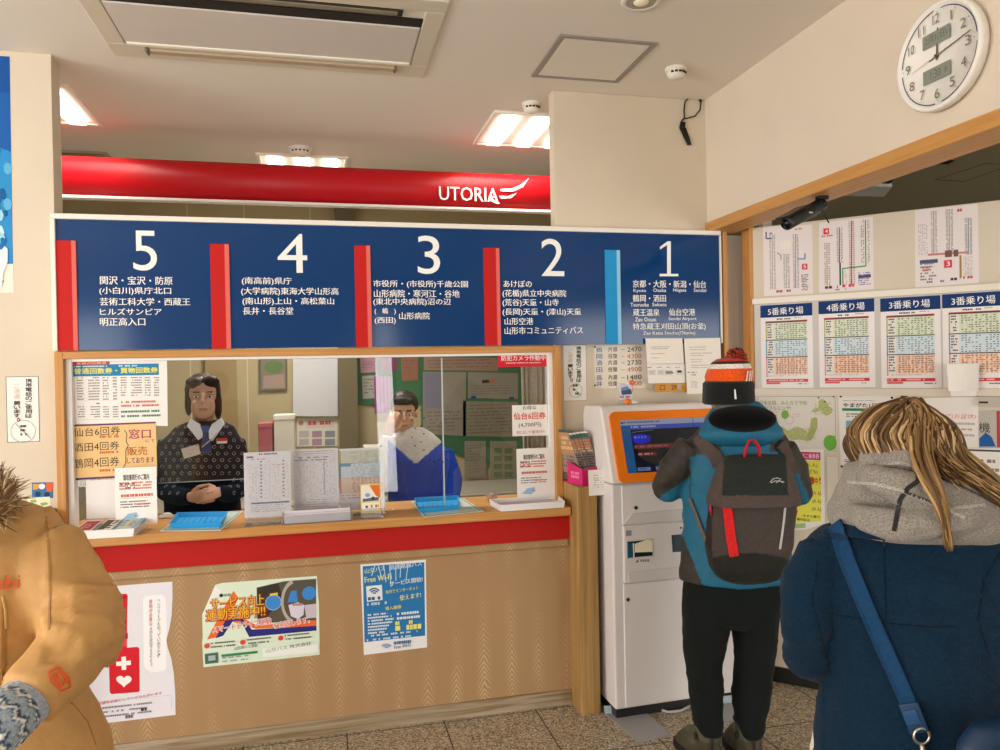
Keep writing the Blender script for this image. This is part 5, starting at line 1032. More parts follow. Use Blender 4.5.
b.prism([kp(u0 + .036, -.017, z0 + .022), kp(u1 - .001, -.017, z0 + .018), kp(u1, -.017, z1 - .002), kp(u1 - .03, -.017, z1 + .001), kp(u0 + .036, -.017, z1 - .012)], KR @ Vector((0, .003, 0)), 'e9e0c2'); b.build('receipt_window', 'gloss', kd)
b = MB(); ua, za = kz(671, 552); ub, zb_ = kz(681, 534); b.prism([kp(ua + .004, -.0135, za), kp(ub + .04, -.0135, za), kp(ub + .04, -.0135, zb_), kp(ua, -.0135, zb_)], KR @ Vector((0, .0012, 0)), '14303a'); b.build('note_slot', 'gloss', kd)
def lock(x, y, r, d): 
    b = MB(); u, z_ = kz(x, y); c = kp(u, d, z_); b.cyl(c, c + KR @ Vector((0, -.004, 0)), r, '5a5856', 18); b.cyl(c + KR @ Vector((0, -.004, 0)), c + KR @ Vector((0, -.0046, 0)), r * .75, '141414', 18); b.build('lock', 'satin', kd)
lock(635, 507.5, .0085, -.006); lock(627, 599, .0085, -.006); lock(680, 527.5, .004, -.012)
p = kface(); p.o = kp(0, -.0125, 0)
for k in range(3):
    a_ = kz(624.5, 530 + k * 1.8); c_ = kz(630, 531.2 + k * 1.8); p.uv([(a_[0], a_[1]), (c_[0], a_[1]), (c_[0], c_[1]), (a_[0], c_[1])], '8a8c98')
a_ = kz(634, 558.5); c_ = kz(637, 561.5); p.uv([(a_[0], c_[1]), (c_[0], c_[1]), (c_[0], a_[1])], '5a5856')
for k in range(4): a_ = kz(639 + k * 2.4, 558.7); c_ = kz(640.8 + k * 2.4, 561); p.uv([(a_[0], a_[1]), (c_[0], a_[1]), (c_[0], c_[1]), (a_[0], c_[1])], '8a8886')
p.done('printed_mark', None, None, None, kd, 'satin')
# foot plates and the cable under the machine
for (q, lab) in (([(605, 713.5), (645, 711), (672, 735), (638, 742)], None), ([(718, 704), (738, 702), (762, 716), (724, 722)], None)):
    b = MB(); g = [onZ(x, y, .004) for x, y in q]; b.prism(g, (0, 0, -.0035), 'a3a3a6'); b.prism([g[0] + Vector((0, 0, 0)), g[1], g[1] + Vector((0, .01, .03)), g[0] + Vector((0, .01, .03))], (0, .003, 0), '9fb4b8'); b.build('foot_plate', 'satin', kd)
b = MB(); b.tube([onZ(x, y, .008) for x, y in ((648, 703), (656, 708), (668, 712), (680, 711), (688, 707), (694, 701))], .006, 'b9b7b4', 8); b.build('power_cable', 'satin', kd)
# little ornament on top of the machine
oz = zt + .001; oc = onZ(613, 411, oz); oc = kp((onY(611, 405, 3.33) - K0).dot(fr2), .17, zt)
od = thing('desk_ornament', oc, 'clear card stand with a small orange fruit ornament on top of the ticket machine', 'ornament')
dpt = (oc - CAMPOS).dot(F); G = lambda x, y, k=0: Q(x, y, dpt + k)
b = MB(); a_, c_ = G(618, 383), G(633, 406); b.box((a_.x, oc.y + .01, zt), (c_.x, oc.y + .0125, a_.z)).box((a_.x, oc.y - .03, zt), (c_.x + .01, oc.y + .03, zt + .003)); b.build('acrylic_holder', 'acrylic', od)
p = Pr(('Y', oc.y + .0085)); p.base([(619, 384.5), (632, 383.5), (632.5, 399), (619.5, 400)], 'd5d8e2'); p.poly([(621, 388), (627, 386), (631, 390), (626, 393), (621, 393)], '7a90b8'); p.poly([(621, 391), (631, 389), (632, 394), (622, 395)], '4a5a78'); p.dash(620, 396, 631, 398.5, 1, 'c06a6a', 3, .7); p.done('picture_card', None, None, None, od)
b = MB(); b.ball(G(627.5, 401.3, -.03), .0155, 'ef7f1a', 18, 12); b.cyl(G(627.5, 397.8, -.03), G(627.8, 396.5, -.03), .002, '5a7a2a', 6); b.build('orange_fruit', 'satin', od)
b = MB(); c = G(632, 382.5, -.01); 
for k in range(5): a_ = 2 * PI * k / 5; b.ball(c + Vector((math.cos(a_) * .009, -.002, math.sin(a_) * .009)), .007, 'e8785a', 8, 6)
b.tube([c, G(632.5, 392, -.01)], .002, 'e09a7a', 6); b.build('flower', 'satin', od)
b = MB(); b.prism([G(632, 400, -.02), G(638.5, 402, -.02), G(633, 404, -.02)], (0, .004, 0), 'f2efe8'); b.build('paper_point', 'paper', od)

# ================================================================== PINK LEAFLET RACK ON THE END POST
RK = thing('leaflet_rack', Vector((1.178, 3.40, 1.055)), 'pink leaflet box standing on the counter end post beside the ticket machine', 'rack')
rx0_, rx1_ = 1.135, 1.222
ry0_, ry1_ = 3.295, 3.50; rz = 1.0555
b = MB()
b.hexa([Vector((1.1275, 3.405, rz)), Vector((1.165, 3.30, rz)), Vector((1.165, 3.30, rz + .075)), Vector((1.1275, 3.405, rz + .105)), Vector((1.1315, 3.405, rz)), Vector((1.169, 3.303, rz)), Vector((1.169, 3.303, rz + .075)), Vector((1.1315, 3.405, rz + .105))], 'd02a6c')
b.hexa([Vector((1.165, 3.30, rz)), Vector((1.243, 3.315, rz)), Vector((1.243, 3.315, rz + .085)), Vector((1.165, 3.30, rz + .075)), Vector((1.165, 3.304, rz)), Vector((1.243, 3.319, rz)), Vector((1.243, 3.319, rz + .085)), Vector((1.165, 3.304, rz + .075))], 'd02a6c')
b.box((1.1315, 3.40, rz), (1.24, 3.50, rz + .004), 'c52a66').box((1.1315, 3.496, rz), (1.24, 3.50, rz + .2), 'b9b2a8')
b.build('box', 'satin', RK)
p = Pr(('F', (Vector((1.1275, 3.405, rz)), Vector((.0375, -.105, 0)).normalized(), Vector((0, 0, 1)), Vector((-.105, -.0375, 0)).normalized())), 0, .0006); p.fm(.0, .1, .11, 0)
p.dash(.25, .4, .8, .75, 2, 'e88ab0', 3, .7, .9, .05, .1); p.done('printed_mark', None, None, None, RK)
def leaflet(px0, py0, px1, py1, Y, lab, shade, seed, lean, edge=False):
    a_ = onY(px0, py1, Y); c_ = onY(px1, py1, Y); H_ = onY(px0, py0, Y).z - a_.z; upv = Vector((lean, .10, 1)).normalized(); ru = Vector((1, -.02, 0)).normalized(); nn = ru.cross(upv).normalized()
    p = Pr(('F', (Vector((a_.x, Y, a_.z)), ru, upv, nn)), 0, .0022); W_ = c_.x - a_.x; p.fm(0, H_, W_, 0); p.base([(0, 0), (1, 0), (1, 1), (0, 1)], shade)
    p.rect(0, 0, 1, .04, 'eceae0'); p.rect(0, .05, 1, .15, '3a6a66'); p.dash(.05, .2, .98, .42, 3, 'd28a5a', seed, .75, .9, .05, .1); p.dash(.05, .42, .98, .55, 2, 'e4b89a', seed + 2, .6); p.dash(.05, .58, .95, .95, 6, '4a3f4c', seed + 1, .6, .8, .1, .2); p.rect(0, 0, .03, 1, '2a2422'); p.px()
    p.done('leaflet', lab, 'leaflet', 'leaflets in the pink rack')
for k in range(4):
    leaflet(580.5 + k * 3.8, 431.5 - k * .6, 588 + k * 3.8, 470 - .2 * k, 3.365 - .009 * k, ['leaflet at the left of the front row in the pink rack', 'second leaflet from the left in the front row of the pink rack', 'third leaflet from the left in the front row of the pink rack', 'rightmost leaflet in the front row of the pink rack'][k], ['8a7a74', '94847c', '8a7672', '7d6d6a'][k], 5 + k * 3, -.30)
o_ = Vector((1.136, 3.485, 1.10)); b = MB(); upv = Vector((-.16, .06, 1)).normalized(); ru = Vector((.05, -.12, 0)).normalized(); nn = ru.cross(upv).normalized()
p = Pr(('F', (o_, ru, upv, nn)), 0, .004); p.fm(0, .21, .13, 0); p.base([(0, 0), (1, 0), (1, 1), (0, 1)], 'b48a5c'); p.rect(0, 0, 1, .06, '3f5a5a'); p.dash(.1, .15, .9, .5, 3, 'd9b48a', 4, .6); p.rect(.05, .55, .95, .97, '9a8478'); p.dash(.1, .6, .9, .9, 4, '6a5a54', 7, .5); p.px(); p.done('leaflet', 'tan leaflet leaning sideways behind the others in the pink rack', 'leaflet', 'leaflets in the pink rack')
p = Pr(('F', (onY(588.5, 496, 3.268) , Vector((1, .02, 0)).normalized(), Vector((0, 0, 1)), Vector((0, -1, 0)))), 0, .0008); W_ = onY(605.8, 496, 3.268).x - onY(588.5, 496, 3.268).x; H_ = onY(588, 470, 3.268).z - onY(588, 496, 3.268).z; p.fm(0, H_, W_, 0); p.base([(0, .01), (1, 0), (.97, .99), (.03, 1)], 'eeebe4'); p.dash(.3, .2, .6, .25, 1, 'a9a5a0', 3, .8); p.ring(.42, .38, .007, .0012, '8a8682'); p.dash(.3, .3, .9, .75, 5, 'b0aca6', 5, .4, .9, .5); p.line(.7, .12, .8, .22, .001, 'a9a5a0'); p.px(); p.done('paper_tag', 'white paper note hanging on the front of the pink leaflet rack', 'note')

# ================================================================== THE OFFICE BEHIND THE GLASS
BY = 6.0
p = Pr(('Y', BY), 0.0, .012)
gb = thing('notice_board', onY(470, 440, BY), 'green notice board covered with grey papers on the office wall', 'notice board')
p.base([(357, 352), (421.5, 352), (421.5, 405), (357, 405)], '2f6a45'); p.base([(421, 352), (527, 354), (527, 482), (421, 440)], '3a6a4a'); p.done('board', None, None, None, gb, 'matte')
def sheet(pts, col, fn=None, name='pinned_sheet', lab=None, cat='paper', grp='papers on the office notice board', Y=BY - .014):
    p = Pr(('Y', Y)); p.base(pts, col)
    if fn: fn(p)
    return p.done(name, lab, cat, grp)
sheet([(424, 357), (498, 358), (498, 371), (424, 370)], '94796c', lambda p: p.dash(428, 360, 494, 369, 3, '7a6258', 3, .4), lab='long brownish pink sheet along the top of the office notice board')
sheet([(423, 372), (466, 372), (466, 436), (423, 434)], '8b8477', lambda p: (p.rect(424, 373, 441, 408, '77788a'), p.dash(426, 412, 463, 432, 6, '6a645a', 4, .35)), lab='large grey sheet with a bluish block, left on the office notice board')
sheet([(468, 372), (518, 373), (518, 399), (468, 398)], '8d877b', lambda p: (p.rect(482, 380, 489, 383, '2a2620'), p.rect(489, 380, 495, 383, 'b06a3a'), p.rect(471, 396, 476, 399, '2a4a80'), p.rect(509, 397, 514, 400, '2a4a80'), p.dash(470, 386, 516, 395, 4, '6f695e', 5, .3)), lab='grey sheet with a small black and orange label on the office notice board')
sheet([(463, 401), (518, 402), (518, 437), (463, 436)], '87806f', lambda p: p.dash(466, 405, 515, 434, 9, '6a6456', 6, .35), lab='grey text sheet in the middle of the office notice board')
sheet([(464.5, 441), (486, 441), (486, 478.5), (464.5, 478)], '8b8576', lambda p: p.dash(467, 445, 484, 474, 10, '6f695c', 7, .3), lab='narrow grey sheet below the green strip, nearer the seated clerk')
sheet([(490, 441), (516.5, 441), (516.5, 479), (490, 479)], '8f8a76', lambda p: [p.rect(494 + 10.5 * i, 448 + 8 * j, 502 + 10.5 * i, 453 + 8 * j, '6a7a52') for i in range(2) for j in range(4)], lab='grey sheet with small green blocks below the green strip, beside the curtain')
for (q, c, lab) in (([(360, 358), (376, 357), (377, 372), (361, 373)], 'b98a9a', 'pale pink sheet at the left of the green board'), ([(380, 357), (398, 358), (397, 371), (379, 372)], '7a3a5a', 'plum coloured sheet on the green board above the seated clerk'), ([(401, 357), (418, 357), (418, 380), (402, 381)], '90604a', 'reddish brown sheet on the green board right above the seated clerk'), ([(362, 376), (378, 375), (377, 398), (363, 399)], 'a9a89c', 'pale grey sheet low on the green board')):
    sheet(q, c, lambda p, q=q: p.dash(q[0][0] + 2, q[0][1] + 3, q[1][0] - 2, q[2][1] - 3, 5, '6a5a58', int(q[0][0]), .35), lab=lab)
# grey panel with a poster under it, framed picture, dark post
p = Pr(('Y', BY), .0, .03); p.base([(293, 352), (337.5, 353), (337.5, 416), (293, 416)], 'cfcfd2'); p.done('whiteboard', 'tall pale grey whiteboard on the office wall', 'whiteboard', mat='satin')
p = Pr(('Y', BY), .0, .004); p.base([(297, 418), (337.5, 417), (337.5, 446), (297, 446.5)], 'd8d4c8'); p.rect(306, 420, 334, 427.5, 'd9c4bc'); p.dash(308, 421.5, 332, 426, 1, 'c05a50', 3, .7)
for i in range(3):
    for j in range(2): p.rect(299 + i * 13, 431 + j * 8, 309 + i * 13, 437 + j * 8, ['b9b0b0', 'a98aa0', '8a8f98'][i])
p.disc(301, 423, .02, 'b08a7a', 10); p.done('office_poster', 'pale poster with a red box and small pictures under the grey panel', 'poster')
p = Pr(('Y', BY), .0, .015); p.base([(259, 352), (287.5, 352), (287.5, 390.5), (259, 390.5)], '7d786a'); p.frame(259, 352, 287.5, 390.5, .012, '5f5a4e'); p.disc(274, 367, .07, '5f7a4a', 14, .05); p.poly([(264, 376), (284, 374), (285, 388), (263, 388)], 'a08a80'); p.done('framed_picture', 'framed picture with a green shape on the office wall', 'picture')
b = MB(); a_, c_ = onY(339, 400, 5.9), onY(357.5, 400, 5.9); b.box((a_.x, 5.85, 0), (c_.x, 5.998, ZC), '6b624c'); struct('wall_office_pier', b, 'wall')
b = MB(); a_, c_ = onY(206, 400, 5.98), onY(237, 400, 5.98); b.box((a_.x, 5.96, 0), (c_.x, 5.998, 2.1), 'a08a62', .004); o = b.build('door_1', 'satin'); o['kind'] = 'structure'
# desk with boxes against the back wall
dk = thing('office_desk', Vector((0, 5.6, 0)), 'long grey office desk against the back wall', 'desk')
b = MB(); b.box((-1.3, 5.28, .68), (1.6, 5.95, .71), '9a9484', .004); b.build('top', 'satin', dk)
for x in (-1.28, .1, 1.56):
    b = MB(); b.box((x, 5.3, 0), (x + .03, 5.93, .68), '7a7568'); b.build('leg', 'satin', dk)
def boxon(x0, y0, x1, col, lab, Y, nm='storage_box', cat='box', d=.22, top=None):
    a_ = onY(x0, y0, Y); c_ = onY(x1, y0, Y); b = MB(); b.box((a_.x, Y, .7105), (c_.x, Y + d, a_.z), col, .006); t = tag(b.build(nm, 'satin'), lab, cat)
    b = MB(); b.box((a_.x - .003, Y - .003, a_.z - .03), (c_.x + .003, Y + d + .003, a_.z + .004), top or col, .003); b.build('lid', 'satin', t)
boxon(258, 424, 272, 'b0646c', 'pinkish red box on the office desk', 5.5); boxon(273.5, 416, 294, 'd6d0c4', 'white carton on the office desk beside the pinkish red box', 5.5, top='e2ded4')
boxon(365, 448, 381, 'cfcbc4', 'white carton on the office desk left of the seated clerk', 5.45)
# magenta cloth and white curtain
b = MB(); n_ = 10
for k in range(n_):
    x0_, x1_ = 374 + 1.7 * k, 374 + 1.7 * (k + 1); a_, c_ = onY(x0_, 376, 5.98), onY(x1_, 376, 5.98); zt_, zb_ = onY(382, 376, 5.9).z, onY(382, 414, 5.9).z
    yk = lambda i: 5.982 - .012 * (i % 2); b.hexa([(a_.x, yk(k), zb_), (c_.x, yk(k + 1), zb_), (c_.x, yk(k + 1), zt_), (a_.x, yk(k), zt_), (a_.x, yk(k) + .004, zb_), (c_.x, yk(k + 1) + .004, zb_), (c_.x, yk(k + 1) + .004, zt_), (a_.x, yk(k) + .004, zt_)], '9a4a86')
tag(b.build('hanging_cloth', 'cloth'), 'magenta cloth hanging on the office wall beside the seated clerk', 'cloth')
def curtain(x0, x1, y0, y1, Y, lab, n=48, amp=.022, folds=7):
    a_, c_ = onY(x0, y0, Y), onY(x1, y0, Y); zt_, zb_ = a_.z, onY(x0, y1, Y).z; b = MB(); vr = []
    for j in range(9):
        v = j / 8; row = []
        for i in range(n + 1):
            u = i / n; fl = (.45 + .55 * v); row.append((a_.x + (c_.x - a_.x) * (u + .012 * math.sin(9 * u + 3 * v)), Y - amp * fl * math.sin(2 * PI * folds * u + .6 * math.sin(5 * u) + .5 * v) - amp * .3 * math.sin(17 * u * PI), zt_ + (zb_ - zt_) * v))
        vr.append(row)
    F0 = [[b.bm.verts.new(q) for q in r] for r in vr]; F1 = [[b.bm.verts.new((q[0], q[1] + .003, q[2])) for q in r] for r in vr]
    for j in range(8):
        for i in range(n): b.bm.faces.new((F0[j][i], F0[j][i + 1], F0[j + 1][i + 1], F0[j + 1][i])); b.bm.faces.new((F1[j][i], F1[j + 1][i], F1[j + 1][i + 1], F1[j][i + 1]))
    b._paint('ddd4c0', True); tag(b.build('curtain', 'cloth', nrm=False), lab, 'curtain')
curtain(520.5, 553, 352, 470, 3.70, 'cream curtain gathered at the right end of the ticket window')
b = MB(); a_ = onY(520, 352, 3.7); b.cyl((a_.x - .4, 3.7, a_.z + .005), (1.12, 3.7, a_.z + .005), .008, 'c9c4b8', 12); tag(b.build('curtain_rod', 'satin'), 'thin rod carrying the cream curtain behind the ticket window', 'rod')
# coat hanger shape at far left behind the glass
b = MB(); c = onY(78, 500, 4.3); b.loft([((c.x, c.y, .95), (.05, 0, 0), (0, .03, 0)), ((c.x, c.y, 1.1), (.06, 0, 0), (0, .03, 0)), ((c.x, c.y, 1.22), (.07, 0, 0), (0, .03, 0)), ((c.x, c.y, 1.3), (.02, 0, 0), (0, .02, 0))], 'd2ccc0', 14); b.cyl((c.x, c.y, 1.3), (c.x, c.y + .3, 1.33), .006, '8a8478', 8); b.cyl((c.x, c.y + .3, 0), (c.x, c.y + .3, 1.35), .015, '8a8478', 10).cyl((c.x, c.y + .3, 0), (c.x, c.y + .3, .02), .14, '8a8478', 20); tag(b.build('coat_stand', 'cloth'), 'pale garment on a stand glimpsed at the left edge behind the window', 'coat stand')
# ================================================================== PEOPLE
Rh, Fh, Zh = _r.copy(), _f.copy(), Vector((0, 0, 1))
def rg(y, xl, xr, d, th, dz=0.0):
    c = Q((xl + xr) / 2, y, d); return (c + Zh * dz, Rh * ((xr - xl) / 2 * d / FPX), Fh * th)
def remesh(mb, voxel, smooth=6, k=.5):
    bmesh.ops.recalc_face_normals(mb.bm, faces=mb.bm.faces[:]); me = bpy.data.meshes.new('tmp'); mb.bm.to_mesh(me); mb.bm.free()
    o = bpy.data.objects.new('tmp', me); COL.objects.link(o)
    m = o.modifiers.new('r', 'REMESH'); m.mode = 'VOXEL'; m.voxel_size = voxel
    if smooth: s = o.modifiers.new('s', 'SMOOTH'); s.factor = k; s.iterations = smooth
    dg = bpy.context.evaluated_depsgraph_get(); r = bpy.data.meshes.new_from_object(o.evaluated_get(dg)); bpy.data.objects.remove(o); bpy.data.meshes.remove(me); return r
def skinned(me, colfn, disp=None, mb=None):
    """displace a remeshed body along its normals and colour it face corner by face corner"""
    b = mb or MB(); t = bmesh.new(); t.from_mesh(me); t.normal_update()
    if disp:
        mv = [(v, v.normal * disp(v.co, v.normal)) for v in t.verts]
        for v, d in mv: v.co += d
        t.normal_update()
    vm = [b.bm.verts.new(v.co) for v in t.verts]; vc = [colfn(v.co, v.normal) if callable(colfn) else colfn for v in t.verts]; vc = [lin(c) if isinstance(c, str) else c for c in vc]
    for f in t.faces:
        nf = b.bm.faces.new([vm[v.index] for v in f.verts]); nf.smooth = True; nf[b.dn] = 1
        for l, v in zip(nf.loops, f.verts): l[b.cl] = vc[v.index]
    bv = BVHTree.FromBMesh(t); t.free(); return b, bv
def hitpx(bv, x, y):
    d = ray(x, y).normalized(); h = bv.ray_cast(CAMPOS, d)
    if h[0] is None: return None, None
    n = h[1]; return h[0], (n if n.dot(d) < 0 else -n)
def densify(pts, n=6):
    o = []
    for a_, c in zip(pts, pts[1:]):
        for i in range(n): o.append((a_[0] + (c[0] - a_[0]) * i / n, a_[1] + (c[1] - a_[1]) * i / n))
    o.append(pts[-1]); return o
def ribbon(mb, bv, pts, w, col, lift=.002, th=.002, n=6):
    hs = [hitpx(bv, *p_) for p_ in densify(pts, n)]; hs = [h for h in hs if h[0] is not None]
    if len(hs) < 2: return
    rows = []
    for i, (p_, nn) in enumerate(hs):
        t = hs[min(i + 1, len(hs) - 1)][0] - hs[max(i - 1, 0)][0]; nn = sum((hs[k][1] for k in range(max(0, i - 2), min(len(hs), i + 3))), Vector()).normalized(); s_ = t.cross(nn)
        if s_.length < 1e-7: s_ = Rh.copy()
        s_.normalize(); rows.append([mb.bm.verts.new(p_ + nn * k + s_ * q) for k, q in ((lift, -w / 2), (lift + th, -w / 2 * .9), (lift + th, w / 2 * .9), (lift, w / 2))])
    for r0, r1 in zip(rows, rows[1:]):
        for k in range(4): mb.bm.faces.new((r0[k], r0[(k + 1) % 4], r1[(k + 1) % 4], r1[k]))
    mb.bm.faces.new(rows[0]); mb.bm.faces.new(rows[-1][::-1]); mb._paint(col, False)
def nz(c, sx, sy, sz, o=0.0): return noise.noise(Vector((c.x * sx + o, c.y * sy - o, c.z * sz + 2 * o)))
def ridge(c, sx, sy, sz, o=0.0): return 1 - 2 * abs(nz(c, sx, sy, sz, o))
def axes(f, u):
    f = f.normalized(); r = f.cross(u).normalized(); u = r.cross(f); return r, f, u, Matrix((r, f, u)).transposed()
def head(parent, c, f, u=Zh, s=1.0, tone='d9a887', brow='2a211c', neck=True, beard=None):
    r, f, u, m3 = axes(f, u); P3 = lambda x, y, z: c + (r * x + f * y + u * z) * s
    b = MB(); b.ball(P3(0, -.012, .035), (.076 * s, .095 * s, .088 * s), mat3=m3, u=20, v=14); b.ball(P3(0, .022, -.045), (.060 * s, .066 * s, .072 * s), mat3=m3, u=16, v=10); b.ball(P3(0, .05, -.085), (.03 * s, .03 * s, .024 * s), mat3=m3)
    b.tube([P3(0, .083, .02), P3(0, .10, -.008), P3(0, .106, -.024)], [.009 * s, .011 * s, .014 * s], n=8); b.ball(P3(0, .082, -.055), (.024 * s, .012 * s, .011 * s), mat3=m3, u=10, v=6)
    for sx in (-1, 1): b.ball(P3(.076 * sx, -.01, -.008), (.012 * s, .022 * s, .032 * s), mat3=m3, u=10, v=8); b.ball(P3(.033 * sx, .072, .022), (.02 * s, .014 * s, .008 * s), mat3=m3, u=8, v=6); b.ball(P3(.034 * sx, .052, -.028), (.022 * s, .022 * s, .02 * s), mat3=m3, u=10, v=6)
    if neck: b.tube([P3(0, -.02, -.06), P3(0, -.03, -.12), P3(0, -.035, -.17)], [.052 * s, .052 * s, .06 * s], n=14)
    me = remesh(b, .0055 * s, 3); inv = m3.transposed()
    def cf(co, n):
        q = inv @ (co - c) / s
        if q.y > .07 and abs(q.z + .056) < .007 and abs(q.x) < .02: return 'bd7c6c'
        if q.y > .06 and abs(q.z - .031) < .004 and .016 < abs(q.x) < .05: return brow
        if beard and q.z < -.04 and q.y > -.01 and q.y > .05 - abs(q.x): return beard
        return tone
    mb, bv = skinned(me, cf); h = mb.build('head', 'skin', parent)
    for sx in (-1, 1):
        b = MB(); b.ball(P3(.033 * sx, .078, .008), (.013 * s, .007 * s, .0062 * s), 'f2efe9', 12, 8, mat3=m3); b.ball(P3(.033 * sx, .0835, .008), (.0058 * s, .0028 * s, .0056 * s), '2a1c14', 10, 6, mat3=m3); b.build('eye', 'gloss', h)
    return P3, m3, h
def hand(mb, c, d, n, s=1.0, side=1, curl=.5):
    """palm and five unequal fingers; c wrist, d along the fingers, n back of the hand"""
    d = d.normalized(); n = (n - d * n.dot(d)).normalized(); w = d.cross(n).normalized() * side
    pts = lambda x, y, z: c + (d * x + w * y + n * z) * s
    mb.loft([(pts(-.01, 0, 0), w * .026 * s, n * .019 * s), (pts(.03, 0, 0), w * .036 * s, n * .017 * s), (pts(.07, 0, 0), w * .042 * s, n * .015 * s), (pts(.088, 0, 0), w * .038 * s, n * .011 * s)], n=14)
    for y, L, r in ((.029, .068, .0085), (.010, .078, .009), (-.010, .072, .0085), (-.028, .056, .0075)):
        a1, a2 = curl * .7, curl * 1.5; p0 = pts(.08, y, 0); l1, l2, l3 = L * .45, L * .32, L * .23
        q1 = p0 + (d * math.cos(a1 * .5) - n * math.sin(a1 * .5)) * l1 * s; q2 = q1 + (d * math.cos(a1 + a2 * .4) - n * math.sin(a1 + a2 * .4)) * l2 * s; q3 = q2 + (d * math.cos(a1 + a2) - n * math.sin(a1 + a2)) * l3 * s
        mb.tube([p0, q1, q2, q3], [r * s, r * s, r * .92 * s, r * .7 * s], n=8)
    t0 = pts(.02, .03, -.004); t1 = pts(.05, .055, -.012); t2 = pts(.075, .06, -.02); mb.tube([t0, t1, t2, pts(.088, .058, -.024)], [.013 * s, .0105 * s, .009 * s, .007 * s], n=8); return mb
def strands(mb, paths, r0, cols, seed, jit=.004, n=9, per=10, jit2=None):
    rnd = random.Random(seed)
    for path in paths:
        path = [Vector(p_) for p_ in path]
        for _ in range(per):
            o_ = Vector((rnd.gauss(0, jit), rnd.gauss(0, jit), rnd.gauss(0, jit))); j2 = jit2 or jit; o2 = Vector((rnd.gauss(0, j2), rnd.gauss(0, j2), rnd.gauss(0, j2))); pts = []
            for i in range(n):
                t = i / (n - 1) * (len(path) - 1); k = min(int(t), len(path) - 2); f = t - k
                p0, p1, p2, p3 = path[max(k - 1, 0)], path[k], path[k + 1], path[min(k + 2, len(path) - 1)]
                q = .5 * ((2 * p1) + (p2 - p0) * f + (2 * p0 - 5 * p1 + 4 * p2 - p3) * f * f + (3 * p1 - p0 - 3 * p2 + p3) * f ** 3); pts.append(q + o_.lerp(o2, i / (n - 1)))
            r = r0 * (.6 + .8 * rnd.random()); mb.tube(pts, [r * (.7 + .6 * math.sin(PI * min(1, .25 + i / n))) if i < n - 2 else r * (.6 if i == n - 2 else .2) for i in range(n)], rnd.choice(cols), 5)
SKIN = 'd2a084'

# ---------------------------------------------------------------- woman in the navy coat, seen from behind
D = 1.5
wp = thing('person', Vector((Q(915, 700, D).x, Q(915, 700, D).y, 0)), 'person with long brown hair and grey scarf in a navy coat, seen from behind', 'person')
b = MB()
b.loft([rg(512, 868, 985, 1.50, .075), rg(525, 822, 1030, 1.50, .10), rg(540, 806, 1050, 1.50, .115), rg(575, 810, 1048, 1.49, .125), rg(620, 818, 1030, 1.49, .125), rg(665, 828, 1004, 1.49, .12), rg(705, 829, 988, 1.49, .12), rg(750, 826, 986, 1.49, .125), rg(830, 808, 1000, 1.49, .14), rg(905, 800, 1008, 1.49, .145)], n=28)
b.tube([Q(824, 552, 1.50), Q(808, 585, 1.48), Q(805, 628, 1.475), Q(808, 654, 1.50), Q(820, 658, 1.60), Q(836, 652, 1.72)], [.052, .050, .042, .045, .042, .038], n=16)
b.tube([Q(1032, 552, 1.50), Q(1040, 590, 1.46), Q(1042, 635, 1.44), Q(1036, 662, 1.46), Q(1020, 664, 1.58), Q(1000, 655, 1.70)], [.056, .060, .056, .054, .047, .04], n=16)
b.tube([Q(822, 532, 1.47), Q(838, 529, 1.44), Q(872, 532, 1.392), Q(925, 536, 1.38), Q(985, 532, 1.395), Q(1030, 528, 1.45)], [.006, .016, .02, .02, .02, .016], n=10, flat=.7)
me = remesh(b, .0075, 5)
def coat_d(co, n):
    x, y = proj(co); v = .010 * nz(co, 7, 7, 5) + .002 * nz(co, 22, 22, 14, 3)
    if x < 830 or x > 985: v += .005 * ridge(co, 10, 10, 22, 1.3) * (1 if y > 560 else .4)
    v += .010 * ridge(co, 7, 7, 4, 5.1) * max(0, min(1, (y - 640) / 60)); v += .008 * max(0, 1 - abs((y - 645) - .9 * (x - 950)) / 9) * (x > 900) + .007 * max(0, 1 - abs((y - 600) - .5 * (x - 990)) / 7) * (x > 930) + .006 * max(0, 1 - abs((y - 615) - .35 * (x - 950)) / 10) * (x > 930)
    return v
NAVY = '10283c'
mb, coat_bv = skinned(me, NAVY, coat_d)
for pth in ([(822, 612), (850, 617), (890, 623), (930, 627), (955, 626)], [(884, 540), (885, 580), (886, 622)], [(818, 560), (812, 600), (822, 640), (829, 668)], [(1000, 552), (984, 580), (978, 620), (990, 660)]): ribbon(mb, coat_bv, pth, .0035, '0a1c2c', -.0012, .0022)
mb.build('coat', 'wool', wp)
b = MB(); b.loft([rg(650, 850, 970, 1.52, .08), rg(682, 826, 1000, 1.53, .10), rg(750, 813, 1010, 1.54, .125), rg(900, 800, 1024, 1.55, .15), rg(1010, 792, 1030, 1.55, .16)], 'e6dfd2', 28); b.build('skirt', 'cloth', wp)
for sx in (-1, 1):
    c = Vector((wp.location.x, wp.location.y, 0)) + Rh * .085 * sx; b = MB(); b.tube([c + Zh * .5, c + Zh * .3, c + Zh * .1], [.055, .052, .04], '2a2a30', 14); b.build('leg', 'cloth', wp)
    b = MB(); b.loft([(c + Zh * .16, Rh * .05, Fh * .055), (c + Zh * .06, Rh * .048, Fh * .06), (c + Fh * .04 + Zh * .03, Rh * .046, Fh * .11), (c + Fh * .05 + Zh * .0, Rh * .046, Fh * .12)], '3a2c24', 16); b.build('boot', 'satin', wp)
hc = Q(905, 462, 1.48)
P3, m3, hd = head(wp, hc, (Fh * .8 - Rh * .35 - Zh * .3), Zh, .84, SKIN)
b = MB()
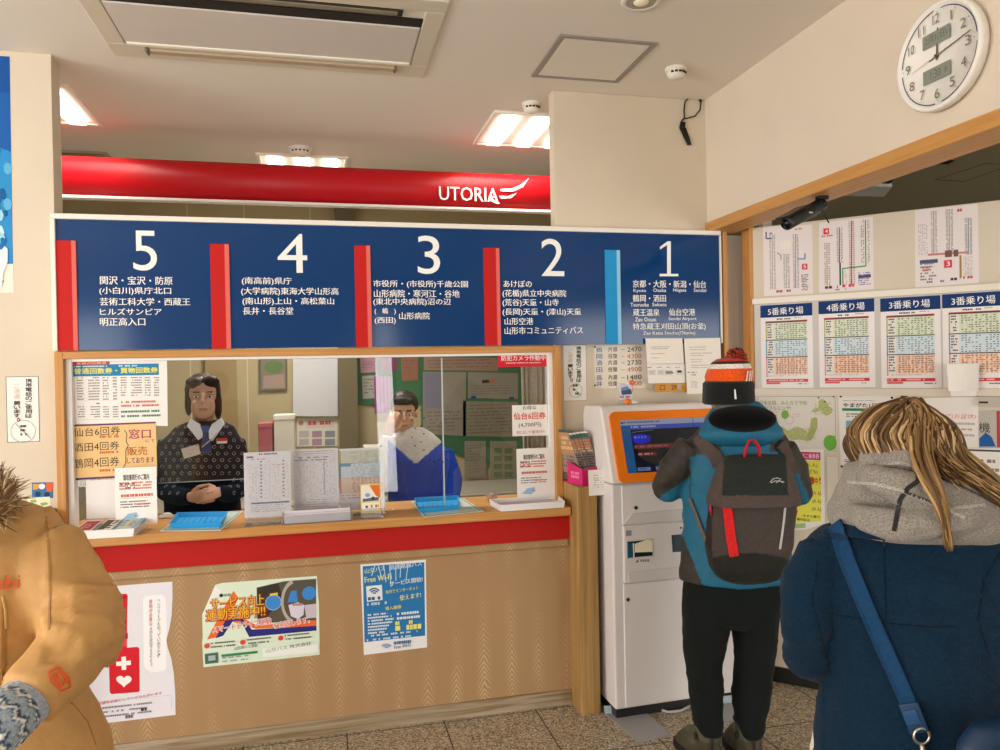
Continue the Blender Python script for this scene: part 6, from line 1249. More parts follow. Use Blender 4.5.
for (q, d_, sd) in ((Q(843, 650, 1.76), Fh * .6 - Zh * .2 + Rh * .2, -1), (Q(992, 652, 1.74), Fh * .6 - Zh * .2 - Rh * .2, 1)): hand(b, q, d_, Zh, .95, sd, .6)
mb, _ = skinned(remesh(b, .0042, 2), SKIN); mb.build('hand', 'skin', wp)
# scarf
b = MB()
b.loft([rg(455, 864, 960, 1.495, .085), rg(466, 852, 980, 1.485, .115), rg(488, 844, 1002, 1.475, .135), rg(508, 835, 1016, 1.465, .14), rg(519, 832, 1020, 1.465, .14), rg(530, 842, 1010, 1.47, .12)], n=32)
b.tube([Q(866, 474, 1.42), Q(880, 480, 1.37), Q(905, 489, 1.345), Q(960, 503, 1.345), Q(1010, 512, 1.40)], [.016, .024, .03, .032, .03], n=12)
b.tube([Q(850, 512, 1.42), Q(866, 519, 1.365), Q(900, 526, 1.335), Q(960, 514, 1.33), Q(1005, 497, 1.39), Q(1022, 486, 1.46)], [.014, .022, .028, .03, .03, .025], n=12)
b.tube([Q(865, 460, 1.46), Q(905, 463, 1.40), Q(950, 473, 1.40), Q(1000, 490, 1.45)], [.026, .03, .03, .026], n=12)
me = remesh(b, .006, 4)
mb, sbv = skinned(me, '8d8780', lambda co, n: .005 * ridge(co, 8, 8, 26, 2.2) + .002 * nz(co, 40, 40, 40))
for pth, w, c in (([(894, 531), (897, 515), (900, 500), (908, 488), (918, 481), (934, 478)], .008, '2f2c2b'), ([(918, 460), (917, 470), (918, 480)], .008, '2f2c2b'), ([(938, 478), (960, 486), (985, 498), (1010, 512)], .005, '4a4644'), ([(847, 482), (875, 484), (900, 490), (930, 503), (965, 518)], .006, 'aaa59d'), ([(878, 465), (900, 463), (925, 468)], .006, 'a5a098'), ([(934, 515), (955, 508), (985, 505)], .006, 'a5a098'), ([(905, 492), (930, 502), (950, 516)], .005, '4a4644')): ribbon(mb, sbv, pth, w, c, -.0005, .002, 8)
mb.build('scarf', 'scarf', wp)
# hair: a cap of locks falling from the parting, loose strands to the right and one long lock
b = MB(); b.ball(Q(905, 449, 1.49), (.099, .115, .091), '4a3320', 24, 16); b.ball(Q(920, 458, 1.47), (.075, .075, .055), '3f2b1b', 18, 12); b.ball(Q(878, 446, 1.49), (.055, .08, .05), '3f2b1b', 18, 12)
hm, hbv = skinned(remesh(b, .007, 3), lambda co, n: '4a3524', lambda co, n: .003 * nz(co, 60, 60, 12))
COLS = ['543e26', '684e31', '7c5f3d', '917149', 'a58458', '463220', '614930', 'b8976a', '75583a', 'c9ab80']
rnd = random.Random(11); paths = []
def onhair(x, y, lift=.004):
    h = hitpx(hbv, x, y)
    return (h[0] + h[1] * lift) if h[0] is not None else Q(x, y, 1.46)
for k in range(70):       # left side: sweep down and to the left, tucked under at the scarf
    t = k / 69; sx_ = 912 - 8 * t + rnd.uniform(-4, 4); lx_ = 853 + 58 * t; paths.append([onhair(sx_, 404 + 4 * rnd.random()), onhair(895 + (lx_ - 895) * .45 + 14 * t, 411 + 12 * t), onhair(lx_ + 1, 432 + 6 * t), onhair(lx_ + 6, 450 + rnd.uniform(-3, 3)), onhair(lx_ + 18 - 12 * t, 463 + rnd.uniform(-3, 4), .002)])
for k in range(44):       # right side: down over the nape
    t = k / 43; rx_ = 912 + 46 * t; paths.append([onhair(912 + rnd.uniform(-4, 5), 404 + 4 * rnd.random()), onhair(914 + 26 * t, 413 + 8 * t), onhair(rx_ - 3, 432 + 6 * t), onhair(rx_ - 2, 452 + 3 * t), Q(rx_ + 4 + 6 * t, 470 + rnd.uniform(-5, 8), 1.39)])
strands(hm, paths, .0016, COLS, 5, .0045, 11, 24)
lock_ = [onhair(921, 430, .012), Q(921, 452, 1.37), Q(928, 474, 1.315), Q(938, 495, 1.29), Q(944, 515, 1.295), Q(947, 535, 1.31), Q(949, 549, 1.325)]
strands(hm, [lock_], .0018, COLS[1:4] + ['a58458', '917149', 'b8976a'], 6, .0095, 14, 70, .003)
loose = [[onhair(940, 425, .006), Q(956, 446, 1.40), Q(971, 461, 1.37), Q(988, 476, 1.35), Q(1004, 496, 1.35)], [onhair(945, 432, .006), Q(957, 455, 1.40), Q(967, 472, 1.36), Q(985, 488, 1.33), Q(1012, 505, 1.32)], [onhair(935, 436, .006), Q(945, 458, 1.38), Q(953, 474, 1.34), Q(968, 484, 1.32)], [onhair(938, 430, .006), Q(950, 452, 1.38), Q(963, 468, 1.35), Q(980, 480, 1.33), Q(1002, 500, 1.33)], [onhair(928, 430, .01), Q(936, 450, 1.38), Q(944, 465, 1.345), Q(956, 475, 1.33)]]
strands(hm, loose, .0016, COLS, 8, .008, 12, 34)
hm.build('hair', 'hair', wp)
# shoulder bag of the woman
bag = thing('shoulder_bag', Q(985, 735, 1.28), 'navy shoulder bag on a wide blue strap across the navy coat', 'bag')
b = MB(); ribbon(b, coat_bv, [(836, 524), (845, 555), (862, 598), (885, 650), (905, 695), (914, 716)], .030, '16395a', .004, .004, 6); ribbon(b, coat_bv, [(838, 524), (847, 555), (864, 598), (887, 650), (907, 695)], .022, '193f63', .0075, .0012, 6); b.build('strap', 'cloth', bag)
b = MB(); ribbon(b, coat_bv, [(908, 702), (913, 716), (918, 730)], .034, '17385c', .008, .004, 5)
ribbon(b, coat_bv, [(908, 708), (913, 721)], .024, '204a76', .0125, .001, 4); b.build('strap_end', 'satin', bag)
rc, rn = hitpx(coat_bv, 920, 733); rc = rc + rn * .012
def torus(mb, c, a_, b_, r, t, col, n=24, arc=2 * PI, st=0): mb.tube([c + a_ * r * math.cos(st + arc * i / n) + b_ * r * math.sin(st + arc * i / n) for i in range(n + 1)], t, col, 8)
b = MB(); torus(b, rc, Rh, Zh, .014, .0024, 'd8d2c6'); b.build('ring', 'metal', bag)
b = MB(); q = rc - Zh * .016; b.tube([q, q - Zh * .02 + Rh * .004, q - Zh * .05 + Rh * .01], [.004, .005, .004], 'c9c4ba', 8); torus(b, q - Zh * .06 + Rh * .012, Rh, Zh, .011, .003, 'c9c4ba'); b.build('snap_hook', 'metal', bag)
bc = Q(1008, 792, 1.275)
b = MB(); b.loft([(bc + Zh * .125, Rh * .02, Fh * .015), (bc + Zh * .115, Rh * .06, Fh * .03), (bc + Zh * .08, Rh * .085, Fh * .04), (bc - Zh * .05, Rh * .095, Fh * .045), (bc - Zh * .10, Rh * .09, Fh * .045), (bc - Zh * .12, Rh * .05, Fh * .03)], '17304c', 24)
mb, bbv = skinned(remesh(b, .006, 4), '17304c'); mb.build('body', 'satin', bag)
b = MB(); b.tube([bc - Fh * .047 + Rh * .085 * math.cos(a_) + Zh * (.105 * math.sin(a_) - .0) for a_ in [PI * i / 14 for i in range(15)]], .004, '21456b', 8); b.build('piping', 'satin', bag)
b = MB(); b.tube([q - Zh * .068 + Rh * .012, q - Zh * .075 + Rh * .03, bc + Zh * .11 - Rh * .05], .004, '17304c', 8); b.build('tab', 'satin', bag)

# ---------------------------------------------------------------- man with the backpack at the machine
D = 3.05
mp_ = Q(730, 700, D); man = thing('person', Vector((mp_.x, mp_.y, 0)), 'person in a bobble hat and teal jacket with a backpack using the ticket machine', 'person')
b = MB()
b.loft([rg(412, 715, 765, 3.02, .085), rg(424, 702, 776, 3.03, .11), rg(440, 688, 786, 3.04, .125), rg(465, 682, 791, 3.05, .14), rg(500, 684, 791, 3.05, .145), rg(545, 683, 789, 3.05, .145), rg(578, 680, 790, 3.05, .15)], n=26)
b.tube([Q(694, 448, 3.04), Q(676, 470, 3.05), Q(668, 487, 3.08), Q(675, 478, 3.22), Q(686, 462, 3.34)], [.07, .07, .063, .05, .042], n=16)
b.tube([Q(778, 449, 3.04), Q(792, 474, 3.05), Q(796, 491, 3.08), Q(784, 490, 3.2), Q(772, 476, 3.32)], [.07, .07, .063, .05, .042], n=16)
me = remesh(b, .009, 5)
TEAL, DK = '1d6786', '37342f'
def sidecol(co, n):
    x, y = proj(co)
    def below(a_, c): return (y - a_[1]) - (c[1] - a_[1]) * (x - a_[0]) / (c[0] - a_[0])     # >0 under the line
    if x < 735:
        if y > 500: return DK if (x < 682 + (y - 535) * .42 and y > 535) else TEAL
        if x < 690 and below((690, 476), (655, 501)) > 0 and x > 655: return TEAL
        if x < 691 and y < 500: return DK
        if x < 722 and y < 449 + (722 - x) * .25 and y > 428: return DK
        return TEAL
    if x > 778 and x > 785 + (y - 445) * .46: return DK
    return DK if (y < 452 and x > 770) else TEAL
mb, jbv = skinned(me, sidecol, lambda co, n: .004 * nz(co, 9, 9, 9) + .006 * ridge(co, 8, 8, 16, .7) * (1 if abs(proj(co)[0] - 735) > 48 else .5))
mb.build('jacket', 'shell', man)
b = MB(); b.ball(Q(741, 433, 2.97), (.165, .10, .062), TEAL, 22, 14, mat3=Matrix((Rh, Fh, Zh)).transposed()); b.loft([rg(402, 716, 757, 3.0, .085), rg(410, 711, 766, 2.99, .10), rg(422, 704, 776, 2.98, .12)], TEAL, 20)
mb, hv = skinned(remesh(b, .008, 5), TEAL, lambda co, n: .004 * ridge(co, 8, 8, 14, 3.3)); mb.build('hood', 'shell', man)
b = MB(); b.ball(Q(742, 419, 2.93), (.13, .112, .056), '08080a', 20, 12, mat3=Matrix((Rh, Fh, Zh)).transposed()); b.build('fleece_lining', 'wool', man)
# trousers
b = MB(); b.loft([rg(575, 684, 786, 3.05, .125), rg(600, 682, 782, 3.05, .135), rg(616, 683, 779, 3.05, .12), rg(623, 690, 772, 3.05, .09)], n=24)
for q in ([(604, 682, 730), (630, 683, 729), (660, 686, 721), (690, 690, 722), (715, 693, 722), (731, 697, 721)], [(604, 730, 779), (630, 733, 777), (660, 737, 773), (690, 733, 770), (715, 735, 765), (733, 737, 761)]):
    b.loft([rg(y, xl, xr, 3.05, th) for (y, xl, xr), th in zip(q, (.115, .105, .09, .088, .08, .07))], n=18)
me = remesh(b, .009, 4); mb, _ = skinned(me, '161b1a', lambda co, n: .005 * nz(co, 10, 10, 10) + .0055 * ridge(co, 9, 9, 13, 1.1) * (1 if proj(co)[1] > 640 else .5)); mb.build('trousers', 'cloth', man)
for sx, (cx_, dr) in enumerate(((708, -Rh * .55 + Fh * .8), (749, -Rh * .25 + Fh * .95))):
    fl_ = Q(cx_, 740, D); fl_ = Vector((fl_.x, fl_.y, 0)); dr = dr.normalized(); sd_ = dr.cross(Zh)
    b = MB(); b.loft([(fl_ + Zh * .165, Rh * .056, Fh * .062), (fl_ + Zh * .10, Rh * .055, Fh * .06), (fl_ + Zh * .05 + dr * .01, sd_ * .05, dr * .075)], n=18, cap=True)
    b.loft([(fl_ + dr * .06 + Zh * .105, sd_ * .03, dr * .05), (fl_ + dr * .05 + Zh * .06, sd_ * .048, dr * .105), (fl_ + dr * .05 + Zh * .025, sd_ * .05, dr * .125)], n=18)
    mb, _ = skinned(remesh(b, .007, 4), lambda co, n, fl_=fl_: '5a5646' if co.z > .10 else '4a4538', lambda co, n: .003 * nz(co, 25, 25, 25)); bo = mb.build('boot', 'satin', man)
    b = MB(); b.loft([(fl_ + dr * .05 + Zh * .03, sd_ * .053, dr * .13), (fl_ + dr * .05, sd_ * .053, dr * .13)], '22201c', 20); b.build('sole', 'matte', bo)
    b = MB(); torus(b, fl_ + Zh * .163, Rh * .98, Fh * 1.08, .057, .006, '2a2823', 24); b.tube([fl_ + Zh * .12 - Fh * .064, fl_ + Zh * .09 - Fh * .064, fl_ + Zh * .05 - Fh * .068], .006, '2a2823', 8); b.cyl(fl_ - Rh * .056 + Zh * .11 - Fh * .02, fl_ - Rh * .06 + Zh * .11 - Fh * .02, .014, '2f2c26', 14); b.build('trim', 'matte', bo)
P3, m3, hd = head(man, Q(729, 399, 3.0), Fh - Rh * .25, Zh, .92, 'b98466', '6a6058', True, '8a8480')
b = MB()
for (q, d_, sd) in ((Q(688, 459, 3.36), Fh * .5 + Zh * .4 + Rh * .25, -1), (Q(770, 473, 3.34), Fh * .4 + Zh * .5 - Rh * .3, 1)): hand(b, q, d_, -Fh + Zh * .5, .95, sd, .7)
mb, _ = skinned(remesh(b, .0042, 2), 'b98466'); mb.build('hand', 'skin', man)
b = MB()
for sx in (-1, 1): torus(b, P3(.034 * sx, .098, .008), m3 @ Vector((1, 0, 0)), m3 @ Vector((0, 0, 1)), .022, .0022, '22201e'); b.tube([P3(.056 * sx, .096, .012), P3(.085 * sx, .05, .012), P3(.085 * sx, -.01, .005)], .002, '22201e', 6)
b.tube([P3(-.012, .1, .01), P3(.012, .1, .01)], .002, '22201e', 6); b.build('glasses', 'satin', man)
b = MB(); b.ball(P3(0, -.02, -.01), (.078, .080, .08), '6a645e', 18, 12, mat3=m3); b.build('hair', 'hair', man)
# bobble hat
def hr(y, xl, xr, k=1.0): c = Q((xl + xr) / 2, y, 3.0); h = (xr - xl) / 2 * 3.0 / FPX; return (c, Rh * h, Fh * h * 1.08 * k)
b = MB(); b.loft([hr(404, 705, 752), hr(402, 703, 753.5), hr(383, 703.5, 753), hr(380.5, 706, 751)], '1a1c1b', 32); cu_ = b.build('hat_cuff', 'knit', man)
b = MB(); c = hr(394, 703, 753)
def onhat(y, f, lift): q = hr(y, 703.2, 753.2); a_ = f; return q[0] + q[1] * math.cos(a_) * lift + q[2] * math.sin(a_) * lift
b.prism([onhat(y, a_, 1.02) for y, a_ in ((388.5, -1.67), (388.5, -1.63), (398, -1.58), (398, -1.66))], -Fh * .002, 'e9e6e0'); b.build('mark', 'satin', cu_)
b = MB(); b.loft([hr(382, 706, 751.5), hr(376, 705.5, 752), hr(368.6, 708, 750.5)], 'e8581c', 32, False); b.loft([hr(368.6, 708, 750.5), hr(364, 710.5, 749)], 'e6e0d8', 32, False); b.loft([hr(364, 710.5, 749), hr(361.5, 713, 747)], '1f1c1c', 32, False); b.loft([hr(361.5, 713, 747), hr(359, 717, 744), hr(357.6, 724, 740)], 'b8321c', 32, True)
for f0 in (-1.18, -1.02, -.88): b.prism([onhat(y, a_, .985) for y, a_ in ((381, f0), (381, f0 + .07), (371, f0 + .16), (371, f0 + .09))], -Fh * .003, 'f0ece4')
b.build('hat_crown', 'knit', man)
b = MB(); rnd = random.Random(3); pc = Q(736, 358.5, 2.985); b.ball(pc, .036, '8a2418', 14, 10)
for k in range(420):
    v = Vector((rnd.gauss(0, 1), rnd.gauss(0, 1), rnd.gauss(0, 1))).normalized(); b.tube([pc + v * .028, pc + v * (.04 + .006 * rnd.random())], [.0032, .0022], rnd.choice(['c23a1e', '8a2218', '1f1614', 'd8502a', '5a1a14']), 5)
b.build('pompom', 'knit', man)
# backpack
bp = thing('backpack', Q(750, 575, 2.83), 'dark grey hiking backpack with a red stripe worn over the teal jacket', 'backpack')
def sq(mb, rings, n=28, pw=.62, col='ffffff'):
    rs = []
    for c, a_, b_ in rings:
        row = []
        for i in range(n):
            t = 2 * PI * i / n; cx_, sy_ = math.cos(t), math.sin(t); row.append(mb.bm.verts.new(c + a_ * math.copysign(abs(cx_) ** pw, cx_) + b_ * math.copysign(abs(sy_) ** pw, sy_)))
        rs.append(row)
    for r0, r1 in zip(rs, rs[1:]):
        for i in range(n): mb.bm.faces.new((r0[i], r0[(i + 1) % n], r1[(i + 1) % n], r1[i]))
    mb.bm.faces.new(rs[0][::-1]); mb.bm.faces.new(rs[-1]); mb._paint(col, True); return mb
b = MB(); sq(b, [rg(462, 724, 784, 2.81, .05), rg(474, 717, 790, 2.82, .075), rg(500, 711, 794, 2.81, .092), rg(545, 707, 789, 2.80, .10), rg(566, 711, 784, 2.81, .095), rg(577, 718, 777, 2.82, .07), rg(581, 728, 768, 2.83, .04)])
def pk(co, n):
    x, y = proj(co)
    if y > 553 + .004 * (x - 748) ** 2: return '2a2a27'
    if x < 712 and y > 505: return '2c2926'
    return '4b4340'
mb, pbv = skinned(remesh(b, .005, 4), pk, lambda co, n: .003 * nz(co, 14, 14, 10) + .0025 * ridge(co, 9, 9, 18, 2.7)); mb.build('main_body', 'cloth', bp)
b = MB(); sq(b, [rg(455.5, 728, 782, 2.83, .045), rg(462, 721, 787, 2.82, .07), rg(480, 714, 793, 2.805, .095), rg(497, 708.5, 797.5, 2.80, .108), rg(503.5, 708, 798, 2.80, .110)])
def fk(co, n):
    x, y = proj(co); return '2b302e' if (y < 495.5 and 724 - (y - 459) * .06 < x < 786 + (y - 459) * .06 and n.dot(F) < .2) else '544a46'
mb, fbv = skinned(remesh(b, .0042, 3), fk, lambda co, n: .002 * nz(co, 14, 14, 10)); fl_ = mb.build('flap', 'cloth', bp)
b = MB()
for pth in ([(770, 482.5), (773, 479), (777, 478), (781, 479.5)], [(771, 483), (775, 481), (781, 481.5), (784, 482)], [(776, 483), (779, 480.5), (783, 483)]): ribbon(b, fbv, pth, .0032, 'b9bab6', .001, .001)
b.build('emblem', 'satin', fl_)
b = MB(); ribbon(b, pbv, [(727, 505), (729, 520), (731, 538), (734, 556)], .034, 'd8282a', .002, .004); b.build('red_stripe', 'cloth', bp)
b = MB(); ribbon(b, pbv, [(785, 505), (783.5, 520), (781.5, 535), (779.5, 549)], .008, 'b9b8b6', .002, .003); b.build('zipper', 'satin', bp)
b = MB(); g = lambda x, y, d=2.80: Q(x, y, d)
b.tube([g(744, 461), g(746, 448), g(749, 441), g(754, 440), g(758, 446), g(760, 459)], .013, 'c8262c', 10, flat=.35); b.build('handle', 'cloth', bp)
b = MB(); ribbon(b, jbv, [(700, 437), (704, 444), (710, 450), (716, 456), (720, 466)], .055, '564b46', .006, .012, 5); b.build('shoulder_strap', 'cloth', bp)
b = MB(); ribbon(b, jbv, [(778, 443), (784, 452), (788, 462), (791, 474)], .05, '564b46', .006, .012, 5); b.build('shoulder_strap', 'cloth', bp)
b = MB(); ribbon(b, jbv, [(691, 498), (696, 512), (701, 526), (707, 541)], .016, '6b635c', .006, .004, 5); b.build('webbing', 'cloth', bp)
for px_ in ([(713, 500), (710.5, 507), (712, 516)], [(794, 506), (796, 511), (795, 518)]):
    b = MB(); b.tube([Q(x, y, 2.775) for x, y in px_], [.006, .012, .006], 'd0284e', 8, flat=.5); b.build('zip_pull', 'cloth', bp)

# ---------------------------------------------------------------- person in the tan parka, cut by the left edge
tp0 = Q(-50, 700, 1.36); tp = thing('person', Vector((tp0.x, tp0.y, 0)), 'person in a tan parka with fur hood, cut by the left edge', 'person')
D = 1.36
b = MB()
b.loft([rg(506, -112, 8, 1.38, .07), rg(516, -138, 40, 1.37, .10), rg(540, -152, 58, 1.36, .125), rg(600, -150, 56, 1.36, .145), rg(660, -152, 62, 1.36, .15), rg(700, -160, 78, 1.36, .155), rg(727, -166, 90, 1.36, .16), rg(750, -172, 104, 1.36, .165), rg(850, -186, 120, 1.36, .175), rg(940, -190, 124, 1.36, .18)], n=28)
b.tube([Q(38, 552, 1.36), Q(56, 580, 1.35), Q(73, 610, 1.33), Q(79, 626, 1.30), Q(74, 648, 1.25), Q(50, 678, 1.19), Q(27, 700, 1.15)], [.066, .066, .062, .060, .058, .053, .048], n=18)
b.tube([Q(-150, 552, 1.36), Q(-178, 600, 1.35), Q(-180, 640, 1.3), Q(-130, 690, 1.2), Q(-110, 705, 1.15)], [.07, .066, .062, .055, .048], n=16)
me = remesh(b, .007, 5)
def park(co, n):
    x, y = proj(co); v = .003 * nz(co, 9, 9, 9) + .0015 * nz(co, 30, 30, 30)
    if x > 45 and y < 665: v += .009 * ridge(co, 12, 12, 15, 4.0)
    if x > 70 and 590 < y < 660: v += .009 * ridge(co, 15, 15, 32, .4)
    v += .0045 * ridge(co, 9, 9, 6, 2.5); return v
TAN = 'c6995f'
mb, tbv = skinned(me, TAN, park)
ribbon(mb, tbv, [(46, 517), (48, 540), (50, 570), (50, 600), (49, 630)], .004, 'a67c46', -.002, .003); ribbon(mb, tbv, [(4, 600), (3, 640), (3, 680)], .006, 'a67c46', -.001, .003); ribbon(mb, tbv, [(70, 700), (88, 722), (96, 745)], .003, 'a67c46', -.001, .0015)
mb.build('parka', 'shell', tp)
b = MB()
for pth in ([(49, 672), (58, 667), (69, 678), (70, 687), (61, 691), (51, 681), (49, 672)], [(54, 674), (61, 672), (66, 680), (62, 686), (56, 680), (54, 674)], [(57, 671), (60, 689)], [(52, 677), (68, 683)]): ribbon(b, tbv, pth, .0032, 'e2622c', .001, .001)
b.build('sleeve_emblem', 'satin', tp)
h, n_ = hitpx(tbv, -6, 583)
if h is not None:
    n_ = n_.normalized(); ru = (Rh - n_ * Rh.dot(n_)).normalized(); uu = n_.cross(ru) if n_.cross(ru).z > 0 else ru.cross(n_)
    p = Pr(('F', (h, ru, uu, n_)), 0, .004); p.fm(-.075, .012, .052, -.012); p.text('Columbia', 0, 0, 1, 1, 'e2622c', .02); p.px(); p.done('chest_lettering', None, None, None, tp, 'satin')
b = MB(); b.tube([Q(3, 596, 1.19), Q(6, 610, 1.185), Q(7, 628, 1.19)], .003, 'b58a54', 6); b.build('drawcord', 'cloth', tp)
# knitted mitten showing out of the cuff
b = MB(); b.tube([Q(30, 698, 1.155), Q(18, 708, 1.135), Q(2, 722, 1.10), Q(-18, 738, 1.07)], [.040, .041, .044, .040], n=22)
hand(b, Q(-14, 735, 1.08), (Q(-60, 765, 1.02) - Q(0, 722, 1.1)), Zh * .5 - Fh, 1.15, 1, .5)
me = remesh(b, .0042, 3); ax0, ax1 = Q(30, 698, 1.155), Q(-18, 738, 1.07); axd = (ax1 - ax0); al = axd.length; axd.normalize(); e1 = axd.orthogonal().normalized(); e2 = axd.cross(e1)
def knit(co, n):
    t = (co - ax0).dot(axd) / al; a_ = math.atan2((co - ax0).dot(e2), (co - ax0).dot(e1)) / (2 * PI) * 12; zz = abs((a_ % 1) - .5) * .22
    if t < .30: return 'a9b3c4'
    q = (t + zz) % .34
    if q < .07: return '2f4a66'
    if q < .12: return 'e4e2da'
    if q < .16: return '56728c'
    return 'a3b2c2'
mb, _ = skinned(me, knit); mb.build('mitten', 'knit', tp)
# fur edge of the hood
b = MB(); rnd = random.Random(21); arc = [Q(-95, 512, 1.20), Q(-40, 520, 1.19), Q(-8, 512, 1.24), Q(4, 500, 1.31), Q(2, 488, 1.38), Q(-14, 482, 1.45)]; b.tube(arc, [.02, .022, .024, .022, .02, .016], '7a5a38', 10)
for k in range(900):
    t = rnd.random() * (len(arc) - 1); i = int(t); p0 = arc[i].lerp(arc[min(i + 1, len(arc) - 1)], t - i); v = Vector((rnd.gauss(0, 1), rnd.gauss(0, 1), rnd.gauss(0, 1))).normalized(); v2 = (v + Vector((rnd.gauss(0, .3), rnd.gauss(0, .3), rnd.gauss(.1, .3)))).normalized(); L_ = .022 + .02 * rnd.random()
    b.tube([p0 + v * .012, p0 + v * L_ * .7, p0 + v * L_ * .7 + v2 * L_ * .6], [.0018, .0014, .0003], rnd.choice(['9a7a54', '6a5238', 'c0a47c', 'd8c2a0', '7f6040', 'b09268']), 4)
b.build('fur_trim', 'hair', tp)
b = MB(); b.loft([rg(520, -105, 0, 1.42, .10), rg(500, -100, -4, 1.46, .10), rg(484, -85, -16, 1.48, .07)], TAN, 22); b.build('hood', 'shell', tp)
P3, m3, hd = head(tp, Q(-92, 436, 1.36), -Fh * .8 - Rh * .6 - Zh * .1, Zh, 1.0, SKIN)
b = MB(); b.ball(P3(0, -.03, .04), (.09, .095, .09), '2a201a', 20, 14, mat3=m3); b.build('hair', 'hair', tp)
for sx in (-1, 1):
    c = Vector((tp0.x, tp0.y, 0)) + Rh * .11 * sx; b = MB(); b.tube([c + Zh * .75, c + Zh * .45, c + Zh * .1], [.085, .07, .055], '26282e', 16); b.build('trouser_leg', 'cloth', tp)
    b = MB(); b.loft([(c + Zh * .14, Rh * .055, Fh * .06), (c + Zh * .06, Rh * .052, Fh * .07), (c - Fh * .04 + Zh * .03, Rh * .05, Fh * .125), (c - Fh * .04, Rh * .05, Fh * .13)], '3a3028', 16); b.build('shoe', 'satin', tp)

# ---------------------------------------------------------------- standing clerk behind the glass
D = 3.86; s1 = Q(203, 480, D); st = thing('person', Vector((s1.x, s1.y, 0)), 'standing clerk in a dark spotted cardigan and tie behind the ticket window', 'person')
b = MB(); b.loft([rg(421, 191, 220, D, .055), rg(427, 175, 234, D, .08), rg(440, 163, 241, D, .11), rg(470, 163, 242, D, .125), rg(505, 166, 240, D, .12), rg(560, 162, 244, D, .13)], n=24)
b.tube([Q(234, 441, D), Q(240, 466, D - .02), Q(239, 490, D - .06), Q(226, 494, D - .15), Q(218, 493, D - .19)], [.055, .055, .05, .042, .036], n=14)
b.tube([Q(170, 441, D), Q(165, 466, D - .02), Q(167, 492, D - .06), Q(182, 497, D - .15), Q(192, 497, D - .19)], [.055, .055, .05, .042, .036], n=14)
mb, kbv = skinned(remesh(b, .008, 4), '141c2c', lambda co, n: .004 * nz(co, 10, 10, 10) + .003 * ridge(co, 8, 8, 18, 1.9))
for j in range(11):
    for i in range(11):
        x = 162 + i * 8 + (4 if j % 2 else 0); y = 427 + j * 6.6
        if abs(x - 203) < (446 - y) * .5 or (y > 478 and x < 228 and x > 180): continue
        h, n_ = hitpx(kbv, x, y)
        if h is None: continue
        n_ = n_.normalized(); e1 = (Rh - n_ * Rh.dot(n_)).normalized(); e2 = n_.cross(e1); n8 = 10; r1_, r0_ = .0095, .0062
        for k in range(n8):
            if k == (i + j) % n8: continue
            a0_, a1_ = 2 * PI * k / n8, 2 * PI * (k + 1) / n8; mb.poly([h + n_ * .0015 + e1 * r * math.cos(a_) + e2 * r * math.sin(a_) for r, a_ in ((r1_, a0_), (r1_, a1_), (r0_, a1_), (r0_, a0_))], '929ca2')
mb.build('cardigan', 'cloth', st)
P3, m3, hd = head(st, Q(203, 398, D - .01), -Q(203, 385, 1) + CAMPOS, Zh, .98, 'd8ab8e', '2a1e18')
b = MB(); b.ball(P3(0, -.03, .042), (.087, .096, .090), '2a1c17', 22, 14, mat3=m3); b.ball(P3(.072, -.025, -.02), (.018, .048, .075), '2a1c17', 12, 8, mat3=m3); b.ball(P3(-.072, -.025, -.03), (.020, .05, .09), '2a1c17', 12, 8, mat3=m3); b.ball(P3(.038, .048, .082), (.045, .036, .03), '2a1c17', 12, 8, mat3=m3); b.ball(P3(-.036, .048, .084), (.048, .036, .03), '2a1c17', 12, 8, mat3=m3)
mb, _ = skinned(remesh(b, .006, 3), '2b1d17', lambda co, n: .004 * nz(co, 90, 90, 14)); mb.build('hair', 'hair', st)
b = MB(); G = lambda x, y, k=.10: Q(x, y, D - k)
for q in ([(190, 419), (199, 424), (204, 436), (198, 440), (187, 426)], [(221, 418), (212, 424), (206, 436), (212, 441), (224, 424)]): b.prism([G(*w_, .085 + .05 * (w_[1] - 418) / 22) for w_ in q], Fh * .012, 'dfe3ec')
b.build('shirt_collar', 'cloth', st)
b = MB(); b.prism([G(201, 426, .10), (G(209, 426, .10)), G(208, 432, .125), G(211, 450, .142), G(206, 455, .145), G(201, 450, .142), G(203, 432, .125)], Fh * .01, '2e4a80'); b.build('tie', 'cloth', st)
b = MB(); b.tube([G(188, 425, .09), G(192, 437, .13), G(197, 446, .145)], .003, '2a2a30', 6); b.tube([G(222, 425, .09), G(213, 438, .135), G(202, 447, .146)], .003, 'c9c6c0', 6); b.build('lanyard', 'cloth', st)
b = MB(); b.prism([G(181, 449, .146), G(198, 444, .146), G(200.5, 454, .148), G(184, 459, .148)], Fh * .003, 'e9e6e0'); b.prism([G(184, 451.5, .1465), G(190, 449.5, .1465), G(191, 454, .1475), G(185.5, 456, .1475)], Fh * .001, 'c9b8ac'); b.build('name_card', 'satin', st)
h, n_ = hitpx(kbv, 222, 441); b = MB(); b.box(h - Vector((.024, .006, .012)), h + Vector((.024, .002, .0)), 'f0ece6').box(h - Vector((.024, .006, 0)), h + Vector((.024, .002, .014)), 'c8202a'); b.build('badge', 'satin', st)
b = MB(); hand(b, Q(219, 492, D - .20), -Rh * 1 - Zh * .18 - Fh * .2, Zh * .4 - Fh, .9, 1, .55); hand(b, Q(190, 497, D - .21), Rh * 1 - Zh * .02 - Fh * .1, -Zh * .3 - Fh, .9, -1, .5)
mb, _ = skinned(remesh(b, .004, 2), 'd2a286'); mb.build('hand', 'skin', st)
b = MB(); b.loft([rg(545, 164, 242, D, .125), rg(600, 160, 246, D, .14), rg(700, 168, 238, D, .12)], '14161c', 20)
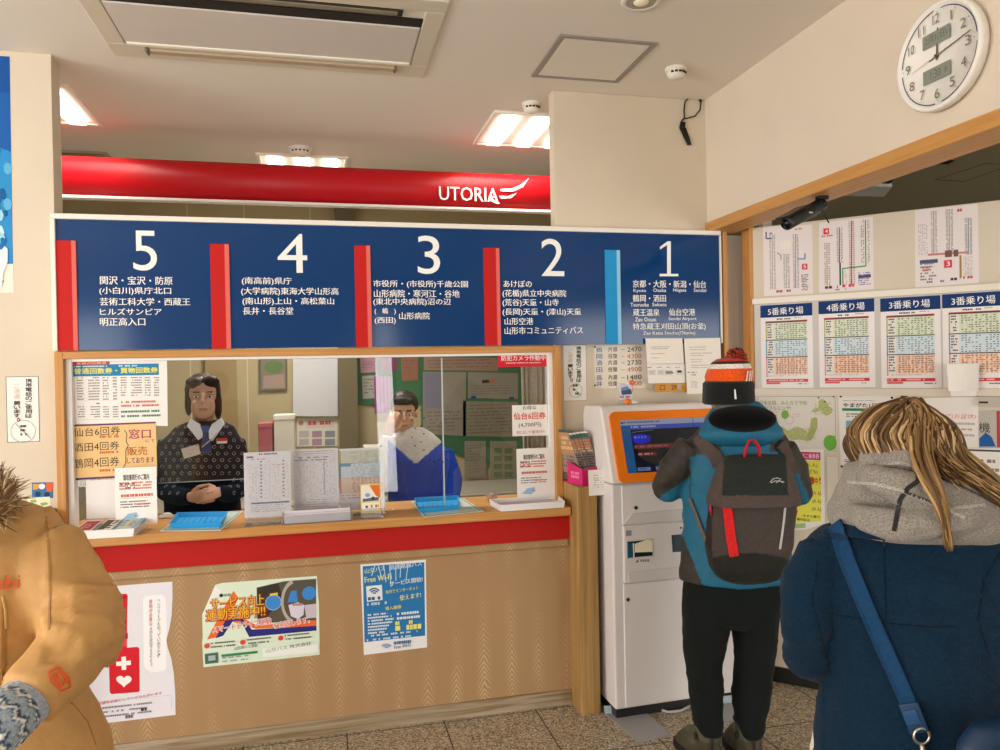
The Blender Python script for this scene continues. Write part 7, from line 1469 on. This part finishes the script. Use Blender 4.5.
for sx in (-1, 1): b.tube([st.location + Rh * .08 * sx + Zh * .5, st.location + Rh * .08 * sx + Zh * .06], [.07, .05], '14161c', 12).loft([(st.location + Rh * .08 * sx + Zh * .06, Rh * .05, Fh * .06), (st.location + Rh * .08 * sx - Fh * .04, Rh * .045, Fh * .12)], '14161c', 12)
b.build('trousers', 'cloth', st)

# ---------------------------------------------------------------- clerk seated further back
D = 4.62; s2 = Q(412, 480, D); s2p = thing('person', Vector((s2.x, s2.y, 0)), 'clerk in a blue smock with grey collar, hand to the face, behind the window', 'person')
b = MB(); b.loft([rg(428, 398, 424, D, .06), rg(440, 388, 440, D, .09), rg(458, 384, 450, D, .12), rg(490, 388, 452, D, .13), rg(535, 386, 456, D, .14), rg(546, 388, 454, D, .13)], n=22)
b.tube([Q(444, 452, D), Q(453, 480, D - .05), Q(450, 502, D - .12), Q(430, 508, D - .2), Q(412, 508, D - .22)], [.06, .058, .052, .045, .04], n=14)
b.tube([Q(392, 452, D), Q(380, 478, D - .08), Q(379, 490, D - .14), Q(385, 460, D - .17), Q(389, 436, D - .16)], [.06, .056, .05, .045, .04], n=14)
def smock(co, n):
    x, y = proj(co)
    return 'c9c6c0' if (y < 464 - abs(x - 416) * .85 or x < 388) else '1f47b4'
mb, vbv = skinned(remesh(b, .009, 4), smock, lambda co, n: .004 * nz(co, 10, 10, 10) + .006 * ridge(co, 12, 12, 5, 1.9)); mb.build('smock', 'cloth', s2p)
P3, m3, hd = head(s2p, Q(404, 413, D - .01), -Q(412, 385, 1) + CAMPOS - Zh * .2, Zh, 1.0, 'd8ab8e', '201a16')
b = MB(); b.ball(P3(0, -.03, .05), (.09, .098, .088), '17120f', 20, 14, mat3=m3); b.ball(P3(.0, .055, .09), (.07, .04, .03), '17120f', 14, 8, mat3=m3)
mb, _ = skinned(remesh(b, .006, 3), '17120f', lambda co, n: .003 * nz(co, 60, 60, 20)); mb.build('hair', 'hair', s2p)
b = MB(); hand(b, Q(389, 434, D - .17), Zh + Rh * .25 - Fh * .0, -Fh - Rh * .5, .95, 1, .35); hand(b, Q(410, 508, D - .23), -Rh - Zh * .1, Zh - Fh * .4, .95, 1, .4)
mb, _ = skinned(remesh(b, .0042, 2), 'd0a184'); mb.build('hand', 'skin', s2p)
b = MB(); seat = s2p.location + Zh * .52
for sx in (-1, 1): b.tube([seat + Rh * .09 * sx + Zh * .08, seat + Rh * .1 * sx - Fh * .28 + Zh * .04, seat + Rh * .1 * sx - Fh * .30 - Zh * .40], [.09, .075, .055], '23262e', 14).loft([(s2p.location + Rh * .1 * sx - Fh * .30 + Zh * .12, Rh * .05, Fh * .06), (s2p.location + Rh * .1 * sx - Fh * .36, Rh * .045, Fh * .13)], '1a1a1c', 12)
b.build('trousers', 'cloth', s2p)
ch = thing('office_stool', s2p.location.copy(), 'plain dark stool under the clerk in the blue smock', 'stool')
b = MB(); b.cyl(s2p.location + Zh * .42, s2p.location + Zh * .475, .19, '2a2c30', 28); b.build('seat', 'cloth', ch)
b = MB(); b.cyl(s2p.location, s2p.location + Zh * .03, .2, '4a4c50', 24).cyl(s2p.location + Zh * .03, s2p.location + Zh * .42, .03, '8a8c90', 14); b.build('base', 'satin', ch)

# last: drop lookup data the scene no longer needs
for m_ in [m_ for m_ in bpy.data.meshes if m_.users == 0]: bpy.data.meshes.remove(m_)
